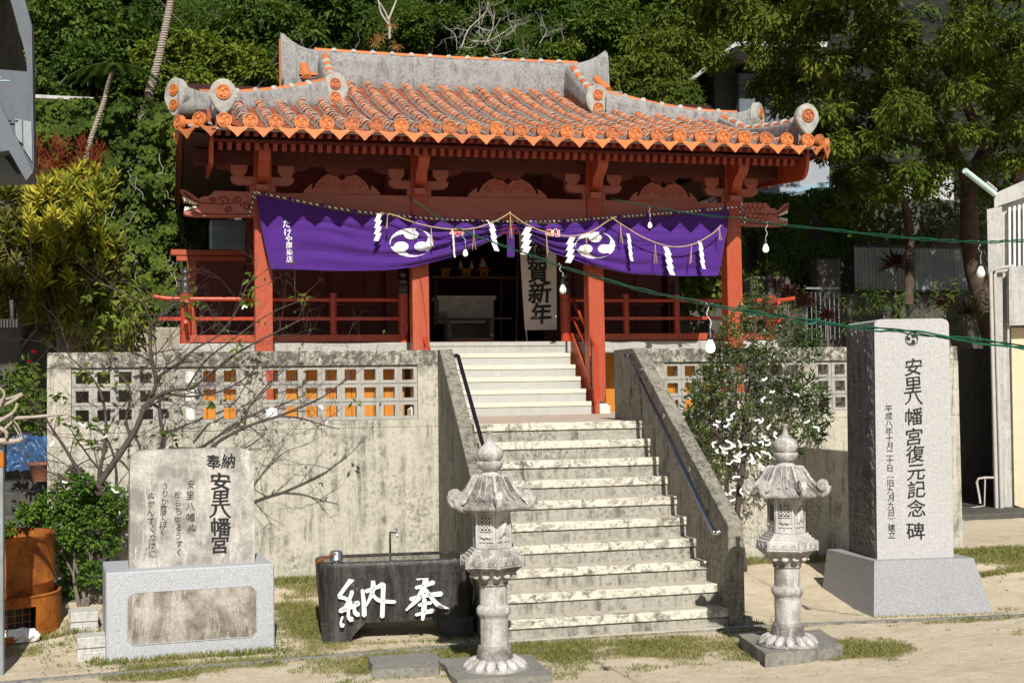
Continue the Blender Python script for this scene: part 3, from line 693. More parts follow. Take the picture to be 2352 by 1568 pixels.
# --- dragon head beam ends
def dragon(sg, xbase, px_pts):
    pass
hd = [(.0, .33), (.55, .335), (.63, .26), (.72, .255), (.78, .22), (.85, .27), (.93, .32), (1.0, .345), (1.035, .33), (1.0, .285), (1.005, .235), (.97, .20), (.86, .165), (.76, .13),
      (.82, .09), (.90, .055), (.955, .055), (.985, .05), (.985, .02), (.95, .003), (.8, -.008), (.5, -.01), (0, .0)]
for sg, xb_ in ((-1, CX[0]-CW/2), (1, CX[3]+CW/2)):
    sc = 1.0 if sg < 0 else .83
    o = [(sg*x*sc*.93, z+zb-.005) for x, z in hd]; o = o if sg < 0 else o[::-1]
    d = MB(); d.prism(o, .16, Matrix.Translation((xb_, CF+.035, 0))); dh = S(d, 'dragon_head', 'redh')
    e = MB()
    for k in range(5):
        for (u0, z0, u1, z1, up) in ((.97, .225, .80, .150, -1), (.96, .058, .80, .100, 1)):
            t = k/4.6; x = u0+(u1-u0)*t; z = z0+(z1-z0)*t; hgt = .075*(1-.55*t) if k else .085
            for yy in (CF+.028, CF+.15):
                Mx = Matrix.Translation((xb_+sg*x*sc*.93, yy, z+zb)); e.lathe([(.019, 0), (.014, up*hgt*.5), (.002, up*hgt*.62)], 6, Mx.translation, cap=False)
    S(e, 'teeth', 'tooth', dh)
    e = MB(); X = lambda u: xb_+sg*u*sc*.93; yq = CF+.033
    e.tube([(X(u), yq, zb+z) for u, z in ((1.0, .31), (.93, .265), (.84, .20), (.74, .165), (.5, .15), (.3, .16))], .008, 5)
    e.tube([(X(u), yq, zb+z) for u, z in ((.98, .28), (.9, .225), (.8, .175), (.7, .148))], .006, 5)
    if sg < 0:
        for (cx, cz, r0, q) in ((.42, .19, .09, 1), (.24, .22, .08, -1), (.12, .12, .08, 1), (.36, .09, .06, -1), (.58, .2, .05, 1)):
            e.tube([(X(cx+r0*(1-t/16)*cos(q*t*.62)), yq, zb+cz+r0*.75*(1-t/16)*sin(q*t*.62)) for t in range(14)], .010, 5)
    else:
        for r in range(4):
            for c in range(6 - (r > 1)):
                cx = .07+c*.1+(r % 2)*.05; cz = .06+r*.075
                e.tube([(X(cx+.055*cos(a)), yq, zb+cz+.05*sin(a)) for a in [pi*.5+pi*i/6-.1 for i in range(7)]], .006, 5)
    e.tube([(X(.05), yq, zb+.02), (X(.5), yq, zb+.012), (X(.9), yq, zb+.02)], .01, 5)
    S(e, 'carving', simple('dark_groove_red', (.20, .03, .015), .5), dh)
# --- rafters, two tiers, each one a part
RSL = .30
def rafter_mesh(w_, h, L):
    m = MB(); m.box(-w_/2, w_/2, 0, L, 0, h); me = m.mesh('rafter', M['redr']); return me
M['redr'] = simple('rafter_red', (.34, .06, .035), .6, var=.2, scale=3)
sl = atan2(RSL, 1); mu = rafter_mesh(.052, .06, .75); ml = rafter_mesh(.058, .10, 1.0)
x = -4.16; 
while x < 3.9:
    inst('rafter', mu, sh, Matrix.Translation((x, 5.83, 5.385)) @ Matrix.Rotation(sl*.6, 4, 'X'))
    inst('rafter', ml, sh, Matrix.Translation((x+.03, 6.20, 5.268)) @ Matrix.Rotation(sl*.8, 4, 'X'))
    x += .1155
d = MB(); d.box(-4.3, 4.0, 6.1, 6.25, 5.372, 5.395); d.box(-4.25, 3.95, 5.8, 5.86, 5.445, 5.462); S(d, 'eave_board', 'dred')
# soffit following the roof
PR = [(5.62, 5.475), (6.2, 5.63), (7.3, 5.94), (8.5, 6.33), (9.8, 6.81), (10.9, 7.27)]
def ZR(y): return sinterp([a for a, b in PR], [b for a, b in PR], y) if y > 5.62 else 5.475-(5.62-y)*.25
d = MB()
for i in range(12):
    y0 = 5.75+i*.4; y1 = y0+.4; hw = 4.25 if y0 < 8.4 else 4.55
    d.add([(XC-hw, y0, ZR(y0)-.055), (XC+hw, y0, ZR(y0)-.055), (XC+hw, y1, ZR(y1)-.055), (XC-hw, y1, ZR(y1)-.055)], [(0, 1, 2, 3)])
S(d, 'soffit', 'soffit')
# side eaves running back
for sg in (-1, 1):
    d = MB(); X = XC+sg*4.1; X2 = XC+sg*4.5
    d.add([(X, 6.0, 5.42), (X2, 6.1, 5.5), (X2, 14, 5.5), (X, 14, 5.55), (XC+sg*3.2, 6.6, 5.62), (XC+sg*3.2, 14, 5.8)], [(0, 1, 2, 3), (0, 3, 5, 4)])
    S(d, 'side_soffit', 'soffit')
    d = MB(); 
    d.box(*sorted((XC+sg*3.5, XC+sg*4.42)), 6.3, 13.9, 5.46, 5.50)
    S(d, 'side_board', 'soffit')
    d = MB(); d.box(*sorted((X2-sg*.05, X2)), 6.05, 14, 5.44, 5.54); S(d, 'side_fascia', 'dred')
# corner hip rafter with curled end (clearly seen at the right)
for sg in (-1, 1):
    o = [(6.02, 5.50), (6.02, 5.34), (6.05, 5.22), (6.11, 5.13), (6.20, 5.085), (6.32, 5.085), (6.9, 5.13), (7.6, 5.19), (8.4, 5.24), (8.4, 5.62), (7.2, 5.55), (6.3, 5.50)]
    Mx = Matrix.Translation((XC+sg*4.12+.05, 0, 0)) @ Matrix.Rotation(pi/2, 4, 'Z')
    d = MB(); d.prism(o, .045, Mx); S(d, 'verge_board', 'red')
d = MB(); q = at(1775, 398, 7.3); d.prism([(-.14, .14), (.14, .14), (.12, .06), (.05, .02), (.09, -.03), (.06, -.09), (-.02, -.12), (-.09, -.09), (-.09, -.03), (-.12, .05)], .1, Matrix.Translation(q)); S(d, 'cloud_carving', 'dred')
d = MB(); d.bbox(3.9, 4.45, 8.2, 8.32, 5.28, 5.4, .005); S(d, 'side_beam', 'dred')
q = at(452, 332, 8.6); d = MB(); d.prism([(-.16, -.05), (.1, .0), (.15, .05), (.06, .09), (-.12, .09), (-.17, .05)], .03, Matrix.Translation(q)); S(d, 'fish_carving', simple('worn_grey_red', (.3, .2, .2), .7))
# --- hall body
d = MB()
for a, b in ((-3.45, -1.32), (1.02, 3.15)): d.box(a, b, 9.6, 9.66, ZV, 5.3)
d.box(-3.45, 3.15, 9.55, 9.68, 4.75, 6.4); d.box(-3.5, -3.4, 9.6, 13, ZV, 6.4); d.box(3.1, 3.2, 9.6, 13, ZV, 6.4); d.box(-3.5, 3.2, 13, 13.1, 1.5, 6.4); d.box(-3.45, 3.15, 9.6, 13, ZV-.1, ZV)
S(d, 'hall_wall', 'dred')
for a, b in ((-3.45, -1.32), (1.02, 3.15)):
    n = 4; w_ = (b-a)/n
    for i in range(n):
        d = MB(); d.bbox(a+i*w_+.03, a+(i+1)*w_-.03, 9.575, 9.6, ZV+.12, 4.7, .006); S(d, 'wall_panel', 'dred')
    d = MB(); d.bbox(a, b, 9.55, 9.6, ZV+.62, ZV+.70, .004); d.bbox(a, b, 9.55, 9.6, ZV, ZV+.1, .004); S(d, 'wall_rail', 'dred')
# floor of the veranda boards (dark) and right low wooden wall
d = MB(); d.box(-4.5, 4.2, 8.0, 9.6, ZV, ZV+.012); S(d, 'veranda_floor', 'dred')
# left end screen of the veranda
X0 = -4.62; ys = 9.5
a = at(400, 577, ys); b = at(468, 600, ys)
d = MB(); d.bbox(at(392, 590, ys).x, -3.5, ys-.06, ys+.06, at(430, 587, ys).z, at(430, 574, ys).z, .006); d.bbox(at(405, 590, ys).x, -3.5, ys-.04, ys+.04, at(430, 600, ys).z, at(430, 588, ys).z, .005); S(d, 'screen_cap', 'red')
d = MB(); d.bbox(at(430, 700, ys).x, at(452, 700, ys).x, ys-.04, ys+.04, ZV, at(430, 600, ys).z, .005); S(d, 'screen_post', 'red')
for i in range(4):
    w_ = (-3.5-at(452, 700, ys).x)/4; x = at(452, 700, ys).x+i*w_; d = MB(); d.box(x+.002, x+w_-.002, ys-.0, ys+.03, ZV, at(430, 600, ys).z); S(d, 'screen_board', 'dred')
# --- railing
RY = 7.95
def newel(x, y=RY, cap=True, lean=True):
    d = MB(); d.lathe([(.074, 0), (.074, .80)], 16, (x, y, ZV)); o = S(d, 'newel_post', 'gloss_red')
    d = MB(); d.lathe([(.077, .70), (.079, .72), (.075, .73), (.075, .745), (.077, .755), (.075, .80), (.070, .83), (.054, .85), (.066, .87), (.068, .90), (.052, .925), (.026, .935), (.036, .95), (.053, .975), (.056, 1.0), (.041, 1.03), (.014, 1.05), (.003, 1.075)], 16, (x, y, ZV)); S(d, 'finial', 'bronze', o)
def rail(x0, x1, z, r, ext0=0, ext1=0, name='rail'):
    pts = []
    if ext0: pts += [(x0-ext0, RY, z+.035), (x0-ext0*.6, RY, z+.008)]
    pts += [(x0, RY, z), (x1, RY, z)]
    if ext1: pts += [(x1+ext1*.6, RY, z+.008), (x1+ext1, RY, z+.035)]
    d = MB(); d.tube(pts, r, 10); S(d, name, 'gloss_red')
for (x0, x1, e0, e1) in ((-4.56, -1.5, .43, 0), (.96, 4.26, 0, .43)):
    rail(x0, x1, 3.482, .034, e0, e1, 'top_rail')
    d = MB(); d.bbox(x0-e0*.9, x1+e1*.9, RY-.035, RY+.035, 3.18, 3.23, .004); S(d, 'middle_rail', 'gloss_red')
    d = MB(); d.bbox(x0-.06, x1+.06, RY-.055, RY+.055, ZV+.012, ZV+.118, .006); S(d, 'bottom_rail', 'red')
    m = (x0+x1)/2-(.0 if x0 < 0 else .0)
    for xx in ((-2.51,) if x0 < 0 else (1.9, 2.72)):
        d = MB(); d.lathe([(.053, 0), (.053, .61)], 12, (xx, RY, ZV+.1)); S(d, 'rail_post', 'gloss_red')
newel(-4.56); newel(-1.5); newel(.95); newel(4.26); newel(-4.56, 9.2)
# rails running back at the left end, with ends toward the viewer
for (x, s1) in ((-4.56, 1), (4.26, 1)):
    for z, r in ((3.40, .033), (3.12, .028)):
        d = MB(); d.tube([(x, RY-.34, z+.03), (x, RY-.2, z+.006), (x, RY, z), (x, 9.3, z)], r, 10); S(d, 'side_rail', 'gloss_red')
    d = MB(); d.bbox(x-.05, x+.05, RY+.06, 9.4, ZV+.012, ZV+.1, .004); S(d, 'bottom_rail', 'red')
# stair rails descending from the newels
for x in (-1.40, 1.0):
    for z in (3.48, 3.2):
        d = MB(); d.tube([(x, RY, z), (x+.02, 7.75, z-.02), (x+.03, 6.75, z-.02-.73), ], .024, 8); S(d, 'stair_rail', 'gloss_red')
    d = MB(); d.bbox(x-.02, x+.06, 6.7, 6.78, ZL, ZL+.95, .004); S(d, 'rail_post', 'gloss_red')
    d = MB(); d.prism([(6.68, ZL), (6.95, ZL), (7.95, ZV-.0), (7.95, ZV+.12), (7.8, ZV+.12), (6.68, ZL+.2)], .05, Matrix.Translation((x+.045, 0, 0)) @ Matrix.Rotation(pi/2, 4, 'Z')); S(d, 'stair_stringer', 'red')
# pillars seen at the right end behind the railing
for px in (1290, 1592):
    pass
for x in (3.06,):
    d = MB(); d.lathe([(.07, 0), (.07, .62)], 14, (x, 8.9, ZV)); o = S(d, 'newel_post', 'dred'); d = MB(); d.lathe([(.075, .6), (.075, .8), (.05, .86), (.06, .92), (.02, 1.0)], 14, (x, 8.9, ZV)); S(d, 'finial', 'bronze', o)
# ================================================================== ROOF (parts of the shrine)
def slope(y): return atan2(ZR(y+.05)-ZR(y-.05), .1)
# shared meshes, local +Y points up the slope
def half_tube(r0, r1, L, n=8, full=pi):
    m = MB(); vs = []; 
    for (y, r) in ((0, r0), (L, r1)):
        for k in range(n+1): a = full*k/n+(pi-full)/2; vs.append((r*cos(a), y, r*sin(a)))
    m.add(vs, [(k, k+1, n+2+k, n+1+k) for k in range(n)], True); m.add(vs[:n+1], [tuple(range(n+1))]); return m
TL = .285
me_cov = half_tube(.073, .066, TL).mesh('cover_tile', M['tile']); 
def disc_mesh(R=.095):
    m = MB()
    def ring(r0, y0, r1, y1):
        n = 28; vs = [(r0*cos(2*pi*k/n), y0, r0*sin(2*pi*k/n)) for k in range(n)]+[(r1*cos(2*pi*k/n), y1, r1*sin(2*pi*k/n)) for k in range(n)]
        m.add(vs, [(k, (k+1) % n, n+(k+1) % n, n+k) for k in range(n)])
    ring(R, .05, R, -.004); ring(R, -.004, R*.98, -.012); ring(R*.98, -.012, R*.84, -.012); ring(R*.84, -.012, R*.82, -.001); ring(R*.82, -.001, .001, -.001)
    for o in crest(R*.70, radians(200), -1): m.prism(o, .016, Matrix.Translation((0, -.016, 0)))
    return m.fix(m.mesh('eave_disc', M['tile_f']))
me_disc = disc_mesh()
def pendant_mesh():
    m = MB(); o = [(-.132, .012), (-.10, -.012), (-.06, -.028), (0, -.034), (.06, -.028), (.10, -.012), (.132, .012), (.134, -.03), (.108, -.056), (.072, -.082), (.035, -.118), (0, -.158), (-.035, -.118), (-.072, -.082), (-.108, -.056), (-.134, -.03)]
    m.prism(o, .014); i = [(x*.8, z*.72-.012) for x, z in o]; m.prism(i, .004, Matrix.Translation((0, -.004, 0)))
    for k in range(-2, 3): m.add([(k*.025-.003, -.007, -.03), (k*.025+.003, -.007, -.03), (k*.012+.002, -.007, -.068), (k*.012-.002, -.007, -.068)], [(0, 1, 2, 3)])
    return m.fix(m.mesh('pendant_tile', M['tile_f']))
me_pen = pendant_mesh()
SP = .316; rows = [XC-3.95+i*SP for i in range(26)]
def yend(x):
    h = abs(x-XC)
    return 10.8 if h < 2.0 else (9.2 if h < 2.3 else 9.35-(h-2.33)*.41-.12)
covers = []; mort = MB(); pans = MB(); random.seed(3)
for i, x in enumerate(rows):
    y = 5.63; ye = yend(x); k = 0
    while y < ye:
        s_ = slope(y+.12); L = min(TL, (ye-y)/cos(s_)+.03)
        z = ZR(y)+.005; Mx = Matrix.Translation((x+random.uniform(-.008, .008), y, z+random.uniform(-.004, .004))) @ Matrix.Rotation(s_+random.uniform(-.02, .02), 4, 'X') @ Matrix.Rotation(random.uniform(-.04, .04), 4, 'Z') @ Matrix.Diagonal((1, L/TL, 1, 1))
        covers.append((sin(s_-.20)*L, Mx))
        # mortar collar at the joint
        if k > 0 or True:
            cw = .022+.014*random.random(); rr = .077+random.uniform(0, .005); ring = []
            for (yy, r) in ((-cw, rr-.004), (-cw*.3, rr+.004), (cw*.6, rr), (cw*.9, rr-.012)):
                for q in range(9): a = pi*q/8*1.06-.03*pi; j = 1+random.uniform(-.035, .035); ring.append(Mx @ Vector((r*cos(a)*j, yy, r*sin(a)*j)))
            if k > 0: mort.add(ring, [(a*9+q, a*9+q+1, a*9+10+q, a*9+9+q) for a in range(3) for q in range(8)], True)
            # lime along the flanks
            for sg in (-1, 1):
                fl = [(sg*.0745, 0, .018), (sg*.088, 0, -.02), (sg*.0745, L, .018), (sg*.088, L, -.02)]
                mort.add([Mx @ Vector(q) for q in fl], [(0, 1, 3, 2)])
        y += (TL-.012)*cos(s_); k += 1
    # pan tiles in the gutter to the right
    if i < 25:
        xm = x+SP/2; y = 5.60; ye = min(yend(x), yend(rows[i+1]))
        while y < ye:
            s_ = slope(y+.05); z = ZR(y); L = .15; Mx = Matrix.Translation((xm, y, z)) @ Matrix.Rotation(s_, 4, 'X')
            hw = SP/2-.03; pv = []
            for (yy, dz) in ((0, .014), (L, .002)):
                for q in range(5): u = -1+q*.5; pv.append(Mx @ Vector((u*hw, yy, dz-.05+.045*u*u)))
            pv += [Mx @ Vector((u*hw, 0, -.065+.045*u*u)) for u in (-1, -.5, 0, .5, 1)]
            pans.add(pv, [(q, q+1, 6+q, 5+q) for q in range(4)]+[(10+q, 11+q, 1+q, q) for q in range(4)]); y += .125*cos(s_)
    o = inst('eave_disc', me_disc, sh, Matrix.Translation((x, 5.63, ZR(5.63)+.062)) @ Matrix.Rotation(random.uniform(-.15, .15), 4, 'Y') @ Matrix.Rotation(random.uniform(-.05, .05), 4, 'Z'))
    if i < 25: inst('pendant_tile', me_pen, sh, Matrix.Translation((x+SP/2, 5.605, ZR(5.6)+.012)) @ Matrix.Rotation(-.12, 4, 'X'))
covers.sort(key=lambda q: -q[0])
for _, Mx in covers[:288]: inst('cover_tile', me_cov, sh, Mx)
rest = MB(); hb = half_tube(.073, .066, TL)
for _, Mx in covers[288:]: rest.add([Mx @ Vector(q) for q in hb.v], hb.f, True)
if rest.v: S(rest, 'cover_tiles', 'tile')['kind'] = 'stuff'
S(mort, 'lime_mortar', 'mortar', fix=False)['kind'] = 'stuff'; S(pans, 'pan_tiles', 'pan', fix=False)['kind'] = 'stuff'
# roof deck under the tiles, back slope, side slopes
d = MB(); ny = 14
for i in range(ny):
    y0 = 5.66+i*(10.95-5.66)/ny; y1 = 5.66+(i+1)*(10.95-5.66)/ny
    h0 = 4.1 if y0 < 8.6 else 2.35; h1 = 4.1 if y1 < 8.7 else (2.35 if y0 > 9.2 else 3.0); h0 = 4.1 if y0 < 8.6 else (3.0 if y0 < 9.2 else 2.3)
    d.add([(XC-h0, y0, ZR(y0)-.045), (XC+h0, y0, ZR(y0)-.045), (XC+h1, y1, ZR(y1)-.045), (XC-h1, y1, ZR(y1)-.045)], [(0, 1, 2, 3)])
d.add([(XC-2.6, 10.95, 7.2), (XC+2.6, 10.95, 7.2), (XC+3.2, 14, 5.7), (XC-3.2, 14, 5.7)], [(0, 1, 2, 3)])
for sg in (-1, 1):
    d.add([(XC+sg*2.3, 9.4, 6.7), (XC+sg*4.5, 8.5, 6.2), (XC+sg*4.55, 14, 5.56), (XC+sg*2.3, 13, 6.7)], [(0, 1, 2, 3)])
    d.add([(XC+sg*3.9, 5.68, 5.45), (XC+sg*4.25, 5.85, 5.45), (XC+sg*4.52, 6.12, 5.48), (XC+sg*4.55, 14, 5.56), (XC+sg*3.9, 8.6, 5.9), (XC+sg*3.9, 14, 5.9)], [(0, 1, 2), (0, 2, 4), (2, 3, 5, 4)])
S(d, 'roof_deck', 'pan')
# --- plaster ridges
def loft(secs, name, mat, par=None):
    # secs: list of rings (closed) of equal length
    m = MB(); n = len(secs[0]); vs = [q for s_ in secs for q in s_]
    m.add(vs, [(i*n+k, i*n+(k+1) % n, (i+1)*n+(k+1) % n, (i+1)*n+k) for i in range(len(secs)-1) for k in range(n)], True)
    m.add(secs[0], [tuple(range(n))]); m.add(secs[-1], [tuple(range(n))[::-1]]); o = S(m, name, mat, par); return o
def ridge(path, w_bot, w_top, name='ridge'):
    # path: (x, y, z_bottom, z_top); a rounded wall of plaster following it
    secs = []
    for i, (x, y, zb_, zt_) in enumerate(path):
        a = path[max(0, i-1)]; b = path[min(len(path)-1, i+1)]; t = Vector((b[0]-a[0], b[1]-a[1], 0)).normalized(); nn = Vector((-t.y, t.x, 0))
        hh = zt_-zb_; pr = [(-w_bot, 0), (-w_bot*.92, hh*.4), (-w_top*1.25, hh*.75), (-w_top*1.1, hh*.92), (-w_top*.6, hh), (w_top*.6, hh), (w_top*1.1, hh*.92), (w_top*1.25, hh*.75), (w_bot*.92, hh*.4), (w_bot, 0)]
        secs.append([Vector((x, y, zb_+q))+nn*p for p, q in pr])
    return loft(secs, name, 'ridge')
def ridge_tiles(pts, par=None, step=.285, r=.062, lift=-.012):
    # orange cover tiles on a ridge top with knobs of mortar between them
    P = [Vector(q) for q in pts]; L = [0]
    for i in range(1, len(P)): L.append(L[-1]+(P[i]-P[i-1]).length)
    def pos(s_):
        for i in range(len(P)-1):
            if s_ <= L[i+1]: t = (s_-L[i])/(L[i+1]-L[i]); return P[i].lerp(P[i+1], t)
        return P[-1]
    n = max(1, int(L[-1]/step)); st_ = L[-1]/n; k = MB()
    for i in range(n):
        a = pos(i*st_); b = pos((i+1)*st_); t = (b-a).normalized(); side = t.cross(Vector((0, 0, 1))).normalized(); up = side.cross(t)
        Mx = Matrix((side, t, up)).transposed().to_4x4(); Mx.translation = a+up*lift; inst('ridge_tile', me_cov, sh, Mx @ Matrix.Diagonal((r/.073, st_/TL, r/.073, 1)))
        if i:
            ring = []
            for (yy, rr) in ((-.045, r*.9), (-.02, r*1.3), (.02, r*1.3), (.045, r*.9)):
                for q in range(9): an = pi*q/8; ring.append(Mx @ Vector((rr*cos(an)*random.uniform(.95, 1.06), yy, rr*sin(an)*random.uniform(.95, 1.06))))
            k.add(ring, [(a_*9+q, a_*9+q+1, a_*9+10+q, a_*9+9+q) for a_ in range(3) for q in range(8)], True)
    if k.v: S(k, 'mortar_knobs', 'plaq', fix=False)['kind'] = 'stuff'
# main ridge with upturned ends
zs = 7.80; pth = []
for h, zt_ in ((-2.84, 8.10), (-2.78, 8.09), (-2.72, 8.03), (-2.64, 7.97), (-2.52, 7.90), (-2.4, 7.86), (-2.25, 7.845), (-1.2, 7.825), (0, 7.812), (1.2, 7.82), (2.2, 7.835), (2.35, 7.85), (2.5, 7.90), (2.64, 7.97), (2.74, 8.04), (2.79, 8.08), (2.83, 8.05)):
    pth.append((XC+h, 11, 7.1, zt_))
ridge(pth, .19, .12, 'main_ridge')
ridge_tiles([(XC+h, 10.97, z) for h, z in ((-2.28, 7.848), (-1.2, 7.832), (0, 7.82), (1.2, 7.827), (2.28, 7.84))], step=.305, r=.055)
mm = MB(); mm.box(XC-2.86, XC-2.84, 10.92, 11.08, 7.2, 8.0); S(mm, 'ridge_end_tiles', 'tile')
def plaque(c, yaw, w_, h_, discs, mat='plaq'):
    n = 28; o = []
    for k in range(n):
        a = 2*pi*k/n; x = cos(a); z = sin(a); ww = w_/2*(1-.45*max(0, -z)**1.1); o.append((x*ww, z*h_/2))
    Mx = Matrix.Translation(c) @ Matrix.Rotation(yaw, 4, 'Z')
    m = MB(); m.prism(o, .09, Mx); i = [(x*.93, z*.95) for x, z in o]; m.prism(i, .012, Mx @ Matrix.Translation((0, -.01, 0))); p = S(m, 'ridge_end_plaque', mat)
    for dz, s_ in discs: inst('crest_disc', me_disc, p, Mx @ Matrix.Translation((0, -.02, dz)) @ Matrix.Scale(s_, 4))
    return p
for sg in (-1, 1):
    # gable descending ridge
    x = XC+sg*2.13; pt = []
    for y, zt_ in ((9.42, 7.02), (9.6, 7.07), (9.9, 7.22), (10.3, 7.47), (10.7, 7.74), (10.95, 7.86)): pt.append((x, y, ZR(min(y, 10.9))-.05, zt_-.05))
    ridge(pt, .14, .085, 'gable_ridge'); ridge_tiles([(q[0], q[1], q[3]) for q in pt[:-1]], step=.28, r=.066)
    plaque(Vector((x, 9.36, 6.82)), 0, .40, .56, [(.10, .93), (-.11, .93)])
    inst('crest_disc', me_disc, sh, Matrix.Translation((x+.02, 9.30, 6.56)) @ Matrix.Scale(.9, 4))
    # hip ridge
    px_ = [(745, 186, 9.38), (690, 197, 9.2), (620, 208, 8.98), (550, 213, 8.8), (490, 213.5, 8.65), (455, 211, 8.55), (432, 203, 8.5), (415, 192, 8.46), (404, 184, 8.44)]
    pt = []
    for (a, b, y) in px_:
        q = at(a, b, y); xx = q.x if sg < 0 else 2*XC-q.x; pt.append((xx, q.y, min(ZR(y)-.16, q.z-.28), q.z))
    ridge(pt, .15, .09, 'hip_ridge'); ridge_tiles([(q[0], q[1], q[3]) for q in pt[:6]], step=.30, r=.058)
    e = pt[-1]; plaque(Vector((e[0]-(-sg)*(.02), e[1]-.02, e[3]-.25)), radians(45*sg), .40, .56, [(.10, .88), (-.12, .88)])
    # verge ridge down to the front plaque
    pr_ = [(1838, 276), (1822, 280), (1801, 284.5), (1772, 290.5), (1743, 294.2), (1715, 296.4)]; pt = []
    for a, b in pr_:
        q = on_x(a, b, 3.80); xx = q.x if sg > 0 else 2*XC-q.x
        if q.y > 5.6: pt.append((xx, q.y, ZR(q.y)-.03, q.z))
    pt.sort(key=lambda q: q[1])
    if pt[0][1] > 5.8: pt.insert(0, (pt[0][0], 5.72, ZR(5.72), pt[0][3]+.03))
    pt.append((pt[-1][0], 8.5, ZR(8.5), ZR(8.5)+.12))
    ridge(pt, .10, .075, 'verge_ridge'); ridge_tiles([(q[0], q[1], q[3]) for q in pt], step=.29, r=.058)
    plaque(Vector((XC+sg*3.96, 5.64, 5.835)), 0, .345, .44, [(.05, .98)])
    # corner tiles fanning round
    for (h, y, an) in ((4.25, 5.83, 32), (4.5, 6.08, 58)):
        Mx = Matrix.Translation((XC+sg*h, y, 5.575)) @ Matrix.Rotation(radians(an)*sg, 4, 'Z')
        inst('eave_disc', me_disc, sh, Mx); inst('cover_tile', me_cov, sh, Mx @ Matrix.Translation((0, .0, -.03)) @ Matrix.Rotation(.12, 4, 'X') @ Matrix.Diagonal((1, 1.4, 1, 1)))
        k = half_tube(.079, .079, .36); m = MB(); m.add([Mx @ Matrix.Translation((0, .1, -.045)) @ Vector(q) for q in k.v], k.f, True); S(m, 'lime_collar', 'mortar')
    for (h, y, an) in ((4.11, 5.70, 22), (4.40, 5.93, 45), (4.53, 6.3, 75)):
        inst('pendant_tile', me_pen, sh, Matrix.Translation((XC+sg*h, y, 5.50)) @ Matrix.Rotation(radians(an)*sg, 4, 'Z'))
    for i in range(0): inst('pendant_tile', me_pen, sh, Matrix.Translation((XC+sg*4.56, 6.65+i*.34, 5.50)) @ Matrix.Rotation(radians(90)*sg, 4, 'Z'))
    for i in range(0): inst('eave_disc', me_disc, sh, Matrix.Translation((XC+sg*4.56, 6.48+i*.34, 5.56)) @ Matrix.Rotation(radians(90)*sg, 4, 'Z'))
    # small stub tiles on the gable side by the main ridge
    for (h, y, z, L) in ((2.6, 10.2, 7.23, 1.0), (2.75, 10.4, 7.12, 1.0)):
        inst('cover_tile', me_cov, sh, Matrix.Translation((XC+sg*h, y, z)) @ Matrix.Rotation(radians(90)*sg, 4, 'Z') @ Matrix.Diagonal((1, 1, 1, 1)))
    inst('cover_tile', me_cov, sh, Matrix.Translation((XC+sg*2.5, 9.95, 7.12)) @ Matrix.Rotation(radians(30), 4, 'X') @ Matrix.Diagonal((1.1, 2.4, 1.1, 1)))
    d = MB(); d.bbox(*sorted((XC+sg*2.3, XC+sg*2.85)), 10.2, 10.9, 6.6, 7.2, .01); S(d, 'gable_wall', 'ridge')
# grey white edge line under the pendants
d = MB(); d.box(-4.2, 3.9, 5.66, 5.72, 5.43, 5.45); S(d, 'eave_lath', simple('pale_lath', (.4, .38, .34), .8))
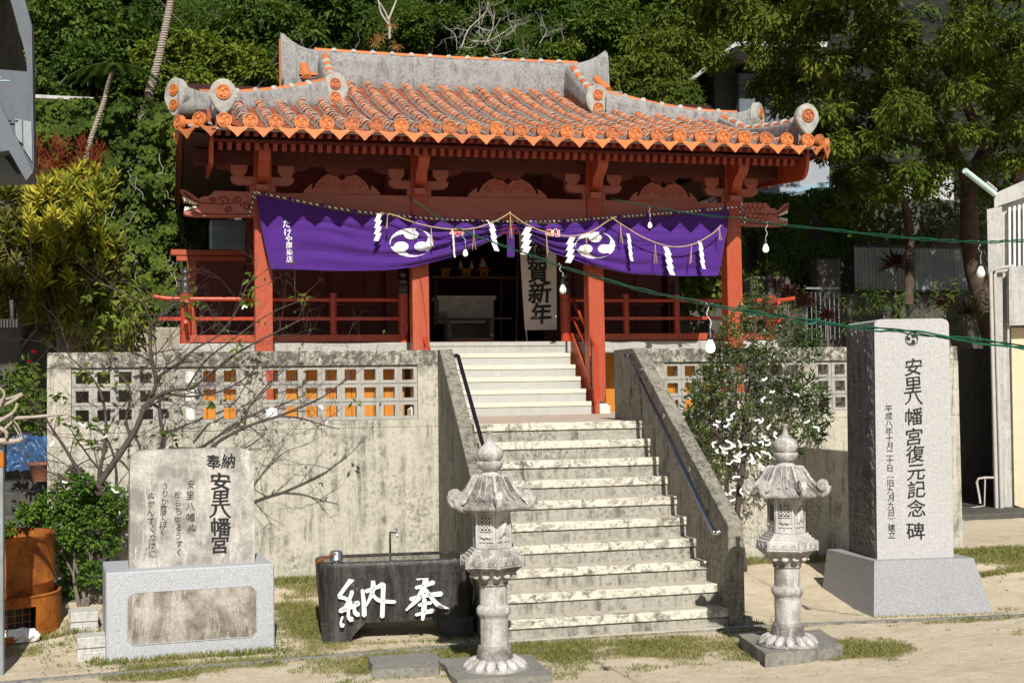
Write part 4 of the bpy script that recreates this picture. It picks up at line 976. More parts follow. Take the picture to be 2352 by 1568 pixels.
# ================================================================== STONE LANTERNS
def hexr(a, z, k=6, off=0):
    b = ((a-off) % (2*pi/k))-pi/k; return cos(pi/k)/cos(b)
def lantern(loc, rot, label, opening, size=.96, lean=0.0):
    ln = thing('stone_lantern', loc, label, 'stone lantern', 'stone lanterns flanking the foot of the staircase')
    Wm = Matrix.Translation(loc) @ Matrix.Rotation(rot, 4, 'Z') @ Matrix.Rotation(lean, 4, 'X') @ Matrix.Scale(size, 4)
    def B(m, name, mat, par=None):
        m.v = [tuple(Wm @ Vector(q)) for q in m.v]; return m.build(name, M[mat], par or ln)
    # lotus foot
    m = MB(); m.lathe([(.262, 0), (.262, .012), (.20, .03), (.16, .07), (.13, .09)], 32, (0, 0, 0)); foot = B(m, 'lotus_foot', 'lant_roof')
    for k in range(14):
        a = 2*pi*k/14+.1; m = MB(); bm = bmesh.new(); bmesh.ops.create_uvsphere(bm, u_segments=8, v_segments=6, radius=1)
        R_ = Matrix.Rotation(a, 4, 'Z') @ Matrix.Translation((.195, 0, .045)) @ Matrix.Rotation(radians(-58), 4, 'Y') @ Matrix.Diagonal((.03, .043, .068, 1))
        bm.verts.index_update(); m.add([R_ @ v.co for v in bm.verts], [[v.index for v in f.verts] for f in bm.faces], True); bm.free(); B(m, 'lotus_petal', 'lant', foot)
    m = MB(); m.lathe([(.14, .07), (.142, .10), (.132, .155), (.128, .175), (.11, .18)], 32); B(m, 'shaft_collar', 'lant_roof')
    m = MB(); m.lathe([(.108, .17), (.109, .40), (.107, .66)], 32); B(m, 'shaft', 'lant')
    m = MB(); m.lathe([(.108, .385), (.114, .395), (.114, .405), (.128, .415), (.135, .44), (.132, .465), (.118, .485), (.108, .49)], 32); B(m, 'shaft_ring', 'lant')
    m = MB(); m.lathe([(.108, .64), (.118, .645), (.118, .655), (.112, .66), (.125, .675), (.135, .70), (.135, .71)], 32)
    m.lathe([(.135, .70), (.17, .735), (.205, .765), (.23, .79)], 36, fn=lambda a, z: 1+.05*abs(sin(a*6))); cap = B(m, 'capital', 'lant_roof')
    for k in range(12):
        a = 2*pi*k/12; m = MB(); bm = bmesh.new(); bmesh.ops.create_uvsphere(bm, u_segments=7, v_segments=5, radius=1)
        R_ = Matrix.Rotation(a, 4, 'Z') @ Matrix.Translation((.165, 0, .725)) @ Matrix.Rotation(radians(-45), 4, 'Y') @ Matrix.Diagonal((.018, .034, .028, 1))
        bm.verts.index_update(); m.add([R_ @ v.co for v in bm.verts], [[v.index for v in f.verts] for f in bm.faces], True); bm.free(); B(m, 'lotus_petal', 'lant', cap)
    m = MB(); m.lathe([(.245, .785), (.26, .795), (.26, .865), (.25, .875)], 6, smooth=False)
    m.lathe([(.228, .87), (.228, .892)], 6, smooth=False); m.lathe([(.205, .89), (.205, .913)], 6, smooth=False); m.lathe([(.185, .91), (.185, .932)], 6, smooth=False); plat = B(m, 'platform', 'lant')
    for k in range(6):
        a = 2*pi*(k+.5)/6; ap = .26*cos(pi/6)
        for j in (-1, 0, 1):
            Q = Matrix.Rotation(a, 4, 'Z') @ Matrix.Translation((ap, j*.075, .822)); m = MB()
            for r_ in (.034, .024, .014): m.tube([Q @ Vector((.002, r_*cos(t), r_*1.1*sin(t)-.012)) for t in [pi*i/6 for i in range(7)]], .0045, 5)
            m.lathe([(.001, -.008), (.012, -.004), (.001, .004)], 6, Q.translation, cap=False); B(m, 'wave_carving', 'lant', plat)
        m = MB(); Q = Matrix.Rotation(2*pi*k/6, 4, 'Z'); m.box(.252, .264, -.012, .012, .79, .87, Q); B(m, 'corner_trim', 'lant', plat)
    # light chamber
    m = MB(); m.lathe([(.150, .93), (.150, 1.235)], 6, smooth=False); ch = B(m, 'light_chamber', 'lant')
    for k in range(6):
        a = 2*pi*(k+.5)/6; ap = .150*cos(pi/6); Q = Matrix.Rotation(a, 4, 'Z') @ Matrix.Translation((ap, 0, 0))
        m = MB()
        for (y0, y1, z0, z1) in ((-.075, -.060, .935, 1.235), (.060, .075, .935, 1.235), (-.06, .06, .935, .95), (-.06, .06, .985, .997), (-.06, .06, 1.20, 1.235), (-.003, .003, .95, .985)): m.box(-.002, .010, y0, y1, z0, z1, Q)
        B(m, 'chamber_frame', 'lant', ch)
        if k == opening[0]:
            m = MB(); m.box(.0005, .003, -.042, .042, 1.075, 1.175, Q); B(m, 'window_dark', 'black', ch)  # black plate stands in for the dark hollow behind the lattice
            m = MB()
            for (y0, y1, z0, z1) in ((-.046, -.04, 1.07, 1.18), (.04, .046, 1.07, 1.18), (-.046, .046, 1.175, 1.182), (-.046, .046, 1.068, 1.075)): m.box(0, .012, y0, y1, z0, z1, Q)
            for i in range(-3, 4):
                for s_ in (-1, 1):
                    o = []
                    for t in (-.075, .075):
                        y = i*.028+t*s_; z = t
                        o.append((y, z))
                    # clip the diagonal to the window
                    (ya, za_), (yb, zb_) = o; pts = []
                    for q in range(21):
                        t = q/20; y = ya+(yb-ya)*t; z = za_+(zb_-za_)*t
                        if abs(y) <= .041 and abs(z) <= .05: pts.append((y, z))
                    if len(pts) > 1: m.tube([Q @ Vector((.005, pts[0][0], 1.125+pts[0][1])), Q @ Vector((.005, pts[-1][0], 1.125+pts[-1][1]))], .0052, 4)
            B(m, 'window_lattice', 'lant', ch)
            m = MB(); m.tube([Q @ Vector((.008, -.045+.09*i/8, 1.025+.006*sin(i*1.7))) for i in range(9)], [.006, .010, .009, .012, .010, .012, .009, .010, .005], 6); B(m, 'relief', 'lant', ch)
        elif k == opening[1]:
            m = MB(); m.box(.0005, .003, -.035, .035, 1.03, 1.17, Q); B(m, 'window_dark', 'black', ch)  # black plate stands for the shade inside the plain opening
        else:
            m = MB(); m.tube([Q @ Vector((.004, -.03+.06*i/6, 1.02+.14*i/6)) for i in range(7)], [.01, .02, .028, .030, .026, .02, .008], 7); m.tube([Q @ Vector((.005, .03-.02*i/6, 1.03+.1*i/6)) for i in range(7)], [.006, .014, .02, .02, .018, .012, .006], 7); B(m, 'relief', 'lant', ch)
    # roof
    def rf(a, z):
        h = hexr(a, z); t = max(0, min(1, (1.47-z)/.2)); return (1-t)+t*(h*1.06)
    m = MB(); m.lathe([(.10, 1.485), (.135, 1.475), (.155, 1.44), (.185, 1.385), (.225, 1.33), (.265, 1.285), (.292, 1.262), (.296, 1.245), (.285, 1.232), (.16, 1.228)], 36, fn=rf); rfo = B(m, 'lantern_roof', 'lant_roof')
    for k in range(6):
        a = 2*pi*k/6; Q = Matrix.Rotation(a, 4, 'Z'); m = MB()
        pts = [(.10, 1.488), (.14, 1.482), (.165, 1.445), (.20, 1.385), (.24, 1.34), (.275, 1.315)]
        m.tube([Q @ Vector((x, 0, z)) for x, z in pts], [.010, .014, .015, .016, .02, .022], 8)
        # volute
        for yy in (-.026, .026):
            sp = [Q @ Vector((.305+r_*cos(t), yy, 1.335+r_*sin(t))) for t, r_ in [(pi*.9+i*.42, .048*(1-i/20)) for i in range(18)]]
            m.tube(sp, .0055, 5)
        n = 14; out = [(.305+.048*cos(2*pi*i/n), 1.335+.05*sin(2*pi*i/n)) for i in range(n)]
        m.prism(out, .052, Q @ Matrix.Translation((0, -.026, 0)))
        m.tube([Q @ Vector((x, 0, z)) for x, z in ((.352, 1.33), (.345, 1.29), (.32, 1.258), (.29, 1.243), (.26, 1.238))], [.026, .026, .025, .02, .016], 8)
        B(m, 'roof_volute', 'lant', rfo)
        m = MB(); m.tube([Matrix.Rotation(a+pi/6+.13, 4, 'Z') @ Vector((x*.9, 0, z+.003)) for x, z in pts], .006, 5); m.tube([Matrix.Rotation(a+pi/6-.13, 4, 'Z') @ Vector((x*.9, 0, z+.003)) for x, z in pts], .006, 5); B(m, 'roof_rib', 'lant', rfo)
    # jewel
    m = MB(); m.lathe([(.08, 1.482), (.085, 1.495), (.07, 1.51), (.055, 1.52), (.055, 1.53)], 28); m.lathe([(.055, 1.525), (.085, 1.545), (.10, 1.575), (.104, 1.60), (.085, 1.605)], 32, fn=lambda a, z: 1+.035*abs(sin(a*5)))
    m.lathe([(.07, 1.60), (.095, 1.62), (.106, 1.655), (.10, 1.69), (.075, 1.715), (.045, 1.735), (.026, 1.76), (.019, 1.79), (.021, 1.825), (.03, 1.835), (.028, 1.842)], 28); B(m, 'jewel', 'lant')
    return ln
lA = lantern(Vector((-2.38, -1.22, .05)), radians(-93), 'stone lantern left of the stair foot, beside the black water trough', (5, 4), .97, radians(.6))
lB = lantern(Vector((-.01, -1.30, .10)), radians(-91), 'stone lantern right of the stair foot, in front of the small tree with paper fortunes', (5, 4), .942, radians(-.5))
def slab(name, pts, z0, z1, mat, label, cat):
    c = sum((Vector(q) for q in pts), Vector((0, 0)))/len(pts); random.seed(len(label)); m = MB(); n = []
    for i in range(len(pts)):
        a = Vector(pts[i]); b = Vector(pts[(i+1) % len(pts)])
        for k in range(6): q = a.lerp(b, k/6)+Vector((random.gauss(0, .008), random.gauss(0, .008))); n.append(q)
    bot = [(q.x+random.gauss(0, .01), q.y+random.gauss(0, .01), z0) for q in n]; top = [(q.x, q.y, z1+random.gauss(0, .003)) for q in n]
    k = len(n); m.add(bot+top, [(i, (i+1) % k, k+(i+1) % k, k+i) for i in range(k)]+[tuple(range(k, 2*k))])
    return solo(name, m, mat, label, cat, None, (c.x, c.y, z0))
slab('lantern_slab', [(-2.75, -1.55), (-2.04, -1.62), (-1.99, -.82), (-2.72, -.78)], -.03, .052, M['slabst'], 'rough grey stone slab under the lantern beside the trough', 'stone slab')
slab('lantern_slab', [(-.36, -1.66), (.36, -1.50), (.52, -.82), (-.22, -.80)], -.03, .102, M['slabst'], 'rough dark stone slab under the right lantern, by the sandy yard', 'stone slab')
slab('stepping_stone', [(-3.29, -1.1), (-2.80, -1.16), (-2.70, -.58), (-3.24, -.56)], -.03, .07, M['slabst'], 'flat damp paving stone lying in front of the black water trough', 'stone')
# ================================================================== LEFT STELE
ang = atan2(.11, 1.335); Mx = Matrix.Translation((-5.255, .13, .0)) @ Matrix.Rotation(ang, 4, 'Z')
sl_ = thing('stone_stele', (-4.6, .5, 0), 'stained memorial stele with rounded top corners on a grey granite plinth, left of the trough', 'monument')
m = MB(); m.bbox(0, 1.345, 0, .80, -.05, .725, .012, Mx); pl_ = m.build('plinth', M['stele_base'], sl_)
# recessed panel with notched corners
px0, px1, pz0, pz1 = .165, 1.195, .135, .555; c = .045
o = [(px0+c, pz0), (px1-c, pz0), (px1, pz0+c), (px1, pz1-c), (px1-c, pz1), (px0+c, pz1), (px0, pz1-c), (px0, pz0+c)]
m = MB(); m.prism(o, .006, Mx @ Matrix.Translation((0, -.0045, 0))); m.build('plinth_panel', M['stele_panel'], pl_)
m = MB(); m.tube([Mx @ Vector((x, -.004, z)) for x, z in o+[o[0]]], .004, 5); m.build('panel_edge', M['stele_base'], pl_)
SY = .21
def sfront(px, py): # pixel to point on the stele front
    p0 = Mx @ Vector((0, SY, 0)); nrm = Mx.to_3x3() @ Vector((0, -1, 0)); d = ray(px, py); k = (p0-CAM).dot(nrm)/d.dot(nrm); return CAM+d*k
iM = Mx.inverted()
def sl2(px, py): q = iM @ sfront(px, py); return (q.x, q.z)
o = [sl2(*q) for q in ((297, 1292), (585, 1280), (584, 1200), (583, 1062), (579, 1040), (568, 1031), (545, 1028), (430, 1031), (340, 1034), (318, 1037), (303, 1046), (299, 1062), (298, 1180))]
o[0] = (o[0][0], .724); o[1] = (o[1][0], .724)
m = MB(); m.prism(o, .20, Mx @ Matrix.Translation((0, SY, 0))); tb = m.build('tablet', M['stele'], sl_)
nv = Mx.to_3x3() @ Vector((0, -.0025, 0))
def pl(u, v): return sfront(u, v)+nv
m = MB(); letters(m, [('奉', 490, 1061, 34, -36), ('納', 524, 1059, 34, -36)], pl, .018, .04, 2)
for ch, x, y, w_, h_ in (('安', 506, 1106, 50, 42), ('里', 507, 1143, 46, 40), ('八', 505, 1174, 52, 32), ('幡', 507, 1210, 48, 44), ('宮', 505, 1250, 44, 44)): letters(m, [(ch, x, y, w_, -h_)], pl, .022, .03, ord(ch))
for ss, x0, y0, x1, y1, sz in (('安里八幡ぬ', 437, 1112, 440, 1212, 21), ('松らちゆるうすく', 408, 1136, 410, 1268, 18), ('うりか露でほく', 378, 1116, 374, 1222, 18), ('ぬかんすくたけに', 346, 1138, 350, 1272, 18)):
    for i, ch in enumerate(ss):
        t = i/(len(ss)-1); letters(m, [(ch, x0+(x1-x0)*t+random.uniform(-2, 2), y0+(y1-y0)*t, sz*random.uniform(.85, 1.15), -sz*random.uniform(.95, 1.2), random.uniform(-.1, .1))], pl, .0, .06, i)
m.build('inscription', M['black'], tb, fix=False)['kind'] = 'stuff'
# ================================================================== TALL MONUMENT
mo = thing('tall_monument', (2.1, .6, 0), 'tall light granite monument with black carved lettering and rough dark left side', 'monument')
fb = [Vector((1.525, .09, -.02)), Vector((2.68, -.06, -.02))]; ft = [Vector((1.60, .19, .50)), Vector((2.565, .06, .50))]
dep = Vector((.06, 1.15, 0)); dpt = Vector((.03, .98, 0))
bl, br = fb[0]+dep, fb[1]+dep; tl, tr = ft[0]+dpt, ft[1]+dpt
m = MB(); vs = [fb[0], fb[1], br, bl, ft[0], ft[1], tr, tl]; m.add(vs, [(0, 1, 5, 4), (1, 2, 6, 5), (2, 3, 7, 6), (3, 0, 4, 7), (4, 5, 6, 7), (0, 3, 2, 1)]); bs = m.build('sloping_base', M['gran_d'], mo)
sx = (ft[1]-ft[0]).normalized(); sy = Vector((-sx.y, sx.x, 0)); A = Vector((1.665, .285, 0)); Wd = .725; De = .73
def mplane(px, py, off=0):
    n = -sy; p0 = A+n*off; d = ray(px, py); return CAM+d*((p0-CAM).dot(n)/d.dot(n))
fl_ = mplane(2015, 1291); fr_ = mplane(2190.5, 1282); tl_ = mplane(2008, 732); tr_ = mplane(2179, 731)
def loc2(q): return ((q-A).dot(sx), q.z)
a0, b0, a1, b1 = loc2(fl_)[0], loc2(fr_)[0], loc2(tl_)[0], loc2(tr_)[0]; zt_ = (tl_.z+tr_.z)/2
o = [(a0, .498), (b0, .498), (b1, zt_-.06)]+[(b1-.06+.06*cos(t), zt_-.06+.055*sin(t)) for t in (.5, 1.0)]+[(b1-.07, zt_), (a1+.07, zt_-.004)]+[(a1+.05-.05*cos(t), zt_-.05+.045*sin(t)) for t in (1.1, .6)]+[(a1, zt_-.06)]
Mm = Matrix((sx, sy, Vector((0, 0, 1)))).transposed().to_4x4(); Mm.translation = A
m = MB(); m.prism(o, De, Mm); so_ = m.build('shaft', M['gran'], mo)
# rough dark skin on the left side, displaced
m = MB(); nu, nvv = 26, 90; vs = []
for i in range(nvv+1):
    z = .505+(zt_-.03-.505)*i/nvv; xe = a0+(a1-a0)*i/nvv
    for j in range(nu+1):
        y = .012+(De-.03)*j/nu; e = min(1, j/2, (nu-j)/2, i/2, (nvv-i)/2); dd = -.004-.022*e*abs(noise.noise(Vector((y*22, z*16, 1))))-.014*e*abs(noise.noise(Vector((y*50, z*34, 5))))
        vs.append(Mm @ Vector((xe+dd, y, z-.0)))
m.add(vs, [(i*(nu+1)+j, i*(nu+1)+j+1, (i+1)*(nu+1)+j+1, (i+1)*(nu+1)+j) for i in range(nvv) for j in range(nu)]); m.build('rough_side', M['gran_rough'], so_, fix=False)
def mp(u, v): return mplane(u, v, .003)
m = MB()
for i, ch in enumerate('安里八幡宮復元記念碑'):
    ys = [843, 884, 915, 956, 1003, 1042, 1083, 1124, 1168, 1219]; xs = [2098, 2097, 2099, 2100, 2099, 2102, 2104, 2105, 2105, 2103]
    letters(m, [(ch, xs[i], ys[i], 44, -(42 if ch != '八' else 30), .08)], mp, .010, .03, i)
ds = '平成八年十月二十日(旧九月九日)建立'
for i, ch in enumerate(ds):
    y = 938+(1228-938)*(i+.0)/(len(ds)-1); v = {'(': '︵', ')': '︶'}.get(ch, ch); letters(m, [(v, 2041+7*i/16, y, 18, -(18 if ch not in '()' else 12))], mp, .004, .03, i)
m.build('inscription', M['black'], so_, fix=False)['kind'] = 'stuff'
m = MB(); ctr = (2094, 778)
for o_ in crest(13, radians(60), 1): m.add([mp(ctr[0]+x, ctr[1]+y) for x, y in o_], [tuple(range(len(o_)))])
m.tube([mp(ctr[0]+14.5*cos(2*pi*i/30), ctr[1]+15*sin(2*pi*i/30)) for i in range(31)], .0035, 4, cap=False); m.build('crest', M['black'], so_, fix=False)
# ================================================================== WATER TROUGH
tr0 = thing('water_trough', (-2.9, .55, G(.5)), 'black stone water trough with white painted characters, full of water, left of the staircase', 'trough')
a = atan2(-.16, 1.26); Mt = Matrix.Translation((-3.56, .36, .0)) @ Matrix.Rotation(a*.6, 4, 'Z')
Wt, Dt, Ht = 1.40, .62, .69
def tshape(u, w_, z):  # rounded block, wider at the top, with arch cut below
    return
m = MB(); bm = bmesh.new(); bmesh.ops.create_grid(bm, x_segments=1, y_segments=1, size=1); bm.free()
secs = []; NN = 44
def ringat(z, grow=0, rr=.10):
    out = []; w2 = Wt/2-.055*(1-z/Ht)+grow; d2 = Dt/2-.05*(1-z/Ht)+grow
    for k in range(NN):
        t = 2*pi*k/NN; p_ = 5; cx = abs(cos(t))**(2/p_)*(1 if cos(t) > 0 else -1); cy = abs(sin(t))**(2/p_)*(1 if sin(t) > 0 else -1)
        j = 1+.012*noise.noise(Vector((cx*3, cy*3, z*5))); out.append(Mt @ Vector((Wt/2+cx*w2*j, Dt/2+cy*d2*j, z)))
    return out
rings = [ringat(z) for z in (.17, .22, .3, .4, .5, .58, .64, .675)]+[ringat(Ht, -.012)]
rings += [ringat(Ht, -.055), ringat(Ht-.02, -.075), ringat(Ht-.2, -.10)]
n = NN; vs = [q for r_ in rings for q in r_]; m.add(vs, [(i*n+k, i*n+(k+1) % n, (i+1)*n+(k+1) % n, (i+1)*n+k) for i in range(len(rings)-1) for k in range(n)], True)
m.add(rings[0], [tuple(range(n))[::-1]]); m.add(rings[-1], [tuple(range(n))])
tb_ = m.build('basin', M['trough'], tr0)
# feet left and right with an arched gap
for (x0, x1, c0, c1) in ((.045, .345, 0, 1), (Wt-.345, Wt-.045, 1, 0)):
    o = [(x0 + (.02 if c0 == 0 else -.09), -.03), (x1 + (.0 if c0 else -.03+.12-.0), -.03), (x1+(.0 if c0 else .16-.0), .19), (x0-(.16 if c0 else 0), .19)] 
    o = [(x0+.01, -.03), (x1-.06, -.03), (x1-.04, .05), (x1+.02, .12), (x1+.10, .185), (x0, .185)] if c0 == 0 else [(x0+.06, -.03), (x1-.01, -.03), (x1, .185), (x0-.10, .185), (x0-.02, .12), (x0+.04, .05)]
    m = MB(); m.prism(o, Dt-.10, Mt @ Matrix.Translation((0, .045, 0))); m.build('foot', M['trough'], tr0)
m = MB(); m.add(ringat(Ht-.012, -.07), [tuple(range(n))]); m.build('water', M['water'], tr0, fix=False)
# brush characters: strokes as (points in pixels, widths)
def tplane(px, py, off=.0):
    p0 = Mt @ Vector((0, .012, .35)); nn_ = (Mt.to_3x3() @ Vector((0, -1, .07))).normalized(); p0 = p0+nn_*off; d = ray(px, py); return CAM+d*((p0-CAM).dot(nn_)/d.dot(nn_))
def stroke(m, pts, ws):
    pts = bez([(x, y, 0) for x, y in pts], 5*len(pts)); n_ = len(pts); L_ = []; R_ = []
    for i, q in enumerate(pts):
        t = (pts[min(i+1, n_-1)]-pts[max(0, i-1)]).normalized(); w_ = sinterp([k/(len(ws)-1) for k in range(len(ws))], ws, i/(n_-1)) if len(ws) > 1 else ws[0]
        nx_ = Vector((-t.y, t.x, 0))*w_/2; L_.append(q+nx_); R_.append(q-nx_)
    out = L_+[pts[-1]+(pts[-1]-pts[-2]).normalized()*ws[-1]*.4]+R_[::-1]+[pts[0]-(pts[1]-pts[0]).normalized()*ws[0]*.4]
    k = len(out); fr = [tplane(q.x, q.y, .012) for q in out]; bk = [tplane(q.x, q.y, -.01) for q in out]
    fs = [(i, (i+1) % k, k+(i+1) % k, k+i) for i in range(k)]
    for i in range(n_-1): fs.append((i, i+1, 2*n_-1-i, 2*n_-i)) 
    fs += [(0, 2*n_, 2*n_+1), (n_-1, n_, n_+1)]
    m.add(fr+bk, fs)
c2 = lambda pts: [(650+x/3.6185, 1150+y/3.6185) for x, y in pts]
m = MB()
# 奉
for pts, ws in [([(1165, 570), (1185, 640), (1170, 720), (1120, 810), (1025, 905)], [11, 13, 12, 12, 5]), ([(1115, 640), (1190, 625), (1255, 595)], [10, 8, 12]), ([(1105, 720), (1180, 700), (1250, 675)], [8, 8, 11]),
                ([(1060, 815), (1180, 785), (1315, 770)], [9, 9, 12]), ([(1190, 740), (1240, 810), (1300, 870), (1375, 890)], [8, 9, 11, 3]), ([(1130, 865), (1190, 850), (1230, 845)], [7, 7, 8]),
                ([(1105, 945), (1180, 925), (1245, 910)], [7, 8, 11]), ([(1175, 815), (1172, 900), (1160, 985)], [10, 12, 7])]: stroke(m, c2(pts), ws)
# 納
for pts, ws in [([(575, 645), (530, 700), (465, 790)], [13, 9, 9]), ([(465, 795), (520, 810), (560, 850), (475, 915)], [9, 8, 9, 10]), ([(575, 750), (555, 810), (520, 870)], [9, 8, 6]), ([(480, 915), (560, 885), (625, 850)], [9, 8, 11]),
                ([(545, 900), (545, 960), (570, 985)], [7, 8, 13]), ([(495, 960), (480, 1010), (495, 1035)], [5, 5, 12]), ([(590, 880), (600, 925), (625, 945)], [7, 10, 11]), ([(600, 845), (625, 850)], [9, 13]),
                ([(660, 740), (672, 850), (675, 950)], [8, 10, 11]), ([(690, 750), (770, 720), (830, 695)], [9, 8, 13]), ([(835, 690), (830, 820), (825, 960)], [10, 10, 10]), ([(740, 620), (750, 700), (735, 780), (690, 870)], [6, 11, 9, 5]), ([(740, 770), (800, 825), (930, 838)], [7, 9, 8])]: stroke(m, c2(pts), ws)
m.build('painted_characters', M['white'], tb_, fix=True)
# ladle lying on the rim
ld = thing('water_ladle', (-3.38, .5, .70), 'metal ladle with a thin wooden handle lying on the left rim of the trough', 'ladle')
c = at(772, 1270, .60); c.z = Ht+.02
m = MB(); m.lathe([(.006, .062), (.035, .062), (.049, .052), (.058, .03), (.060, -.015), (.064, -.022), (.060, -.024), (.056, -.012), (.053, .03)], 24, c, cap=False); m.build('ladle_cup', M['alum'], ld)
m = MB(); h0 = at(726, 1284, .40); h0.z = Ht+.012; m.tube([h0, c+Vector((-.03, -.05, .03)), c+Vector((-.0, -.055, .04))], .0085, 8); m.build('ladle_handle', M['rust'], ld)
# tap on the wall
tp = thing('water_tap', (-2.5, 1.3, G(1.4)), 'slim metal standpipe with a small tap behind the trough', 'tap')
b_ = at(896, 1260, 1.5); m = MB(); m.tube([(b_.x, b_.y, .2), (b_.x, b_.y, at(896, 1220, 1.5).z)], .011, 10); m.build('standpipe', M['steel'], tp)
q = at(896, 1222, 1.5); m = MB(); m.tube([q, q+Vector((.03, -.03, 0)), q+Vector((.055, -.055, -.005)), q+Vector((.06, -.06, -.045))], .009, 8); m.tube([q+Vector((.05, -.05, .0)), q+Vector((.05, -.05, .035))], .005, 6); m.tube([q+Vector((.03, -.05, .036)), q+Vector((.07, -.05, .036))], .005, 6); m.build('tap_spout', M['steel'], tp)
# ================================================================== LEFT CORNER: DRUM, BLOCKS, STICKS
DC = Vector((-6.28, 1.42, .02)); dr = thing('burning_drum', DC, 'rusty orange steel drum with a cut-out window at the lower left edge', 'drum')
m = MB(); R_ = .53; pr = [(R_*.99, .40), (R_, .41), (R_, .50), (R_+.012, .515), (R_+.012, .53), (R_, .545), (R_-.005, .9), (R_+.006, .925), (R_-.004, .935), (R_-.03, .93), (R_-.03, .5)]
m.lathe(pr, 56, DC, cap=False, fn=lambda a, z: 1+.012*noise.noise(Vector((cos(a)*2, sin(a)*2, z*3)))); m.build('upper_drum', M['rust'], dr)
R2_ = .58; m = MB(); n = 64; az = lambda k: 2*pi*k/n
for (z0, z1, gap) in ((0, .1, False), (.1, .34, True), (.34, .42, False)):
    for k in range(n):
        a_, b_ = az(k), az(k+1); am = (a_+b_)/2
        if gap and (radians(232) < am < radians(316)): continue
        m.add([(DC.x+R2_*cos(t), DC.y+R2_*sin(t), DC.z+z) for z in (z0, z1) for t in (a_, b_)], [(0, 1, 3, 2)], True)
m.lathe([(R2_+.006, .415), (R2_+.010, .425), (R2_-.002, .435), (R2_-.03, .42)], 56, DC, cap=False); m.lathe([(R2_+.003, .095), (R2_+.008, .105), (R2_+.003, .115)], 56, DC, cap=False); m.build('lower_drum', M['rust'], dr)
m = MB()
for k in range(12): t = radians(234+k*7); m.tube([(DC.x+(R2_-.03)*cos(t), DC.y+(R2_-.03)*sin(t), DC.z+z) for z in (.1, .34)], .003, 4)
for z in (.16, .22, .28): m.tube([(DC.x+(R2_-.03)*cos(radians(t)), DC.y+(R2_-.03)*sin(radians(t)), DC.z+z) for t in range(232, 318, 8)], .003, 4)
m.build('wire_mesh', M['rust'], dr)['kind'] = 'stuff'
m = MB(); m.lathe([(.5, .0), (.5, .38)], 24, DC, cap=False); m.build('drum_dark_inside', M['black'], dr)  # black cylinder stands in for the darkness inside the drum
q = at(45, 1425, DC.y-R2_+.1); bm = bmesh.new(); bmesh.ops.create_icosphere(bm, subdivisions=3, radius=1); m = MB(); bm.verts.index_update()
m.add([Vector((q.x+v.co.x*.17, q.y+v.co.y*.05, .13+v.co.z*.06))+v.co*.03*noise.noise(v.co*3) for v in bm.verts], [[v.index for v in f.verts] for f in bm.faces], False); bm.free(); solo('white_sack', m, M['paper'], 'crumpled white bag stuffed inside the rusty drum window', 'bag')
def blk(p0, w_, d_, h_, rz, lab):
    Mx = Matrix.Translation(p0) @ Matrix.Rotation(rz, 4, 'Z'); m = MB(); m.bbox(0, w_, 0, d_, 0, h_*.42, .008, Mx); m.bbox(.004, w_-.004, .012, d_, h_*.42, h_*.55, .003, Mx); m.bbox(0, w_, 0, d_, h_*.55, h_, .008, Mx)
    return solo('concrete_block', m, M['bldg_w'], lab, 'concrete block', 'concrete blocks beside the stele', p0)
blk((-5.60, 1.12, G(1.1)-.01), .235, .28, .19, .1, 'pale concrete block standing next to the rusty drum')
blk((-5.34, 1.25, G(1.2)), .235, .28, .17, .06, 'pale concrete block furthest back, between the drum and the stele plinth')
blk((-5.49, .30, -.01), .24, .26, .20, .08, 'grey concrete block nearest, touching the left side of the stele plinth')
ps = thing('grey_post', (-6.05, -.2, 0), 'grey ribbed post at the left edge with an orange band', 'post')
q = at(0, 1100, .0); m = MB(); m.bbox(q.x-.15, at(9, 1100, 0).x, -.05, .05, -.02, at(5, 1015, 0).z, .004); m.build('post_body', M['corr'], ps)
m = MB(); m.bbox(q.x-.16, at(10.5, 1100, 0).x, -.056, .056, at(5, 1072, 0).z, at(5, 1038, 0).z, .003); m.build('orange_band', M['rust'], ps)
dw = thing('dead_branches', tuple(at(-10, 1010, 0)), 'heap of bleached dead branches on the grey post, one long stick reaching right', 'branches')
def stick(pts, r0, r1, y0=0., mat='driftwood', jit=0):
    P = [at(a, b, y0+c) if len((a, b, c)) else None for a, b, c in [(q+(0,))[:3] for q in pts]]; P = bez(P, 10); n_ = len(P)
    m = MB(); m.tube(P, [(r0+(r1-r0)*i/(n_-1))*random.uniform(.88, 1.12) for i in range(n_)], 7); m.build('branch', M[mat], dw)
stick([(-60, 965), (0, 962), (80, 957), (152, 950)], .022, .011); stick([(-40, 1010), (30, 1013), (53, 1006)], .026, .018, -.1); stick([(-20, 940), (20, 925), (52, 905)], .02, .012, .05)
stick([(-30, 985), (10, 960), (32, 945), (40, 925)], .018, .01, -.05); stick([(0, 930), (10, 905), (0, 890)], .012, .008); stick([(30, 975), (45, 1000), (60, 1028)], .008, .004, -.05); stick([(-30, 1030), (0, 995), (28, 968)], .015, .01, -.1)
stick([(0, 920), (30, 912), (50, 903)], .014, .009, .1); stick([(32, 966), (45, 985), (58, 1030)], .007, .004, 0); stick([(-20, 975), (12, 990), (15, 1005)], .02, .012, -.15)
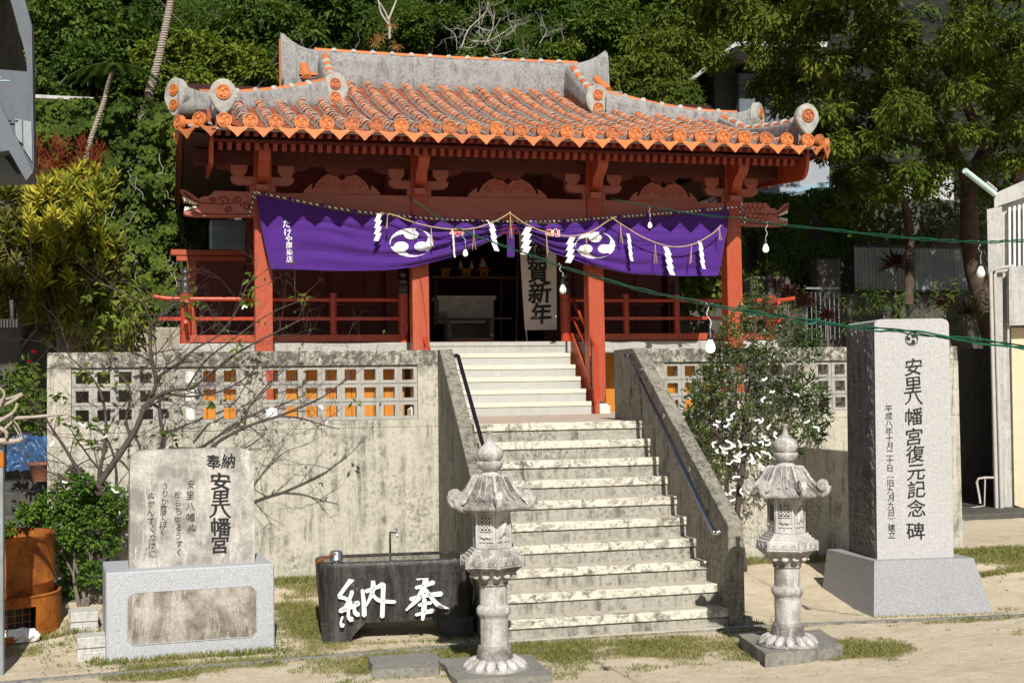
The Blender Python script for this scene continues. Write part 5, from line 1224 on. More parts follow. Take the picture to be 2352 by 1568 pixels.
# ================================================================== BANNER
BY = 6.76
tx = [585, 590, 700, 800, 870, 1000, 1100, 1175, 1250, 1300, 1390, 1500, 1600, 1675, 1690]; ty = [446, 449, 470, 488, 497, 508, 513, 515, 514, 512, 506, 498, 490, 483, 482]
bx = [590, 622, 700, 760, 850, 900, 950, 1000, 1050, 1100, 1150, 1172, 1180, 1200, 1265, 1320, 1370, 1450, 1530, 1600, 1649, 1675]; by = [455, 619, 620, 622, 622, 619, 613, 601, 586, 566, 543, 530, 530, 541, 577, 597, 613, 629, 633, 634, 634, 490]
def btop(x): return sinterp(tx, ty, x)
def bbot(x):
    if x < 622: return 455+(619-455)*((x-590)/32)**.8 if x > 590 else 455
    if x > 1649: return 634+(490-634)*((x-1649)/26)**1.2 if x < 1675 else 490
    return sinterp(bx[1:-1], by[1:-1], x)
def disp(x, y):
    t, b = btop(x), bbot(x); v = (y-t)/max(4, b-t)
    c = 1-min(1, abs(x-1175)/520); amp = .030+.045*c; n_ = noise.noise(Vector((x*.006, v*2.5, 2)))
    edge = min(1, abs(x-1175)/40)
    e2 = min(1, (x-590)/150) if x < 1175 else min(1, (1675-x)/120)
    cr = lambda t: 2*abs(sin(pi*t))**.65-1
    f = cr(2.7*v+.55*n_+.1+(.4 if x > 1175 else 0))*.6+cr(5.9*v+.9*n_+.3)*.34*(.3+c)+sin(2*pi*(4.1*v-x*.0012))*.18
    return amp*f*(.25+.75*max(0, e2))*(.3+.7*edge)*min(1, v*4+.1)
def cl(px, py, off=0): return at(px, py, BY-disp(px, py)-off)
bn = thing('shrine_banner', tuple(at(1175, 515, BY)), 'long purple cloth banner with white crests draped across the front columns', 'banner')
m = MB(); NX, NV = 300, 46; vs = []
for i in range(NX+1):
    x = 590+(1675-590)*i/NX
    for j in range(NV+1): y = btop(x)+(bbot(x)-btop(x))*j/NV; vs.append(cl(x, y))
m.add(vs, [(i*(NV+1)+j, (i+1)*(NV+1)+j, (i+1)*(NV+1)+j+1, i*(NV+1)+j+1) for i in range(NX) for j in range(NV)], True)
cloth_o = m.build('banner_cloth', M['purple'], bn, fix=False); sd = cloth_o.modifiers.new('thickness', 'SOLIDIFY'); sd.thickness = .004; sd.offset = 1
def subdiv_poly(pts):
    # fan of small quads so that a flat print follows the folds
    from mathutils.geometry import tessellate_polygon
    return
def decal(polys, name, mat, off):
    m = MB()
    for o in polys:
        bm = bmesh.new(); vv = [bm.verts.new((x, y, 0)) for x, y in o]; f = bm.faces.new(vv); bmesh.ops.triangulate(bm, faces=[f])
        for _ in range(2): bmesh.ops.subdivide_edges(bm, edges=[e for e in bm.edges if e.calc_length() > 5], cuts=1, use_grid_fill=True); bmesh.ops.triangulate(bm, faces=bm.faces[:])
        bm.verts.index_update(); m.add([cl(v.co.x, v.co.y, off) for v in bm.verts], [[v.index for v in f.verts] for f in bm.faces]); bm.free()
    return m.build(name, mat, cloth_o, fix=False)
for cx, cy, rx, ry in ((945, 557, 50, 33), (1367, 563, 46, 31)):
    decal([[(cx+x*rx, cy+y*ry) for x, y in o] for o in crest(1.0, radians(-90), -1)], 'white_crest', M['wcloth'], .0065)
m = MB()
for ch, x, y, s_ in (('た', 658, 514, 20), ('け', 661, 533, 19), ('や', 663, 549, 18), ('旗', 664, 563, 16), ('染', 665, 579.5, 15.5), ('店', 665, 595.5, 15.5)): letters(m, [(ch, x, y, s_, -s_)], lambda u, v: cl(u, v, .006), .012, .01, 1)
m.build('white_lettering', M['wcloth'], cloth_o, fix=False)
for ch, x, y in (('奉', 1050, 533), ('納', 1269, 534)):
    m = MB(); letters(m, [(ch, x, y, 34, -20)], lambda u, v: cl(u, v, .005), .06, .0, 1); m.build('letter_outline', M['wcloth'], cloth_o, fix=False)
    m = MB(); letters(m, [(ch, x, y, 34, -20)], lambda u, v: cl(u, v, .0085), .02, .0, 1); m.build('red_lettering', M['rcloth'], cloth_o, fix=False)
# cord with loops
cy_ = [btop(x)-3 for x in tx]
m = MB(); cp = [at(x, sinterp(tx, ty, x)-6, BY) for x in range(588, 1700, 12)]; m.tube(cp, .0125, 8); m.tube([at(588, 444, BY), at(583, 447, BY+.1), at(580, 470, BY+.12), at(571, 496, BY+.14)], .011, 8)
m.tube([at(584, 440, BY-.02), at(590, 452, BY-.03), at(580, 458, BY-.02), at(586, 438, BY-.02)], .010, 6)
m.tube([at(1697, 478, BY), at(1706, 474, BY), at(1712, 492, BY+.05), at(1710, 515, BY+.06)], .011, 8); m.tube([at(1703, 466, BY), at(1708, 480, BY), at(1700, 486, BY), at(1704, 515, BY+.02)], .009, 6)
m.build('banner_cord', M['twist'], bn)
for x in (607, 667, 741, 813, 885, 950, 1020, 1096, 1152, 1224, 1295, 1358, 1422, 1486, 1551, 1615, 1665):
    m = MB(); y = btop(x); m.bbox(at(x-3.6, y, BY).x, at(x+3.6, y, BY).x, BY-.016, BY+.016, at(x, y+3, BY).z, at(x, y-10, BY).z, .004); m.build('cord_loop', M['purple'], bn)
# centre tassel
m = MB(); q = at(1173, 545, BY-.06); m.bbox(q.x-.05, q.x+.05, q.y-.02, q.y+.02, at(1173, 592, BY).z, q.z+.12, .01); m.build('tassel_cloth', M['purple'], bn)
m = MB()
for sg in (-1, 1): m.tube([at(1173+sg*a, b, BY-.09) for a, b in ((0, 530), (8, 524), (17, 526), (19, 533), (12, 537), (2, 533))], .006, 6)
for dx in (-1, 5): m.tube([at(1171+dx, 530, BY-.09), at(1172+dx*.6, 545, BY-.09), at(1171+dx*1.3, 550, BY-.09)], .006, 6)
m.tube([at(1172, 493, BY-.05), at(1171, 545, BY-.1)], .005, 6); m.tube([at(1172, 493, BY-.05), at(1180, 530, BY-.1)], .005, 6); m.build('tassel_knot', M['redthread'], bn)
# ================================================================== STRAW ROPE WITH PAPER STREAMERS
SYp = 6.58
sr = thing('straw_rope', tuple(at(1171, 489, SYp)), 'thin straw rope in four swags hung with zigzag paper streamers over the banner', 'rope')
ropes = [[(872, 490), (886, 490), (905, 494), (945, 509), (992, 521), (1045, 527), (1092, 524), (1140, 507), (1171, 489)], [(1171, 489), (1200, 510), (1240, 529), (1290, 541), (1325, 541), (1362, 530), (1395, 508), (1412, 499)], [(1405, 500), (1435, 520), (1475, 544), (1520, 562), (1560, 567), (1600, 558), (1640, 534), (1656, 518)]]
m = MB()
for r_ in ropes: m.tube(bez([at(a, b, SYp) for a, b in r_], 30), .0085, 7)
m.tube([at(1171, 489, SYp), at(1171, 486, SYp), at(1173, 488, BY)], .006, 6); m.build('rope', M['straw'], sr)
random.seed(4)
for (x, y, h, wd, sk) in ((868, 490, 64, 11, -1.0), (1042, 527, 65, 4, .6), (1134, 510, 67, 11, .6), (1209, 521, 64, 15, -.9), (1310, 544, 60, 13, -.8), (1447, 536, 64, 7, .6), (1537, 566, 66, 12, .3), (1612, 553, 65, 8, .7)):
    # four stepped panels
    m = MB(); sg = -1 if sk < 0 else 1
    for k in range(4):
        y0 = y+h*(.0+k*.23); y1 = y0+h*.31; xo = x+sg*(k*wd*.33-wd*.5)+(3 if sg < 0 else -3)*0; sh_ = (wd*.45)*(-1 if sk < 0 else 1)
        xa_ = x+ (k-1.5)*wd*.22*(1 if sk > 0 else -.2)
        pts = [(xa_-wd*.5+wd*.35*(1 if sk < 0 else -1), y0), (xa_+wd*.5+wd*.35*(1 if sk < 0 else -1), y0+h*.02), (xa_+wd*.5-wd*.35*(1 if sk < 0 else -1), y1), (xa_-wd*.5-wd*.35*(1 if sk < 0 else -1), y1-h*.02)]
        P = [at(a, b, SYp-.01-.004*k+(.02 if i in (1, 2) else 0)) for i, (a, b) in enumerate(pts)]
        Q = [p_+Vector((0, .003, 0)) for p_ in P]; m.add(P+Q, [(0, 1, 2, 3), (7, 6, 5, 4), (0, 4, 5, 1), (1, 5, 6, 2), (2, 6, 7, 3), (3, 7, 4, 0)])
    m.build('paper_streamer', M['paper'], sr)
for (x, y, h) in ((890, 493, 38), (990, 520, 50), (1088, 525, 50), (1172, 490, 60), (1255, 535, 55), (1346, 535, 52), (1425, 512, 50), (1505, 560, 52), (1588, 560, 50), (1652, 520, 38)):
    m = MB()
    for k in range(3): dx = random.uniform(-5, 7); m.tube([at(x, y, SYp), at(x+dx*.4, y+h*.5, SYp-.01*k), at(x+dx, y+h*random.uniform(.8, 1), SYp-.01*k)], .004, 4)
    m.build('straw_tuft', M['straw'], sr)
# ================================================================== THINGS INSIDE THE HALL
gy = 8.25
bd = thing('greeting_board', tuple(at(1240, 785, gy)), 'tall cream board with four big black brush characters on a stand in the hall entrance', 'sign board')
c4 = [at(1193, 520, gy+.3), at(1277, 520, gy+.3), at(1279, 757, gy), at(1206, 758, gy)]
c4 = [at(1190, 500, gy), at(1277, 500, gy), at(1279, 757, gy), at(1206, 758, gy)]
m = MB(); m.add(c4+[q+Vector((0, .03, 0)) for q in c4], [(0, 1, 2, 3), (7, 6, 5, 4), (0, 4, 5, 1), (1, 5, 6, 2), (2, 6, 7, 3), (3, 7, 4, 0)]); bb = m.build('board', M['scroll_paper'], bd)
m = MB(); letters(m, [('謹', 1233, 577, 48, -50), ('賀', 1235, 625, 48, -54), ('新', 1240, 672, 54, -52), ('年', 1243, 720, 50, -52)], lambda u, v: at(u, v, gy-.004), .03, .03, 6); m.build('brush_characters', M['black'], bb, fix=False)
for (a, b, c_, d_, mt) in ((1208, 756, 1211, 787, 'vase'), (1269, 756, 1271, 786, 'blackp'), (1190, 500, 1186, 787, 'blackp')):
    m = MB(); m.tube([at(a, b, gy+.02), at(c_, d_, gy+.05)], .010, 6); m.build('stand_leg', M[mt], bd)
ob = thing('offertory_box', tuple(at(1070, 745, 9.0)), 'weathered pale box with a flat lid behind the dark table in the entrance', 'box')
y = 9.0; m = MB(); m.bbox(at(1008, 700, y).x, at(1134, 700, y).x, y, y+.4, at(1070, 743, y).z, at(1070, 687, y).z, .006); m.build('box_body', M['boxw'], ob)
m = MB(); m.bbox(at(1003, 700, y).x, at(1139, 700, y).x, y-.03, y+.43, at(1070, 688, y).z, at(1070, 679, y).z, .006); m.build('box_lid', M['boxw'], ob)
m = MB(); m.bbox(at(1035, 700, y).x, at(1128, 700, y).x, y+.02, y+.38, ZV, at(1070, 744, y).z, .004); m.build('box_foot', M['dwood'], ob)
tb2 = thing('low_table', tuple(at(1085, 785, 8.5)), 'low dark wooden table standing at the top of the stairs', 'table')
y = 8.5; m = MB(); m.bbox(at(995, 700, y).x, at(1176, 700, y).x, y, y+.3, at(1070, 733, y).z, at(1070, 728.5, y).z, .003); m.build('table_top', M['dwood'], tb2)
for px in (1027, 1125):
    for yy in (y+.03, y+.25): m = MB(); m.box(at(px, 700, y).x, at(px+10, 700, y).x, yy, yy+.04, ZV, at(1070, 733, y).z); m.build('leg', M['dwood'], tb2)
m = MB(); m.box(at(1037, 700, y).x, at(1126, 700, y).x, y+.04, y+.07, ZV, ZV+.085); m.build('plinth_board', simple('amber_shaded_wood', (.25, .12, .03), .6), tb2)
rk = thing('small_rack', tuple(at(1018, 745, 8.45)), 'small dark slatted rack at the left end of the low table', 'rack'); y = 8.45
for k in range(6): m = MB(); m.box(at(1009+k*3.2, 700, y).x, at(1010.6+k*3.2, 700, y).x, y, y+.02, at(1018, 742, y).z, at(1018, 715, y).z); m.build('slat', M['dwood'], rk)
m = MB(); m.box(at(1008, 700, y).x, at(1029, 700, y).x, y+.02, y+.04, at(1018, 730, y).z, at(1018, 727, y).z); m.build('cross_bar', M['dwood'], rk)
y = 10.6; sf = thing('altar_shelf', tuple(at(1080, 640, y)), 'brown wooden altar shelf running across the dark hall interior', 'shelf')
m = MB(); m.bbox(at(985, 640, y).x, at(1240, 640, y).x, y-.25, y+.3, at(1080, 643, y).z, at(1080, 637, y).z, .004); m.build('shelf_board', simple('altar_wood', (.22, .09, .04), .5), sf)
for px in (992, 1140): m = MB(); m.box(at(px, 640, y).x, at(px+7, 640, y).x, y-.2, y-.14, ZV, at(1080, 643, y).z); m.build('shelf_post', M['dwood'], sf)
zs_ = at(1080, 637, y).z
for px, lab in ((1022, 'leftmost small wooden offering stand on the altar shelf'), (1070, 'middle small wooden offering stand on the altar shelf, under two white vases'), (1110, 'small offering stand under the red and white ornament on the altar shelf')):
    t = thing('offering_stand', (at(px, 637, y).x, y, zs_), lab, 'offering stand', 'offering stands on the altar shelf'); x = at(px, 637, y).x
    m = MB(); m.bbox(x-.065, x+.065, y-.065, y+.065, zs_, zs_+.12, .004); m.build('stand_body', M['orange'], t); m = MB(); m.bbox(x-.095, x+.095, y-.095, y+.095, zs_+.12, zs_+.145, .004); m.build('tray', M['orange'], t)
    m = MB(); m.lathe([(.022, 0), (.022, .006)], 14, (0, 0, 0)); m.v = [(x+a, y-.07+c_, zs_+.06+b) for a, b, c_ in m.v]; m.build('dark_opening_disc', M['black'], t)  # black disc stands in for the dark hole in the stand
for px in (1058, 1083):
    x = at(px, 600, y).x; m = MB(); m.lathe([(.022, 0), (.036, .02), (.038, .05), (.018, .08), (.012, .11), (.02, .13)], 16, (x, y, zs_+.145)); solo('white_vase', m, M['vase'], 'small white sake vase on the altar, %s of the pair' % ('left' if px < 1070 else 'right'), 'vase', 'white vases on the altar', (x, y, zs_+.145))
x = at(1109, 600, y).x; t = thing('rice_cake_ornament', (x, y, zs_+.145), 'stacked white ornament with red trimmings on the altar shelf', 'ornament')
for (r_, z0, mt) in ((.08, 0, 'rcloth'), (.07, .035, 'vase'), (.05, .08, 'vase'), (.03, .125, 'vase'), (.05, .155, 'rcloth')): m = MB(); m.lathe([(r_*.6, z0), (r_, z0+.012), (r_, z0+.028), (r_*.5, z0+.04)], 16, (x, y, zs_+.145)); m.build('tier', M[mt], t)
br_ = thing('broom_pole', tuple(at(525, 760, 8.4)), 'grey pole leaning behind the left railing', 'pole'); m = MB(); m.tube([at(523, 762, 8.4), at(562, 640, 8.6)], .011, 8); m.build('pole', M['corr'], br_)
for (px, py, Y, s_, lab) in ((625, 950, 6.4, .09, 'rounded white stone on the landing behind the left pierced wall'), ):
    bm = bmesh.new(); bmesh.ops.create_icosphere(bm, subdivisions=3, radius=1); m = MB(); bm.verts.index_update(); c = at(px, py, Y); c.z = ZL+.08
    m.add([c+Vector((v.co.x*.1, v.co.y*.1, v.co.z*.09))*(1+.15*noise.noise(v.co*2)) for v in bm.verts], [[v.index for v in f.verts] for f in bm.faces], True); bm.free(); solo('white_stone', m, M['white'], lab, 'stone')
# ================================================================== LIGHT STRINGS
def cable(name, pts, lab, twist_n=60, r=.0045):
    t = thing(name, tuple(atd(*pts[0])), lab, 'cable'); P = bez([atd(*q) for q in pts], 120); n_ = len(P); m = MB(); random.seed(9)
    for s_, r_, mt in ((0, r, 'green'), (pi, r*.8, 'green'), (pi/2, r*.7, 'blackp')):
        Q = [P[i]+Vector((0, .4, 1)).normalized()*.010*sin(i*.42+s_+.9*sin(i*.13))+Vector((0, 0, random.uniform(-.002, .002))) for i in range(n_)]
        m = MB(); m.tube(Q, r_, 5); m.build('wire', M[mt], t)
    return P
cable('light_cable', [(935, 449, 18), (1000, 495, 16.8), (1058, 528, 14.2), (1130, 555, 13.2), (1200, 580, 12.3), (1290, 612, 11), (1400, 645, 9.6), (1500, 672, 8.5), (1620, 697, 7.5), (1740, 719, 6.9), (1850, 737, 6.5), (2000, 754, 6), (2150, 770, 5.6), (2352, 800, 5.2), (2500, 830, 5)], 'twisted green cable with bulbs sagging from the lintel down to the right foreground')
cable('light_cable', [(1405, 457, 18.3), (1490, 475, 16.5), (1600, 492, 14.5), (1700, 502, 13.2), (1762, 513, 12.4), (1900, 527, 11.3), (2050, 543, 10.3), (2150, 551, 9.8), (2245, 556, 9.3), (2352, 553, 9), (2480, 545, 8.8)], 'thin green cable with bulbs running level above the monument to the white building')
lp = MB(); lp.tube([atd(1862, 741, 6.45), atd(1872, 733, 6.4), atd(1885, 731, 6.4), atd(1880, 737, 6.4), atd(1866, 744, 6.4), atd(1857, 744, 6.4)], .004, 5); solo('cable_tie', lp, M['green'], 'loose knotted end of green string on the lower cable', 'string')
def bulb(px, py, D, hang, on, label, cable_top=None):
    s_ = hang; top = atd(px if cable_top is None else cable_top[0], py if cable_top is None else cable_top[1], D); ppm = F_PX/D
    # glass bottom at py_b; proportions fixed to a real bulb 0.11 m high
    gb = atd(px, cable_top[2] if cable_top else py, D); x, y, z = gb
    t = thing('hanging_bulb', (x, y, z), label, 'light bulb', 'bulbs hanging from the light cables')
    k = s_; m = MB(); m.lathe([(.001, 0), (.012*k, .002*k), (.024*k, .010*k), (.030*k, .026*k), (.030*k, .038*k), (.025*k, .055*k), (.016*k, .074*k), (.0135*k, .085*k)], 24, (x, y, z)); m.build('glass', M['bulb_on' if on else 'bulb_off'], t)
    m = MB(); m.lathe([(.0145*k, .082*k), (.019*k, .085*k), (.019*k, .10*k), (.016*k, .103*k), (.0165*k, .125*k), (.012*k, .132*k), (.008*k, .15*k)], 16, (x, y, z)); m.build('socket', M['blackp'], t)
    st_ = Vector((x, y, z+.148*k)); m = MB(); dz = top-st_; m.tube(bez([st_, st_+dz*.3+Vector((.012*k, 0, 0)), st_+dz*.6+Vector((-.01*k, 0, 0)), st_+dz*.9+Vector((.008*k, 0, 0)), top+Vector((-.006, 0, .012))], 16), .0028*k**.5, 5); m.build('lead', M['vase'], t)
    m = MB(); m.tube([top+Vector((-.02*k, 0, -.008)), top+Vector((.02*k, 0, 0))], .008*k**.5, 6); m.build('clip', M['blackp'], t)
for (gx, gyb, D, k, on, lab, ct) in ((1069, 589, 14.2, .9, True, 'small lit bulb in front of the banner left of the centre tassel', (1060, 528, 589)), (1293, 675, 11.0, .95, False, 'unlit white bulb hanging in front of the greeting board', (1285, 608, 675)), (1632, 811, 7.4, .92, True, 'largest lit bulb, hanging low in front of the right end column', (1624, 700, 811)),
                                    (1493, 524, 16.4, .9, True, 'small lit bulb high in front of the lintel at the right bay', (1492, 476, 524)), (1759, 580, 12.3, .95, True, 'lit bulb below the right dragon head', (1762, 513, 580)), (2253, 638, 9.3, .98, False, 'unlit white bulb hanging beside the corner of the white building', (2249, 557, 638))):
    bulb(gx, gyb, D, k, on, lab, ct)
# ================================================================== VEGETATION TOOLS
def leaf_quads(vs, fs, c, nrm, dirn, L, Wd, fold=.25, heart=False):
    d = dirn.normalized(); s_ = d.cross(nrm); s_ = s_.normalized() if s_.length > 1e-5 else d.orthogonal().normalized(); up = s_.cross(d)
    n = len(vs)
    if heart:
        vs += [c, c+d*L*.45+s_*Wd*.5-up*.05*L, c+d*L-up*.12*L, c+d*L*.45-s_*Wd*.5-up*.05*L, c-d*L*.12+s_*Wd*.35, c-d*L*.12-s_*Wd*.35]
        fs += [(n, n+1, n+2), (n, n+2, n+3), (n, n+4, n+1), (n, n+3, n+5)]
    else:
        vs += [c, c+d*L*.45+s_*Wd*.5+up*fold*Wd, c+d*L-up*fold*L*.25, c+d*L*.45-s_*Wd*.5+up*fold*Wd]
        fs += [(n, n+1, n+2), (n, n+2, n+3)]
def cloud(vs, fs, c, rad, n, L, Wd, rng, droop=.5, up_bias=.6, shell=.55, front=None, sprays=0, heart=False, gap=None):
    # leaves through an ellipsoid clump, denser near its surface
    c = Vector(c); rad = Vector(rad) if not isinstance(rad, (int, float)) else Vector((rad, rad, rad))
    k = 0
    while k < n:
        u = Vector((rng.gauss(0, 1), rng.gauss(0, 1), rng.gauss(0, 1))).normalized()
        if u.z < -.75 and rng.random() < .7: continue
        if front is not None and u.dot(front) < -.35 and rng.random() < .8: continue
        if gap is not None and noise.noise(u*gap+c*3) < -.12 and rng.random() < .85: k += .3; continue
        r = shell+(1-shell)*rng.random()**.6; p = c+Vector((u.x*rad.x, u.y*rad.y, u.z*rad.z))*r
        m = max(1, sprays); base = (u+Vector((rng.gauss(0, .5), rng.gauss(0, .5), rng.gauss(0, .4)-droop))).normalized()
        for j in range(m):
            q = p+base*(j*L*.38)
            d = (base+Vector((rng.gauss(0, .55), rng.gauss(0, .55), rng.gauss(0, .4)-droop*.5)))
            nr = Vector((rng.gauss(0, .5), rng.gauss(0, .5)-.3, up_bias+rng.gauss(0, .4)))+u*.5
            s_ = rng.uniform(.7, 1.25); leaf_quads(vs, fs, q, nr, d, L*s_, Wd*s_, heart=heart); k += 1
def crown_mesh(name, mat, n, L, Wd, seed, clumps=22, flat=.8, droop=.5, sprays=4):
    rng = random.Random(seed); vs, fs = [], []
    for i in range(clumps):
        u = Vector((rng.gauss(0, 1), rng.gauss(0, 1), rng.gauss(0, 1)*.9+.15)).normalized()*rng.uniform(.45, .86); u.z *= flat
        cr = rng.uniform(.16, .34); cloud(vs, fs, u, (cr, cr, cr*.6), n//clumps, L*rng.uniform(.8, 1.3), Wd*1.15, rng, droop, sprays=sprays, shell=.62, gap=2.6)
    m = MB(); m.add(vs, fs); return m.mesh(name, mat)
# crowns have radius 1; leaf length is relative to it
CR = {'a': crown_mesh('crown', M['leaf_a'], 9000, .105, .050, 1), 'b': crown_mesh('crown', M['leaf_b'], 9000, .10, .048, 2), 'c': crown_mesh('crown', M['leaf_c'], 9500, .12, .042, 3, droop=.9),
      'f': crown_mesh('crown', M['leaf_feather'], 15000, .050, .012, 4, droop=.2, sprays=6), 'd': crown_mesh('crown', M['leaf_a'], 8000, .12, .06, 5), 'e': crown_mesh('crown', M['leaf_b'], 8000, .13, .062, 6)}
kinds = {'a': 'dark green broad-leaved', 'b': 'yellow-green', 'c': 'drooping-leaved', 'f': 'feathery pale green', 'd': 'deep green large-leaved', 'e': 'light green large-leaved'}
trng = random.Random(77)
# ---- hillside
d = MB(); nxh, nyh = 60, 34; vs = []
def HZ(x, y):
    t = (y-14.2)/20; base = 1.2+(17*max(0, t)**.85 if t > 0 else 0); return base+.5*noise.noise(Vector((x*.3, y*.3, 0)))
for j in range(nyh+1):
    for i in range(nxh+1): x = -26+i*62/nxh; y = 14.2+j*26/nyh; vs.append((x, y, HZ(x, y)))
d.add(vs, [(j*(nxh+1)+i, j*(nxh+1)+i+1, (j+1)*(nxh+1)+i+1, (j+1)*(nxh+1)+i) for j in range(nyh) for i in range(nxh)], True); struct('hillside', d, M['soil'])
def trunk_mb(p0, p1, r0, r1, rng, wob=.25):
    P = [Vector(p0).lerp(Vector(p1), i/6)+(Vector((rng.gauss(0, wob*.3), rng.gauss(0, wob*.3), 0)) if 0 < i < 6 else Vector()) for i in range(7)]; m = MB(); m.tube(P, [r0+(r1-r0)*i/6 for i in range(7)], 8); return m
def hill_tree(px, py, Y, R, kd, where, flat=1.0):
    c = at(px, py, Y); g = max(1.3, HZ(c.x, Y) if Y > 14.2 else 1.6); base = Vector((c.x+trng.uniform(-.4, .4), Y+.2, min(g, c.z-R)-.2))
    t = thing('tree', tuple(base), '%s tree on the hillside, %s' % (kinds[kd], where), 'tree', 'trees on the hillside')
    inst('crown', CR[kd], t, Matrix.Translation(c) @ Matrix.Rotation(trng.uniform(0, 6.28), 4, 'Z') @ Matrix.Diagonal((R*trng.uniform(.95, 1.15), R, R*flat*trng.uniform(.85, 1.05), 1)))
    m = trunk_mb(base, c+Vector((0, 0, R*.3)), .10, .04, trng); 
    for _ in range(5): q = c+Vector((trng.uniform(-.7, .7)*R, trng.uniform(-.6, .3)*R, trng.uniform(-.3, .7)*R)); m.tube([base.lerp(c, .75), base.lerp(c, .9).lerp(q, .5)+Vector((0, 0, .1)), q], [.04, .028, .012], 6)
    m.build('trunk', M['bark'], t)
    if trng.random() < .35:
        for _ in range(2):
            m = MB(); a0 = trng.uniform(0, 6.28); q = c+Vector((cos(a0)*R*.5, -R*.75, sin(a0)*R*.5)); P = [q]
            for i in range(6): P.append(P[-1]+Vector((trng.gauss(.16*cos(a0), .035), trng.gauss(-.02, .02), trng.gauss(.10, .035)))*R)
            m.tube(P, [.016*(1-i/8) for i in range(7)], 5)
            for j in (2, 4): m.tube([P[j], P[j]+Vector((trng.gauss(0, .12), -.02, trng.uniform(.05, .2)))*R, P[j]+Vector((trng.gauss(0, .2), -.03, trng.uniform(.2, .4)))*R], [.008, .006, .003], 4)
            m.build('branch', M['bark'], t)
HT = [(110, 90, 19, 1.55, 'a', 'upper left behind the grey building'), (235, 70, 22, 1.8, 'd', 'top left, between grey building and leaning palm trunk'), (215, 190, 18, 1.2, 'a', 'left, between the two palm trunks'), (310, 120, 20, 1.4, 'a', 'left, behind the tall palm trunk'),
      (430, 150, 17.5, 1.15, 'b', 'left of the roof, right of the tall palm trunk'), (500, 70, 21, 1.5, 'f', 'below the cream house at the top left'), (545, 180, 17, 1.1, 'b', 'above the left hip ridge'), (470, 230, 15.5, .75, 'e', 'directly above the left hip ridge end'),
      (600, 90, 20, 1.35, 'a', 'left of the main ridge tip'), (640, 170, 17.5, .85, 'd', 'touching the left end of the main ridge'), (690, 40, 22, 1.7, 'd', 'above the left ridge tip'), (800, 90, 22, 1.4, 'f', 'behind the left part of the main ridge'), (890, 70, 23, 1.5, 'f', 'behind the ridge, with brown dead fronds'),
      (980, 80, 21, 1.1, 'a', 'left of the bleached branches'), (1050, 60, 25, 1.7, 'd', 'behind the bleached branches'), (1130, 150, 19.5, .9, 'a', 'just above the middle of the ridge'), (1200, 110, 21.5, 1.05, 'f', 'right of the bleached branches'), (1270, 50, 24, 1.6, 'a', 'top centre right of the sky gap'),
      (1280, 150, 18, .75, 'e', 'low by the ridge, right of centre'), (1370, 90, 20, 1.4, 'a', 'above the right ridge tip'), (1440, 60, 22, 1.5, 'b', 'top, right of the right ridge tip'), (1450, 190, 16.5, 1.2, 'c', 'right of the ridge tip, drooping over the roof'), (1560, 100, 18.5, 1.3, 'c', 'left of the grey house roof'),
      (1530, 240, 15.5, .85, 'c', 'low between the right hip ridge and grey house'), (1600, 30, 21, 1.6, 'b', 'top above the grey house eave'), (70, 250, 17, 1.1, 'd', 'beside the grey building, over the white ledge'), (150, 20, 26, 2.2, 'd', 'topmost at the left edge'), (330, 20, 26, 1.9, 'b', 'topmost, left of the cream house'),
      (760, 0, 28, 2.3, 'a', 'skyline above the left ridge'), (940, -10, 28, 2.0, 'd', 'skyline, left of the sky gap'), (1170, -5, 28, 2.0, 'a', 'skyline, right of the sky gap'), (1400, -20, 28, 2.4, 'd', 'skyline above the right ridge tip'), (1700, -40, 26, 2.2, 'c', 'skyline above the grey house'), (630, -30, 28, 1.8, 'd', 'skyline right of the cream house')]
for px, py, Y, R, kd, wh in HT: hill_tree(px, py, Y, R, kd, wh)
# undergrowth on the hill that reads as one mass
vs, fs = [], []; rng = random.Random(21)
for _ in range(150):
    px = rng.uniform(40, 2400); py = rng.uniform(-60, 330); Y = 18+(330-py)/390*14; q = at(px, py, Y); q.z = min(q.z, HZ(q.x, Y)+rng.uniform(-.2, 1.6)); cloud(vs, fs, q, (.9, .6, .7), 100, .20, .085, rng, .4, front=Vector((0, -1, .3)), sprays=4)
m = MB(); m.add(vs, fs); tag(m.build('undergrowth', M['leaf_a'], None, False), 'dense dark undergrowth covering the hillside between the trees', 'undergrowth', kind='stuff')
# ---- palm trunks
def palm(pts, r0, r1, label):
    P = [at(a, b, y) for a, b, y in pts]; t = thing('palm_trunk', tuple(P[-1]), label, 'palm'); m = MB(); P = bez(P, 60); n_ = len(P)
    m.tube(P, [(r0+(r1-r0)*i/(n_-1))*(1+.06*sin(i*2.1)) for i in range(n_)], 12); m.build('trunk', M['palm'], t); return t
palm([(400, -40, 14), (385, 40, 13.9), (368, 120, 13.8), (350, 190, 13.7), (342, 215, 13.6), (335, 300, 13.6)], .065, .085, 'thick pale ringed palm trunk leaning up to the top edge, left of the roof')
pt = palm([(262, 158, 13.2), (250, 190, 13.1), (238, 235, 13), (215, 300, 12.8), (200, 350, 12.7), (193, 400, 12.6)], .038, .048, 'thinner palm trunk curving up from the croton bushes')
vs, fs = [], []; c = at(265, 155, 13.2)
for k in range(10):
    a = 2*pi*k/10; 
    for j in range(26):
        t = j/25; q = c+Vector((cos(a)*t*.75, sin(a)*t*.5, .32*t-.55*t*t)); 
        for s_ in (-1, 1): leaf_quads(vs, fs, q, Vector((0, -.2, 1)), Vector((cos(a)*.6-sin(a)*s_, sin(a)*.6+cos(a)*s_, -.35)), .20, .03)
m = MB(); m.add(vs, fs); m.build('frond', M['leaf_a'], pt, False)
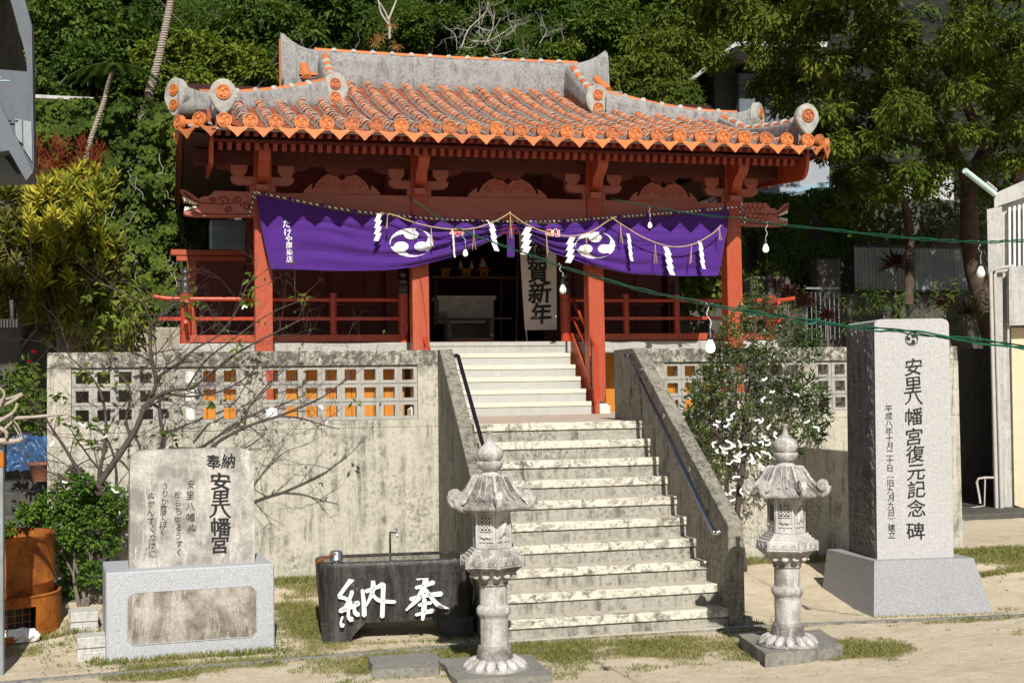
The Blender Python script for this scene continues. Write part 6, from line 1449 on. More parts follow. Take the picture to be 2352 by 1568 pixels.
# ---- bleached bare branches
rng = random.Random(31)
def twigs(m, p, d, r, L, depth, rng, bend=.35, upb=.1, spread=.7, leafpts=None, plane=None):
    pts = [p]; q = p.copy(); dd = d.normalized(); n = max(3, int(L/.09))
    for i in range(n):
        dd = (dd+Vector((rng.gauss(0, bend*.4), rng.gauss(0, bend*.3), rng.gauss(0, bend*.4)+upb*.2))).normalized(); q = q+dd*L/n; pts.append(q.copy())
    m.tube(pts, [r*(1-.75*i/n) for i in range(n+1)], 5 if r > .006 else 4, cap=False)
    if leafpts is not None and depth <= 1: leafpts.append((pts[-1], dd.copy()))
    if depth > 0:
        for k in range(rng.choice((2, 3, 3, 4))):
            i = rng.randint(max(1, n//4), n); nd = (dd*.7+Vector((rng.gauss(0, spread), rng.gauss(0, spread*.6), rng.gauss(0, spread)))).normalized(); twigs(m, pts[i], nd, r*.55, L*rng.uniform(.45, .75), depth-1, rng, bend, upb, spread, leafpts)
t = thing('bare_tree', tuple(at(1150, 150, 18.5)), 'bleached leafless branches tangled above the middle of the main ridge', 'tree'); m = MB()
for pts, r in [([(1060, 110), (1075, 70), (1100, 45), (1120, 20), (1115, -10)], .02), ([(1090, 60), (1130, 70), (1150, 40)], .014), ([(1085, 95), (1120, 95), (1150, 80), (1175, 62)], .018), ([(1113, 105), (1130, 70), (1137, 30)], .018), ([(1050, 115), (1045, 80), (1020, 60)], .012), ([(1140, 115), (1150, 95), (1140, 70)], .012), ([(1160, 85), (1185, 60), (1165, 45)], .011), ([(1055, 110), (1085, 110), (1100, 100)], .012), ([(1240, 100), (1255, 70), (1240, 55)], .012), ([(1130, 128), (1160, 122), (1190, 112)], .014)]:
    P = bez([at(a, b, 18.2+.2*rng.random()) for a, b in pts], 14); m.tube(P, [r*(1-.7*i/(len(P)-1)) for i in range(len(P))], 6)
    for _ in range(4): i = rng.randint(2, len(P)-1); twigs(m, P[i], Vector((rng.gauss(0, 1), -.3, rng.gauss(.2, 1))), r*.45, .45, 1, rng)
m.build('branch', M['bark_l'], t)
t = thing('bare_tree', tuple(at(890, 60, 20)), 'small bare white forked tree standing at the top edge left of centre', 'tree'); m = MB()
for pts in ([(895, 90), (893, 50), (880, 20), (860, -10)], [(893, 45), (905, 15), (915, -10)], [(895, 60), (875, 30), (868, -5)]): P = bez([at(a, b, 20) for a, b in pts], 10); m.tube(P, [.035*(1-.6*i/(len(P)-1)) for i in range(len(P))], 6)
m.build('branch', M['bark_l'], t)
# brown dead fronds
vs, fs = [], []
for px, py in ((875, 85), (897, 55), (860, 98), (912, 103)):
    c = at(px, py, 19)
    for k in range(16): leaf_quads(vs, fs, c, Vector((0, -1, .2)), Vector((rng.gauss(0, 1), -.2, rng.gauss(-.3, .7))), .2, .02)
m = MB(); m.add(vs, fs); solo('dead_fronds', m, simple('orange_dead_leaf', (.35, .17, .05), .8), 'tufts of orange brown dead fronds among the feathery trees above the ridge', 'fronds', fix=False)
# ---- upper houses
def housebox(name, x0, x1, ytop, ybot, Y, dep, mat, label, roof=None, cat='house', dn=1.5):
    a = at(x0, ybot, Y); b = at(x1, ytop, Y); t = thing(name, (a.x, Y, min(a.z, b.z)-1), label, cat); m = MB(); m.bbox(a.x, b.x, Y, Y+dep, a.z-dn, b.z, .01); m.build('wall', mat, t); return t, a, b
t, a, b = housebox('cream_house', 418, 590, -60, 42, 30, 4, M['bldg_c'], 'cream walled house peeking through trees at the top left')
m = MB(); m.bbox(a.x-.02, at(428, 0, 30).x, 29.95, 30.05, a.z-1, b.z, .01); m.bbox(at(572, 0, 30).x, at(583, 0, 30).x, 29.9, 30.0, a.z-1, b.z, .01); m.build('corner_pillar', M['bldg_p'], t)
m = MB(); m.box(at(470, 0, 30).x, at(540, 0, 30).x, 29.98, 30.02, at(0, 20, 30).z, at(0, -40, 30).z); m.build('window', M['black'], t)
t, a, b = housebox('white_house', 1395, 1560, -40, 35, 31, 4, M['bldg_p'], 'pale house glimpsed between trees at the top right of centre')
# ---- white ledge above the ivy wall
m = MB(); a = at(60, 218, 14); b = at(215, 222, 14); m.add([at(60, 216, 14), at(215, 224, 14), at(215, 231, 14), at(60, 224, 14)]+[q+Vector((0, .3, 0)) for q in (at(60, 216, 14), at(215, 224, 14), at(215, 231, 14), at(60, 224, 14))], [(0, 1, 2, 3), (4, 7, 6, 5), (0, 4, 5, 1), (3, 2, 6, 7), (1, 5, 6, 2), (0, 3, 7, 4)])
solo('concrete_ledge', m, M['bldg_w'], 'thin white concrete ledge above the ivy at the far left', 'ledge')
# ---- ivy covered retaining wall, left
m = MB(); a = at(40, 760, 13.6); b = at(470, 300, 13.6); m.box(a.x-3, b.x+.4, 13.6, 14.4, 1, at(200, 300, 13.6).z); struct('retaining_wall', m, M['retwall'])
vs, fs = [], []; rng = random.Random(8)
for _ in range(27000):
    px = rng.uniform(60, 470); py = rng.uniform(225, 790)
    if px < 250 and py > 640 and rng.random() < .8: continue
    if px > 420 and py < 420: pass
    b_ = noise.noise(Vector((px*.018, py*.018, 4)))+.5*noise.noise(Vector((px*.05, py*.05, 9)))
    if b_ < -.18 and rng.random() < .85: continue
    Y = 13.5-.9*max(0, b_)-.25*rng.random()-(.6 if py > 560 else 0)*((py-560)/200); q = at(px, py, Y)
    big = rng.random() < .12; L = rng.uniform(.04, .062)*(1.9 if big else 1)
    leaf_quads(vs, fs, q, Vector((rng.gauss(0, .35), -1, .45+rng.gauss(0, .3))), Vector((rng.gauss(0, .6), -.25, -1+rng.gauss(0, .4))), L, L*.95, heart=True)
m = MB(); m.add(vs, fs); t = thing('ivy', tuple(at(330, 770, 13.2)), 'dense heart-leaved ivy covering the retaining wall left of the shrine', 'ivy'); m.build('leaves', M['leaf_ivy'], t, False)
m = MB()
for _ in range(26):
    px = rng.uniform(230, 450); py = rng.uniform(330, 700); q = at(px, py, 13.05); P = [q]
    for i in range(6): P.append(P[-1]+Vector((rng.gauss(0, .06), rng.gauss(0, .02), -rng.uniform(.02, .14))))
    m.tube(P, .006, 4)
m.build('stem', M['bark_l'], t)
# pale stone terrace wall behind the left pierced wall
m = MB(); a = at(200, 752, 10.5); b = at(600, 752, 10.5); m.bbox(a.x, b.x, 10.5, 11.2, 1.5, a.z, .02); m.bbox(a.x-.8, a.x+.02, 10.8, 11.4, 1.5, a.z-.12, .02); struct('terrace_wall', m, M['stonewall'])
m = MB(); a = at(490, 500, 12.5); m.bbox(at(482, 500, 12.5).x, at(566, 500, 12.5).x, 12.5, 13.2, at(0, 566, 12.5).z, at(0, 495, 12.5).z, .03)
for i in range(3): m.box(at(484, 500, 12.5).x, at(564, 500, 12.5).x, 12.47, 12.49, at(0, 514+i*20, 12.5).z, at(0, 511.5+i*20, 12.5).z)
solo('plastic_covered_rack', m, M['clear'], 'rack wrapped in pale blue plastic sheet, behind the left end column', 'rack')
# ---- crotons
def rosette(vs, fs, c, n, L, Wd, rng, axis=Vector((0, -.3, 1))):
    for k in range(n):
        a = k*2.4+rng.uniform(-.3, .3); el = .2+.9*k/n; d_ = Vector((cos(a)*cos(el), sin(a)*cos(el), sin(el)))+axis*.3; leaf_quads(vs, fs, c+Vector((0, 0, .015*k)), axis+Vector((rng.gauss(0, .2), rng.gauss(0, .2), 0)), d_, L*rng.uniform(.75, 1.15), Wd, .15)
def croton(name, reg, n, mat, label, L=.17, Wd=.045, Y0=9.2, nl=11, fr=.02):
    vs, fs = [], []; rng = random.Random(len(label)); m2 = MB(); base = at(reg[4], reg[5], Y0+.6); k = 0
    while k < n:
        px = rng.uniform(reg[0], reg[2]); py = rng.uniform(reg[1], reg[3])
        e = max(abs(px-(reg[0]+reg[2])/2)/((reg[2]-reg[0])/2), abs(py-(reg[1]+reg[3])/2)/((reg[3]-reg[1])/2)); b_ = noise.noise(Vector((px*fr, py*fr, Y0)))
        if e+.5*noise.noise(Vector((px*.015, py*.015, 3))) > .95: continue
        k += 1; q = at(px, py, Y0-.9*max(0, b_)+rng.uniform(0, .25)+(.5 if b_ < -.1 else 0)); rosette(vs, fs, q, nl, L, Wd, rng, Vector((rng.gauss(0, .4), -.7, .9)))
        if rng.random() < .12: m2.tube([base, base.lerp(q, .5)+Vector((rng.gauss(0, .15), 0, .1)), q], [.02, .014, .007], 5)
    m = MB(); m.add(vs, fs); t = thing(name, tuple(base), label, 'shrub'); m.build('foliage', mat, t, False); m2.build('stem', M['bark'], t); return t
olive = leafm('leaf_olive', [(.025, .035, .008), (.07, .08, .012), (.15, .14, .025), (.24, .22, .04)])
croton('croton_shrub', (60, 425, 270, 690, 150, 800), 210, M['leaf_croton'], 'bright yellow and green croton shrub at the left, below the thin palm', L=.17, Wd=.055, Y0=8.6, nl=13, fr=.035)
croton('croton_shrub', (-60, 400, 130, 760, 30, 820), 260, olive, 'olive croton shrub at the left edge under the grey building', Y0=9.0, L=.18, Wd=.055)
croton('croton_shrub', (130, 560, 290, 760, 200, 820), 120, olive, 'dull green croton shrub low between yellow croton and ivy', Y0=8.9, L=.16, Wd=.05)
croton('croton_shrub', (110, 395, 240, 470, 200, 520), 45, M['leaf_croton'], 'small yellow croton directly under the thin palm trunk', Y0=9.9, L=.17, Wd=.055)
croton('red_shrub', (20, 345, 250, 460, 120, 520), 95, M['leaf_red'], 'red-leaved shrub above the yellow croton, under the grey building', L=.17, Wd=.018, Y0=10.4, nl=12)
vs, fs = [], []; rng = random.Random(61)
for _ in range(60):
    px = rng.uniform(130, 330); py = rng.uniform(640, 790); q = at(px, py, rng.uniform(8.5, 9.5)); cloud(vs, fs, q, .16, 34, .12, .045, rng, .6, sprays=3)
m = MB(); m.add(vs, fs); t = thing('leafy_bush', tuple(at(230, 790, 9)), 'bush with pointed yellow-green leaves between croton and pierced wall', 'bush'); m.build('foliage', M['leaf_e'] if 'leaf_e' in M else M['leaf_b'], t, False)
# ---- dark corner at the far left: walls, steps, tarp, pot
t = thing('old_wall', (-9, 6.5, 0), 'dark weathered concrete wall in shade at the left edge', 'wall'); m = MB(); m.bbox(at(-120, 700, 7).x, at(42, 735, 7).x, 7, 7.4, -.1, at(20, 735, 7).z, .02); m.build('wall_panel', M['retwall'], t)
m = MB(); m.bbox(at(38, 650, 9.6).x, at(122, 650, 9.6).x, 9.6, 10.2, 0, at(100, 640, 9.6).z, .02); m.build('pillar', M['retwall'], t)
m = MB()
for k in range(9): m.box(at(-20+k*7, 700, 6.95).x, at(-16+k*7, 700, 6.95).x, 6.93, 6.97, at(0, 752, 6.95).z, at(0, 733, 6.95).z)
m.build('baluster', M['bldg_w'], t)
t = thing('garden_steps', (-6.6, 4, 0), 'shaded concrete garden steps climbing beside the left end of the pierced wall', 'steps')
for k in range(7): m = MB(); y = 4.3+k*.5; m.bbox(-8.2, -6.25, y, y+.6, 0, .3+k*.24, .02); m.build('step', M['retwall'], t)
m = MB(); m.box(-12, -5.95, 2.9, 3.1, -.1, .25); m.box(-12, -5.9, 3.1, 4.4, -.1, .3); struct('low_bank', m, M['retwall'])
m = MB(); nn_ = 24; a = at(15, 1085, 3.6); b = at(112, 1000, 3.6); vs = []
for i in range(nn_+1):
    for j in range(nn_+1): u, v = i/nn_, j/nn_; q = at(15+97*u, 1085-80*v-8*sin(u*3), 3.6+.3*v); vs.append(q+Vector((0, .07*noise.noise(Vector((u*5, v*5, 2))), .05*noise.noise(Vector((u*7, v*7, 5))))))
m.add(vs, [(i*(nn_+1)+j, (i+1)*(nn_+1)+j, (i+1)*(nn_+1)+j+1, i*(nn_+1)+j+1) for i in range(nn_) for j in range(nn_)], True); solo('blue_tarpaulin', m, M['tarp'], 'crumpled blue tarpaulin in the shade at the left, behind the dead branches', 'tarpaulin', fix=False)
q = at(95, 1100, 3.3); m = MB(); m.lathe([(.08, 0), (.12, .16), (.135, .165), (.135, .19), (.115, .19), (.11, .17)], 20, (q.x, q.y, q.z-.02), cap=False); solo('plant_pot', m, M['pot'], 'brown clay plant pot in the shade left of the pierced wall', 'pot')
vs, fs = [], []
for _ in range(40): q = at(rng.uniform(10, 105), rng.uniform(840, 1010), rng.uniform(4.0, 5.5)); cloud(vs, fs, q, .16, 30, .09, .04, rng, .3)
m = MB(); m.add(vs, fs); t = thing('shade_plants', (-6.8, 4.6, .3), 'dark leafy plants with a few red flowers on the shaded garden steps', 'plants'); m.build('foliage', M['leaf_a'], t, False)
for a_, b_ in ((78, 808), (66, 830)): m = MB(); m.lathe([(.001, -.02), (.03, 0), (.025, .02), (.001, .03)], 8, at(a_, b_, 5.0)); m.build('red_flower', M['flower'], t)
# ---- shrub between drum and stele
vs, fs = [], []; rng = random.Random(12)
pts_b = [(170, 1130, 46), (120, 1165, 40), (225, 1150, 45), (260, 1190, 40), (90, 1190, 30), (150, 1210, 45), (210, 1220, 45), (185, 1170, 50), (240, 1250, 30), (270, 1150, 26), (130, 1240, 30), (175, 1290, 34), (215, 1320, 28), (160, 1350, 22), (60, 1180, 18), (20, 1215, 10), (190, 1110, 20), (180, 1100, 14)]
for px, py, r in pts_b:
    r_m = r/245; q = at(px, py, 1.9+rng.uniform(-.2, .3)); cloud(vs, fs, q, (r_m, r_m, r_m*.9), int(r*16), .042, .026, rng, .2, sprays=3)
m = MB(); m.add(vs, fs); t = thing('green_shrub', (-5.6, 1.9, .1), 'glossy green shrub growing between the rusty drum and the stele', 'shrub'); m.build('foliage', M['leaf_bush'], t, False)
m = MB()
for a_, b_ in ((150, 1200), (200, 1230), (230, 1200), (170, 1260), (120, 1220)): b0 = Vector((-5.55+rng.uniform(-.15, .15), 1.9, .1)); q = at(a_, b_, 1.9); m.tube([b0, b0.lerp(q, .5)+Vector((rng.uniform(-.06, .06), 0, 0)), q], [.018, .012, .006], 6)
m.build('stem', M['bark'], t)
# ---- bare cherry tree
rng = random.Random(17); ct = thing('cherry_tree', (-5.45, 1.95, .1), 'nearly leafless cherry tree spreading dark twigs over the stele and pierced wall', 'tree'); m = MB(); tips = []
def limb(pts, r0, r1, Y=1.9, tw=6, L=.5, depth=2, dy=0.):
    P = [at(a, b, Y+dy*i/(len(pts)-1)) for i, (a, b) in enumerate(pts)]; P = bez(P, 6*len(pts)); n_ = len(P); m.tube(P, [(r0+(r1-r0)*i/(n_-1))*(1+.05*sin(i*1.7)) for i in range(n_)], 9)
    for k in range(tw):
        i = rng.randint(n_//4, n_-1); t_ = (P[min(i+1, n_-1)]-P[i-1]).normalized(); d_ = (t_*.6+Vector((rng.gauss(0, .8), rng.gauss(-.05, .3), rng.gauss(.35, .6)))); twigs(m, P[i], d_, max(.004, (r0+(r1-r0)*i/n_)*.4), L*rng.uniform(.6, 1.2), depth, rng, .3, .1, .6, tips)
Bp = (232, 1160)
limb([(238, 1330), (230, 1240), Bp], .042, .038, tw=0); limb([Bp, (222, 1128), (242, 1090), (280, 1035), (312, 985), (330, 940), (342, 922)], .036, .024, tw=5, L=.6)
limb([(342, 922), (358, 880), (347, 820), (345, 760), (348, 745)], .022, .014, tw=7, L=.6, dy=-.1); limb([(348, 745), (330, 700), (300, 680), (240, 655)], .012, .006, tw=5, L=.35); limb([(348, 745), (375, 720), (400, 700), (440, 695)], .011, .005, tw=5, L=.4)
limb([(342, 925), (370, 905), (400, 895), (440, 890), (480, 860), (530, 820), (580, 790), (640, 760), (700, 730)], .02, .006, tw=12, L=.5, dy=-.2); limb([(345, 925), (365, 940), (372, 985), (370, 1030)], .016, .008, tw=4, L=.4)
limb([(478, 1040), (500, 1015), (540, 992), (590, 970), (640, 955), (690, 935), (740, 912), (770, 890), (800, 870)], .020, .005, Y=1.6, tw=12, L=.5); limb([(640, 955), (690, 960), (740, 975), (780, 985)], .01, .004, Y=1.6, tw=5, L=.3); limb([(560, 985), (570, 940), (600, 900), (640, 860)], .012, .005, Y=1.6, tw=7, L=.45)
limb([(235, 1150), (228, 1090), (240, 1030), (243, 960), (230, 900), (205, 860), (160, 820)], .022, .006, tw=9, L=.45); limb([(228, 1135), (190, 1095), (150, 1030), (120, 985), (105, 960)], .022, .008, Y=1.75, tw=7, L=.4); limb([(240, 1120), (180, 1110), (130, 1090), (90, 1075)], .014, .005, Y=1.7, tw=5, L=.35)
limb([(300, 1010), (290, 960), (300, 900), (270, 850), (250, 800)], .014, .005, tw=7, L=.45); limb([(355, 870), (400, 840), (450, 800), (500, 770), (540, 720), (565, 660)], .014, .005, tw=8, L=.45, dy=-.3); limb([(370, 900), (430, 910), (500, 900), (560, 870), (600, 830)], .012, .005, tw=7, L=.4, dy=-.2)
limb([(430, 890), (470, 830), (520, 790), (560, 760), (620, 720), (690, 690)], .010, .004, tw=6, L=.35, dy=-.3)
m.build('trunk_and_twigs', M['bark_d'], ct)
vs, fs = [], []
for (a_, b_) in ((190, 850), (215, 870), (145, 905), (135, 915), (205, 965), (185, 975), (230, 980), (250, 860), (270, 880), (285, 690), (240, 720), (225, 770), (250, 790), (395, 1160-160), (567, 635), (575, 650), (560, 690), (575, 700), (430, 685), (690, 683), (545, 795), (500, 930), (490, 925), (820, 925), (570, 690), (205, 1010), (180, 1000), (140, 960), (365, 1000), (420, 690), (260, 730), (200, 680), (225, 660), (460, 700), (430, 730)):
    q = at(a_, b_, 1.75)
    for _ in range(rng.randint(3, 7)): leaf_quads(vs, fs, q+Vector((rng.gauss(0, .03), rng.gauss(0, .03), rng.gauss(0, .03))), Vector((rng.gauss(0, .5), -.8, .5)), Vector((rng.gauss(0, 1), -.2, rng.gauss(-.4, .6))), rng.uniform(.06, .09), .032)
for p_, d_ in tips:
    if rng.random() < .05: leaf_quads(vs, fs, p_, Vector((0, -1, .4)), d_, .05, .025)
mm = MB(); mm.add(vs, fs); mm.build('leaves', M['leaf_ivy'], ct, False)
def fortune(px, py, Y, lab_i, sc=1.0, rng=rng):
    q = at(px, py, Y); m = MB(); w_ = .0085*sc; an = rng.uniform(-.9, .9)+(pi if rng.random() < .5 else 0); P = [Vector((0, 0, 0))]
    for L in (rng.uniform(.03, .06)*sc, rng.uniform(.012, .04)*sc):
        P.append(P[-1]+Vector((cos(an), rng.uniform(-.3, .3), sin(an)-.15))*L); an += rng.choice((-1, 1))*rng.uniform(1.0, 2.0)
    P = [Vector((-.01*sc, 0, .004))]+P
    for a2, b2 in zip(P[:-1], P[1:]):
        d_ = (b2-a2).normalized(); s_ = d_.cross(Vector((0, 1, 0))).normalized()*w_; Q = [q+a2-s_, q+a2+s_, q+b2+s_, q+b2-s_]
        m.add(Q+[p+Vector((0, .003, 0)) for p in Q], [(0, 1, 2, 3), (7, 6, 5, 4), (0, 4, 5, 1), (1, 5, 6, 2), (2, 6, 7, 3), (3, 7, 4, 0)])
    return m, q
CHL = {(183, 972): 'white paper fortune on a left twig of the cherry tree, by the pierced blocks', (240, 1004): 'white paper fortune on the cherry tree just left of the thick leaning trunk', (115, 1023): 'white paper fortune on the leftmost low branch of the cherry tree', (145, 1106): 'white paper fortune over the green shrub, lowest left on the cherry tree', (258, 1122): 'white paper fortune between the cherry trunk and the stele', (622, 948): 'white paper fortune on the long branch below the middle pierced blocks', (733, 933): 'white paper fortune standing up near the end of the long cherry branch', (752, 968): 'white paper fortune furthest right on the cherry tree', (582, 974): 'white paper fortune hanging under the long branch right above the stele', (568, 706): 'white paper fortune high on the cherry tree in front of the end column'}
for (a_, b_) in ((183, 972), (240, 1004), (115, 1023), (145, 1106), (258, 1122), (622, 948), (733, 933), (752, 968), (582, 974), (568, 706)):
    mm, q = fortune(a_, b_, 1.6, 0, .85); solo('paper_fortune', mm, M['paper'], CHL[(a_, b_)], 'paper fortune', 'paper fortunes on the cherry tree', tuple(q))
# ---- small evergreen tree with fortunes, right of the stairs
rng = random.Random(23); et = thing('evergreen_tree', (1.36, 2.0, .2), 'small conical evergreen tree full of tied paper fortunes behind the right lantern', 'tree')
m = MB(); Y = 1.95
def limb2(pts, r0, r1, tw=5, L=.3, depth=2, Yo=0):
    P = bez([at(a, b, Y+Yo) for a, b in pts], 6*len(pts)); n_ = len(P); m.tube(P, [(r0+(r1-r0)*i/(n_-1)) for i in range(n_)], 9)
    for k in range(tw): i = rng.randint(n_//4, n_-1); twigs(m, P[i], Vector((rng.gauss(0, .8), rng.gauss(0, .5), rng.gauss(.5, .5))), max(.004, r0*.3), L*rng.uniform(.6, 1.1), depth, rng, .25, .2, .5)
limb2([(1712, 1338), (1705, 1270), (1693, 1200), (1700, 1120), (1706, 1060), (1708, 1000), (1716, 940)], .036, .028, 2)
limb2([(1716, 940), (1722, 880), (1728, 810), (1735, 750), (1740, 705)], .022, .006, 10, .4); limb2([(1700, 1120), (1690, 1060), (1660, 1010), (1630, 980), (1600, 950)], .018, .006, 7, .35, 2, -.1); limb2([(1708, 1000), (1750, 960), (1790, 930), (1840, 890), (1870, 870)], .017, .006, 7, .35, 2, .1)
limb2([(1710, 1040), (1760, 1010), (1810, 985), (1860, 960)], .014, .005, 6, .3); limb2([(1714, 950), (1690, 900), (1660, 850), (1650, 800)], .014, .005, 6, .35, 2, -.1); limb2([(1705, 1090), (1680, 1065), (1640, 1050), (1600, 1030)], .013, .005, 4, .25); limb2([(1722, 880), (1770, 830), (1800, 790)], .012, .005, 5, .3)
m.build('trunk', M['bark_d'], et)
vs, fs = [], []; cl_ = [(1740, 700, 28), (1700, 735, 30), (1780, 740, 30), (1735, 750, 40), (1675, 770, 22), (1820, 770, 32), (1860, 775, 20), (1690, 805, 40), (1770, 800, 40), (1655, 815, 22), (1640, 850, 20), (1720, 840, 42), (1850, 815, 30), (1620, 870, 26), (1670, 885, 38), (1600, 900, 22), (1760, 880, 38), (1810, 890, 28), (1855, 885, 30), (1630, 925, 34), (1590, 955, 28), (1690, 940, 38), (1750, 930, 34),
       (1820, 935, 34), (1870, 930, 28), (1890, 960, 20), (1880, 905, 20), (1600, 1000, 26), (1650, 985, 38), (1710, 1000, 34), (1790, 985, 34), (1850, 990, 30), (1880, 1000, 14), (1620, 1040, 24), (1670, 1050, 30), (1750, 1040, 26), (1820, 1030, 20), (1640, 1085, 16), (1690, 1090, 14), (1575, 975, 14)]
for px, py, r in cl_:
    rm = r/215; q = at(px, py, Y+rng.uniform(-.4, .35)); cloud(vs, fs, q, (rm*1.05, rm, rm*.95), int(r*10.5), .040, .021, rng, -.15, sprays=4, shell=.3)
mm = MB(); mm.add(vs, fs); mm.build('foliage', M['leaf_small'], et, False)
fp = [(1688, 948), (1683, 960), (1675, 972), (1640, 975), (1655, 968), (1762, 868), (1770, 900), (1758, 912), (1825, 905), (1735, 965), (1745, 970), (1770, 975), (1860, 965), (1870, 980), (1645, 1015), (1655, 1025), (1665, 1030), (1672, 1040), (1680, 1018), (1690, 1025), (1697, 1012), (1702, 1038), (1712, 1042), (1725, 1043), (1738, 1040), (1750, 1036), (1760, 1022), (1768, 1010), (1778, 1000), (1758, 1004),
      (1720, 1060), (1735, 1062), (1745, 1068), (1690, 1050), (1700, 1060), (1683, 1058), (1700, 1095), (1690, 1125), (1680, 1135), (1676, 1150), (1705, 1120), (1745, 1015), (1730, 1018), (1668, 1012), (1765, 1040), (1785, 995), (1710, 1020), (1650, 1040)]
for a_, b_ in fp:
    mm, q = fortune(a_, b_, Y-.46, 0, 1.1, rng); solo('paper_fortune', mm, M['paper'], 'white paper fortune tied to the evergreen tree, '+('hanging lowest, near the bare trunk' if b_ > 1085 else 'among the upper leaves right of the trunk' if b_ < 985 and a_ > 1705 else 'among the left leaves, above the dense cluster' if b_ < 985 else 'in the dense cluster left of the trunk' if a_ < 1705 else 'in the cluster beside the lantern top'), 'paper fortune', 'paper fortunes on the evergreen tree', tuple(q))
for a_, b_, lb_ in ((1751, 1360, 'white paper scrap on the sand closest to the right lantern shaft'), (1731, 1380, 'small white paper scrap on the sand near the stair wall foot'), (1748, 1352, 'white paper scrap on the sand furthest back, near the evergreen trunk')):
    q = atz(a_, b_, .06); mm = MB(); mm.box(-.03, .03, -.012, .012, 0, .008, Matrix.Translation(q) @ Matrix.Rotation(rng.uniform(0, 3), 4, 'Z')); solo('fallen_paper', mm, M['paper'], lb_, 'paper scrap', 'paper scraps on the sand', tuple(q))
# ---- big tree at the right
rng = random.Random(41); bt = thing('broad_tree', (9.6, 10.5, 1.8), 'large spreading tree with drooping leaf sprays filling the upper right', 'tree'); vs, fs = [], []
BT = []
for px, py, r, Yc in [(1690, 40, 85, 11), (1600, 60, 70, 11.5), (1790, 60, 95, 10), (1880, 30, 90, 9), (1830, 160, 85, 10), (1760, 150, 60, 10.8), (1930, 130, 100, 9), (1860, 240, 70, 10), (1940, 240, 85, 9.3), (1790, 235, 55, 10.8), (2020, 60, 105, 8.5), (2040, 180, 100, 8.6), (2110, 90, 100, 8), (2150, 220, 90, 8.4), (2050, 300, 70, 9), (1960, 330, 60, 9.8),
                      (2210, 60, 100, 8), (2260, 170, 95, 8.2), (2330, 80, 100, 8), (2330, 250, 90, 8.6), (2240, 300, 60, 9.2), (2150, 350, 55, 9.2), (2080, 390, 50, 9.2), (2120, 420, 30, 9.2), (1935, 330, 40, 10.6), (1955, 410, 45, 10.8), (1960, 430, 40, 10.4), (2030, 430, 42, 9.4), (1895, 280, 26, 10.8), (2330, 360, 70, 9.4), (2300, 430, 45, 10), (1925, 485, 25, 11),
                      (1900, -90, 130, 8.5), (2100, -90, 130, 7.5), (2300, -90, 130, 7.5), (1700, -80, 110, 10.5), (2450, 100, 140, 8), (2450, 300, 110, 9), (2500, -50, 150, 7.5), (2250, -220, 150, 7), (2000, -220, 150, 7.6), (2500, 450, 90, 10), (1650, 130, 30, 11.2), (2000, 380, 40, 9.6)]:
    for s_ in range(5):
        rr = r*rng.uniform(.35, .6); q = at(px+rng.gauss(0, r*.42), py+rng.gauss(0, r*.36), Yc+rng.gauss(0, .5)); rm = rr/150
        vis = py > -60; cloud(vs, fs, q, (rm, rm, rm*.6), int(rr*(8 if vis else 2.2)), .115 if vis else .2, .042 if vis else .09, rng, .75, sprays=4, shell=.3)
    BT.append(at(px, py, Yc))
mm = MB(); mm.add(vs, fs); mm.build('crown', M['leaf_c'], bt, False)
m = MB()
def tl(pts, r0, r1): P = bez([at(a, b, y) for a, b, y in pts], 5*len(pts)); n_ = len(P); m.tube(P, [r0+(r1-r0)*i/(n_-1) for i in range(n_)], 12)
tl([(2300, 860, 10.5), (2275, 740, 10.5), (2250, 660, 10.5), (2232, 580, 10.5), (2225, 480, 10.4), (2235, 400, 10.2), (2290, 300, 9.8), (2330, 200, 9)], .24, .10); tl([(2232, 430, 10.3), (2180, 330, 10), (2120, 240, 9.5), (2050, 180, 9)], .13, .04); tl([(2260, 340, 10), (2200, 200, 9), (2120, 100, 8.5), (1990, 60, 8.7)], .1, .03); tl([(2330, 420, 10), (2370, 300, 9.5), (2400, 150, 9)], .1, .05)
tl([(2085, 700, 10.8), (2090, 600, 10.8), (2085, 500, 10.8), (2060, 430, 10.6), (2000, 330, 10), (1930, 260, 9.8)], .10, .04); tl([(2180, 330, 10), (2100, 330, 9.8), (2000, 300, 9.6)], .06, .02); tl([(2050, 180, 9), (1950, 130, 9.2), (1830, 120, 10)], .05, .02)
m.build('trunk', simple('shaded_trunk_bark', (.10, .065, .045), .9, var=.5, scale=8, bump=.7, bd=.01), bt)  # bark darkened to carry the shade under the crown
# ---- ivy and small plants in the shade right of the shrine
vs, fs = [], []
for _ in range(8500):
    px = rng.uniform(1705, 1990); py = rng.uniform(430, 680); b_ = noise.noise(Vector((px*.02, py*.02, 14)))
    if b_ < -.25 or (px > 1880 and py > 590): continue
    q = at(px, py, 12.3-.4*b_-.3*rng.random()); L = rng.uniform(.06, .11); leaf_quads(vs, fs, q, Vector((rng.gauss(0, .4), -1, .4)), Vector((rng.gauss(0, .7), -.2, -1)), L, L*.6)
m = MB(); m.add(vs, fs); t = thing('ivy', tuple(at(1850, 660, 12)), 'dark leafy creeper in shade right of the right dragon head', 'ivy'); m.build('leaves', M['leaf_a'], t, False)
m = MB(); m.box(at(1560, 700, 12.8).x, 15, 12.8, 13.4, 1, at(1800, 450, 12.8).z); struct('back_retaining_wall', m, M['retwall'])
vs, fs = [], []
for px, py in ((1600, 520), (1625, 600), (1570, 650), (1600, 680), (1640, 650), (1560, 600), (1550, 640)):
    cloud(vs, fs, at(px, py, 11.6), .35, 120, .12, .10, rng, .4, heart=True)
for px, py in ((1735, 700), (1760, 640), (1830, 690)): cloud(vs, fs, at(px, py, 10.6), .3, 70, .12, .05, rng, .4)
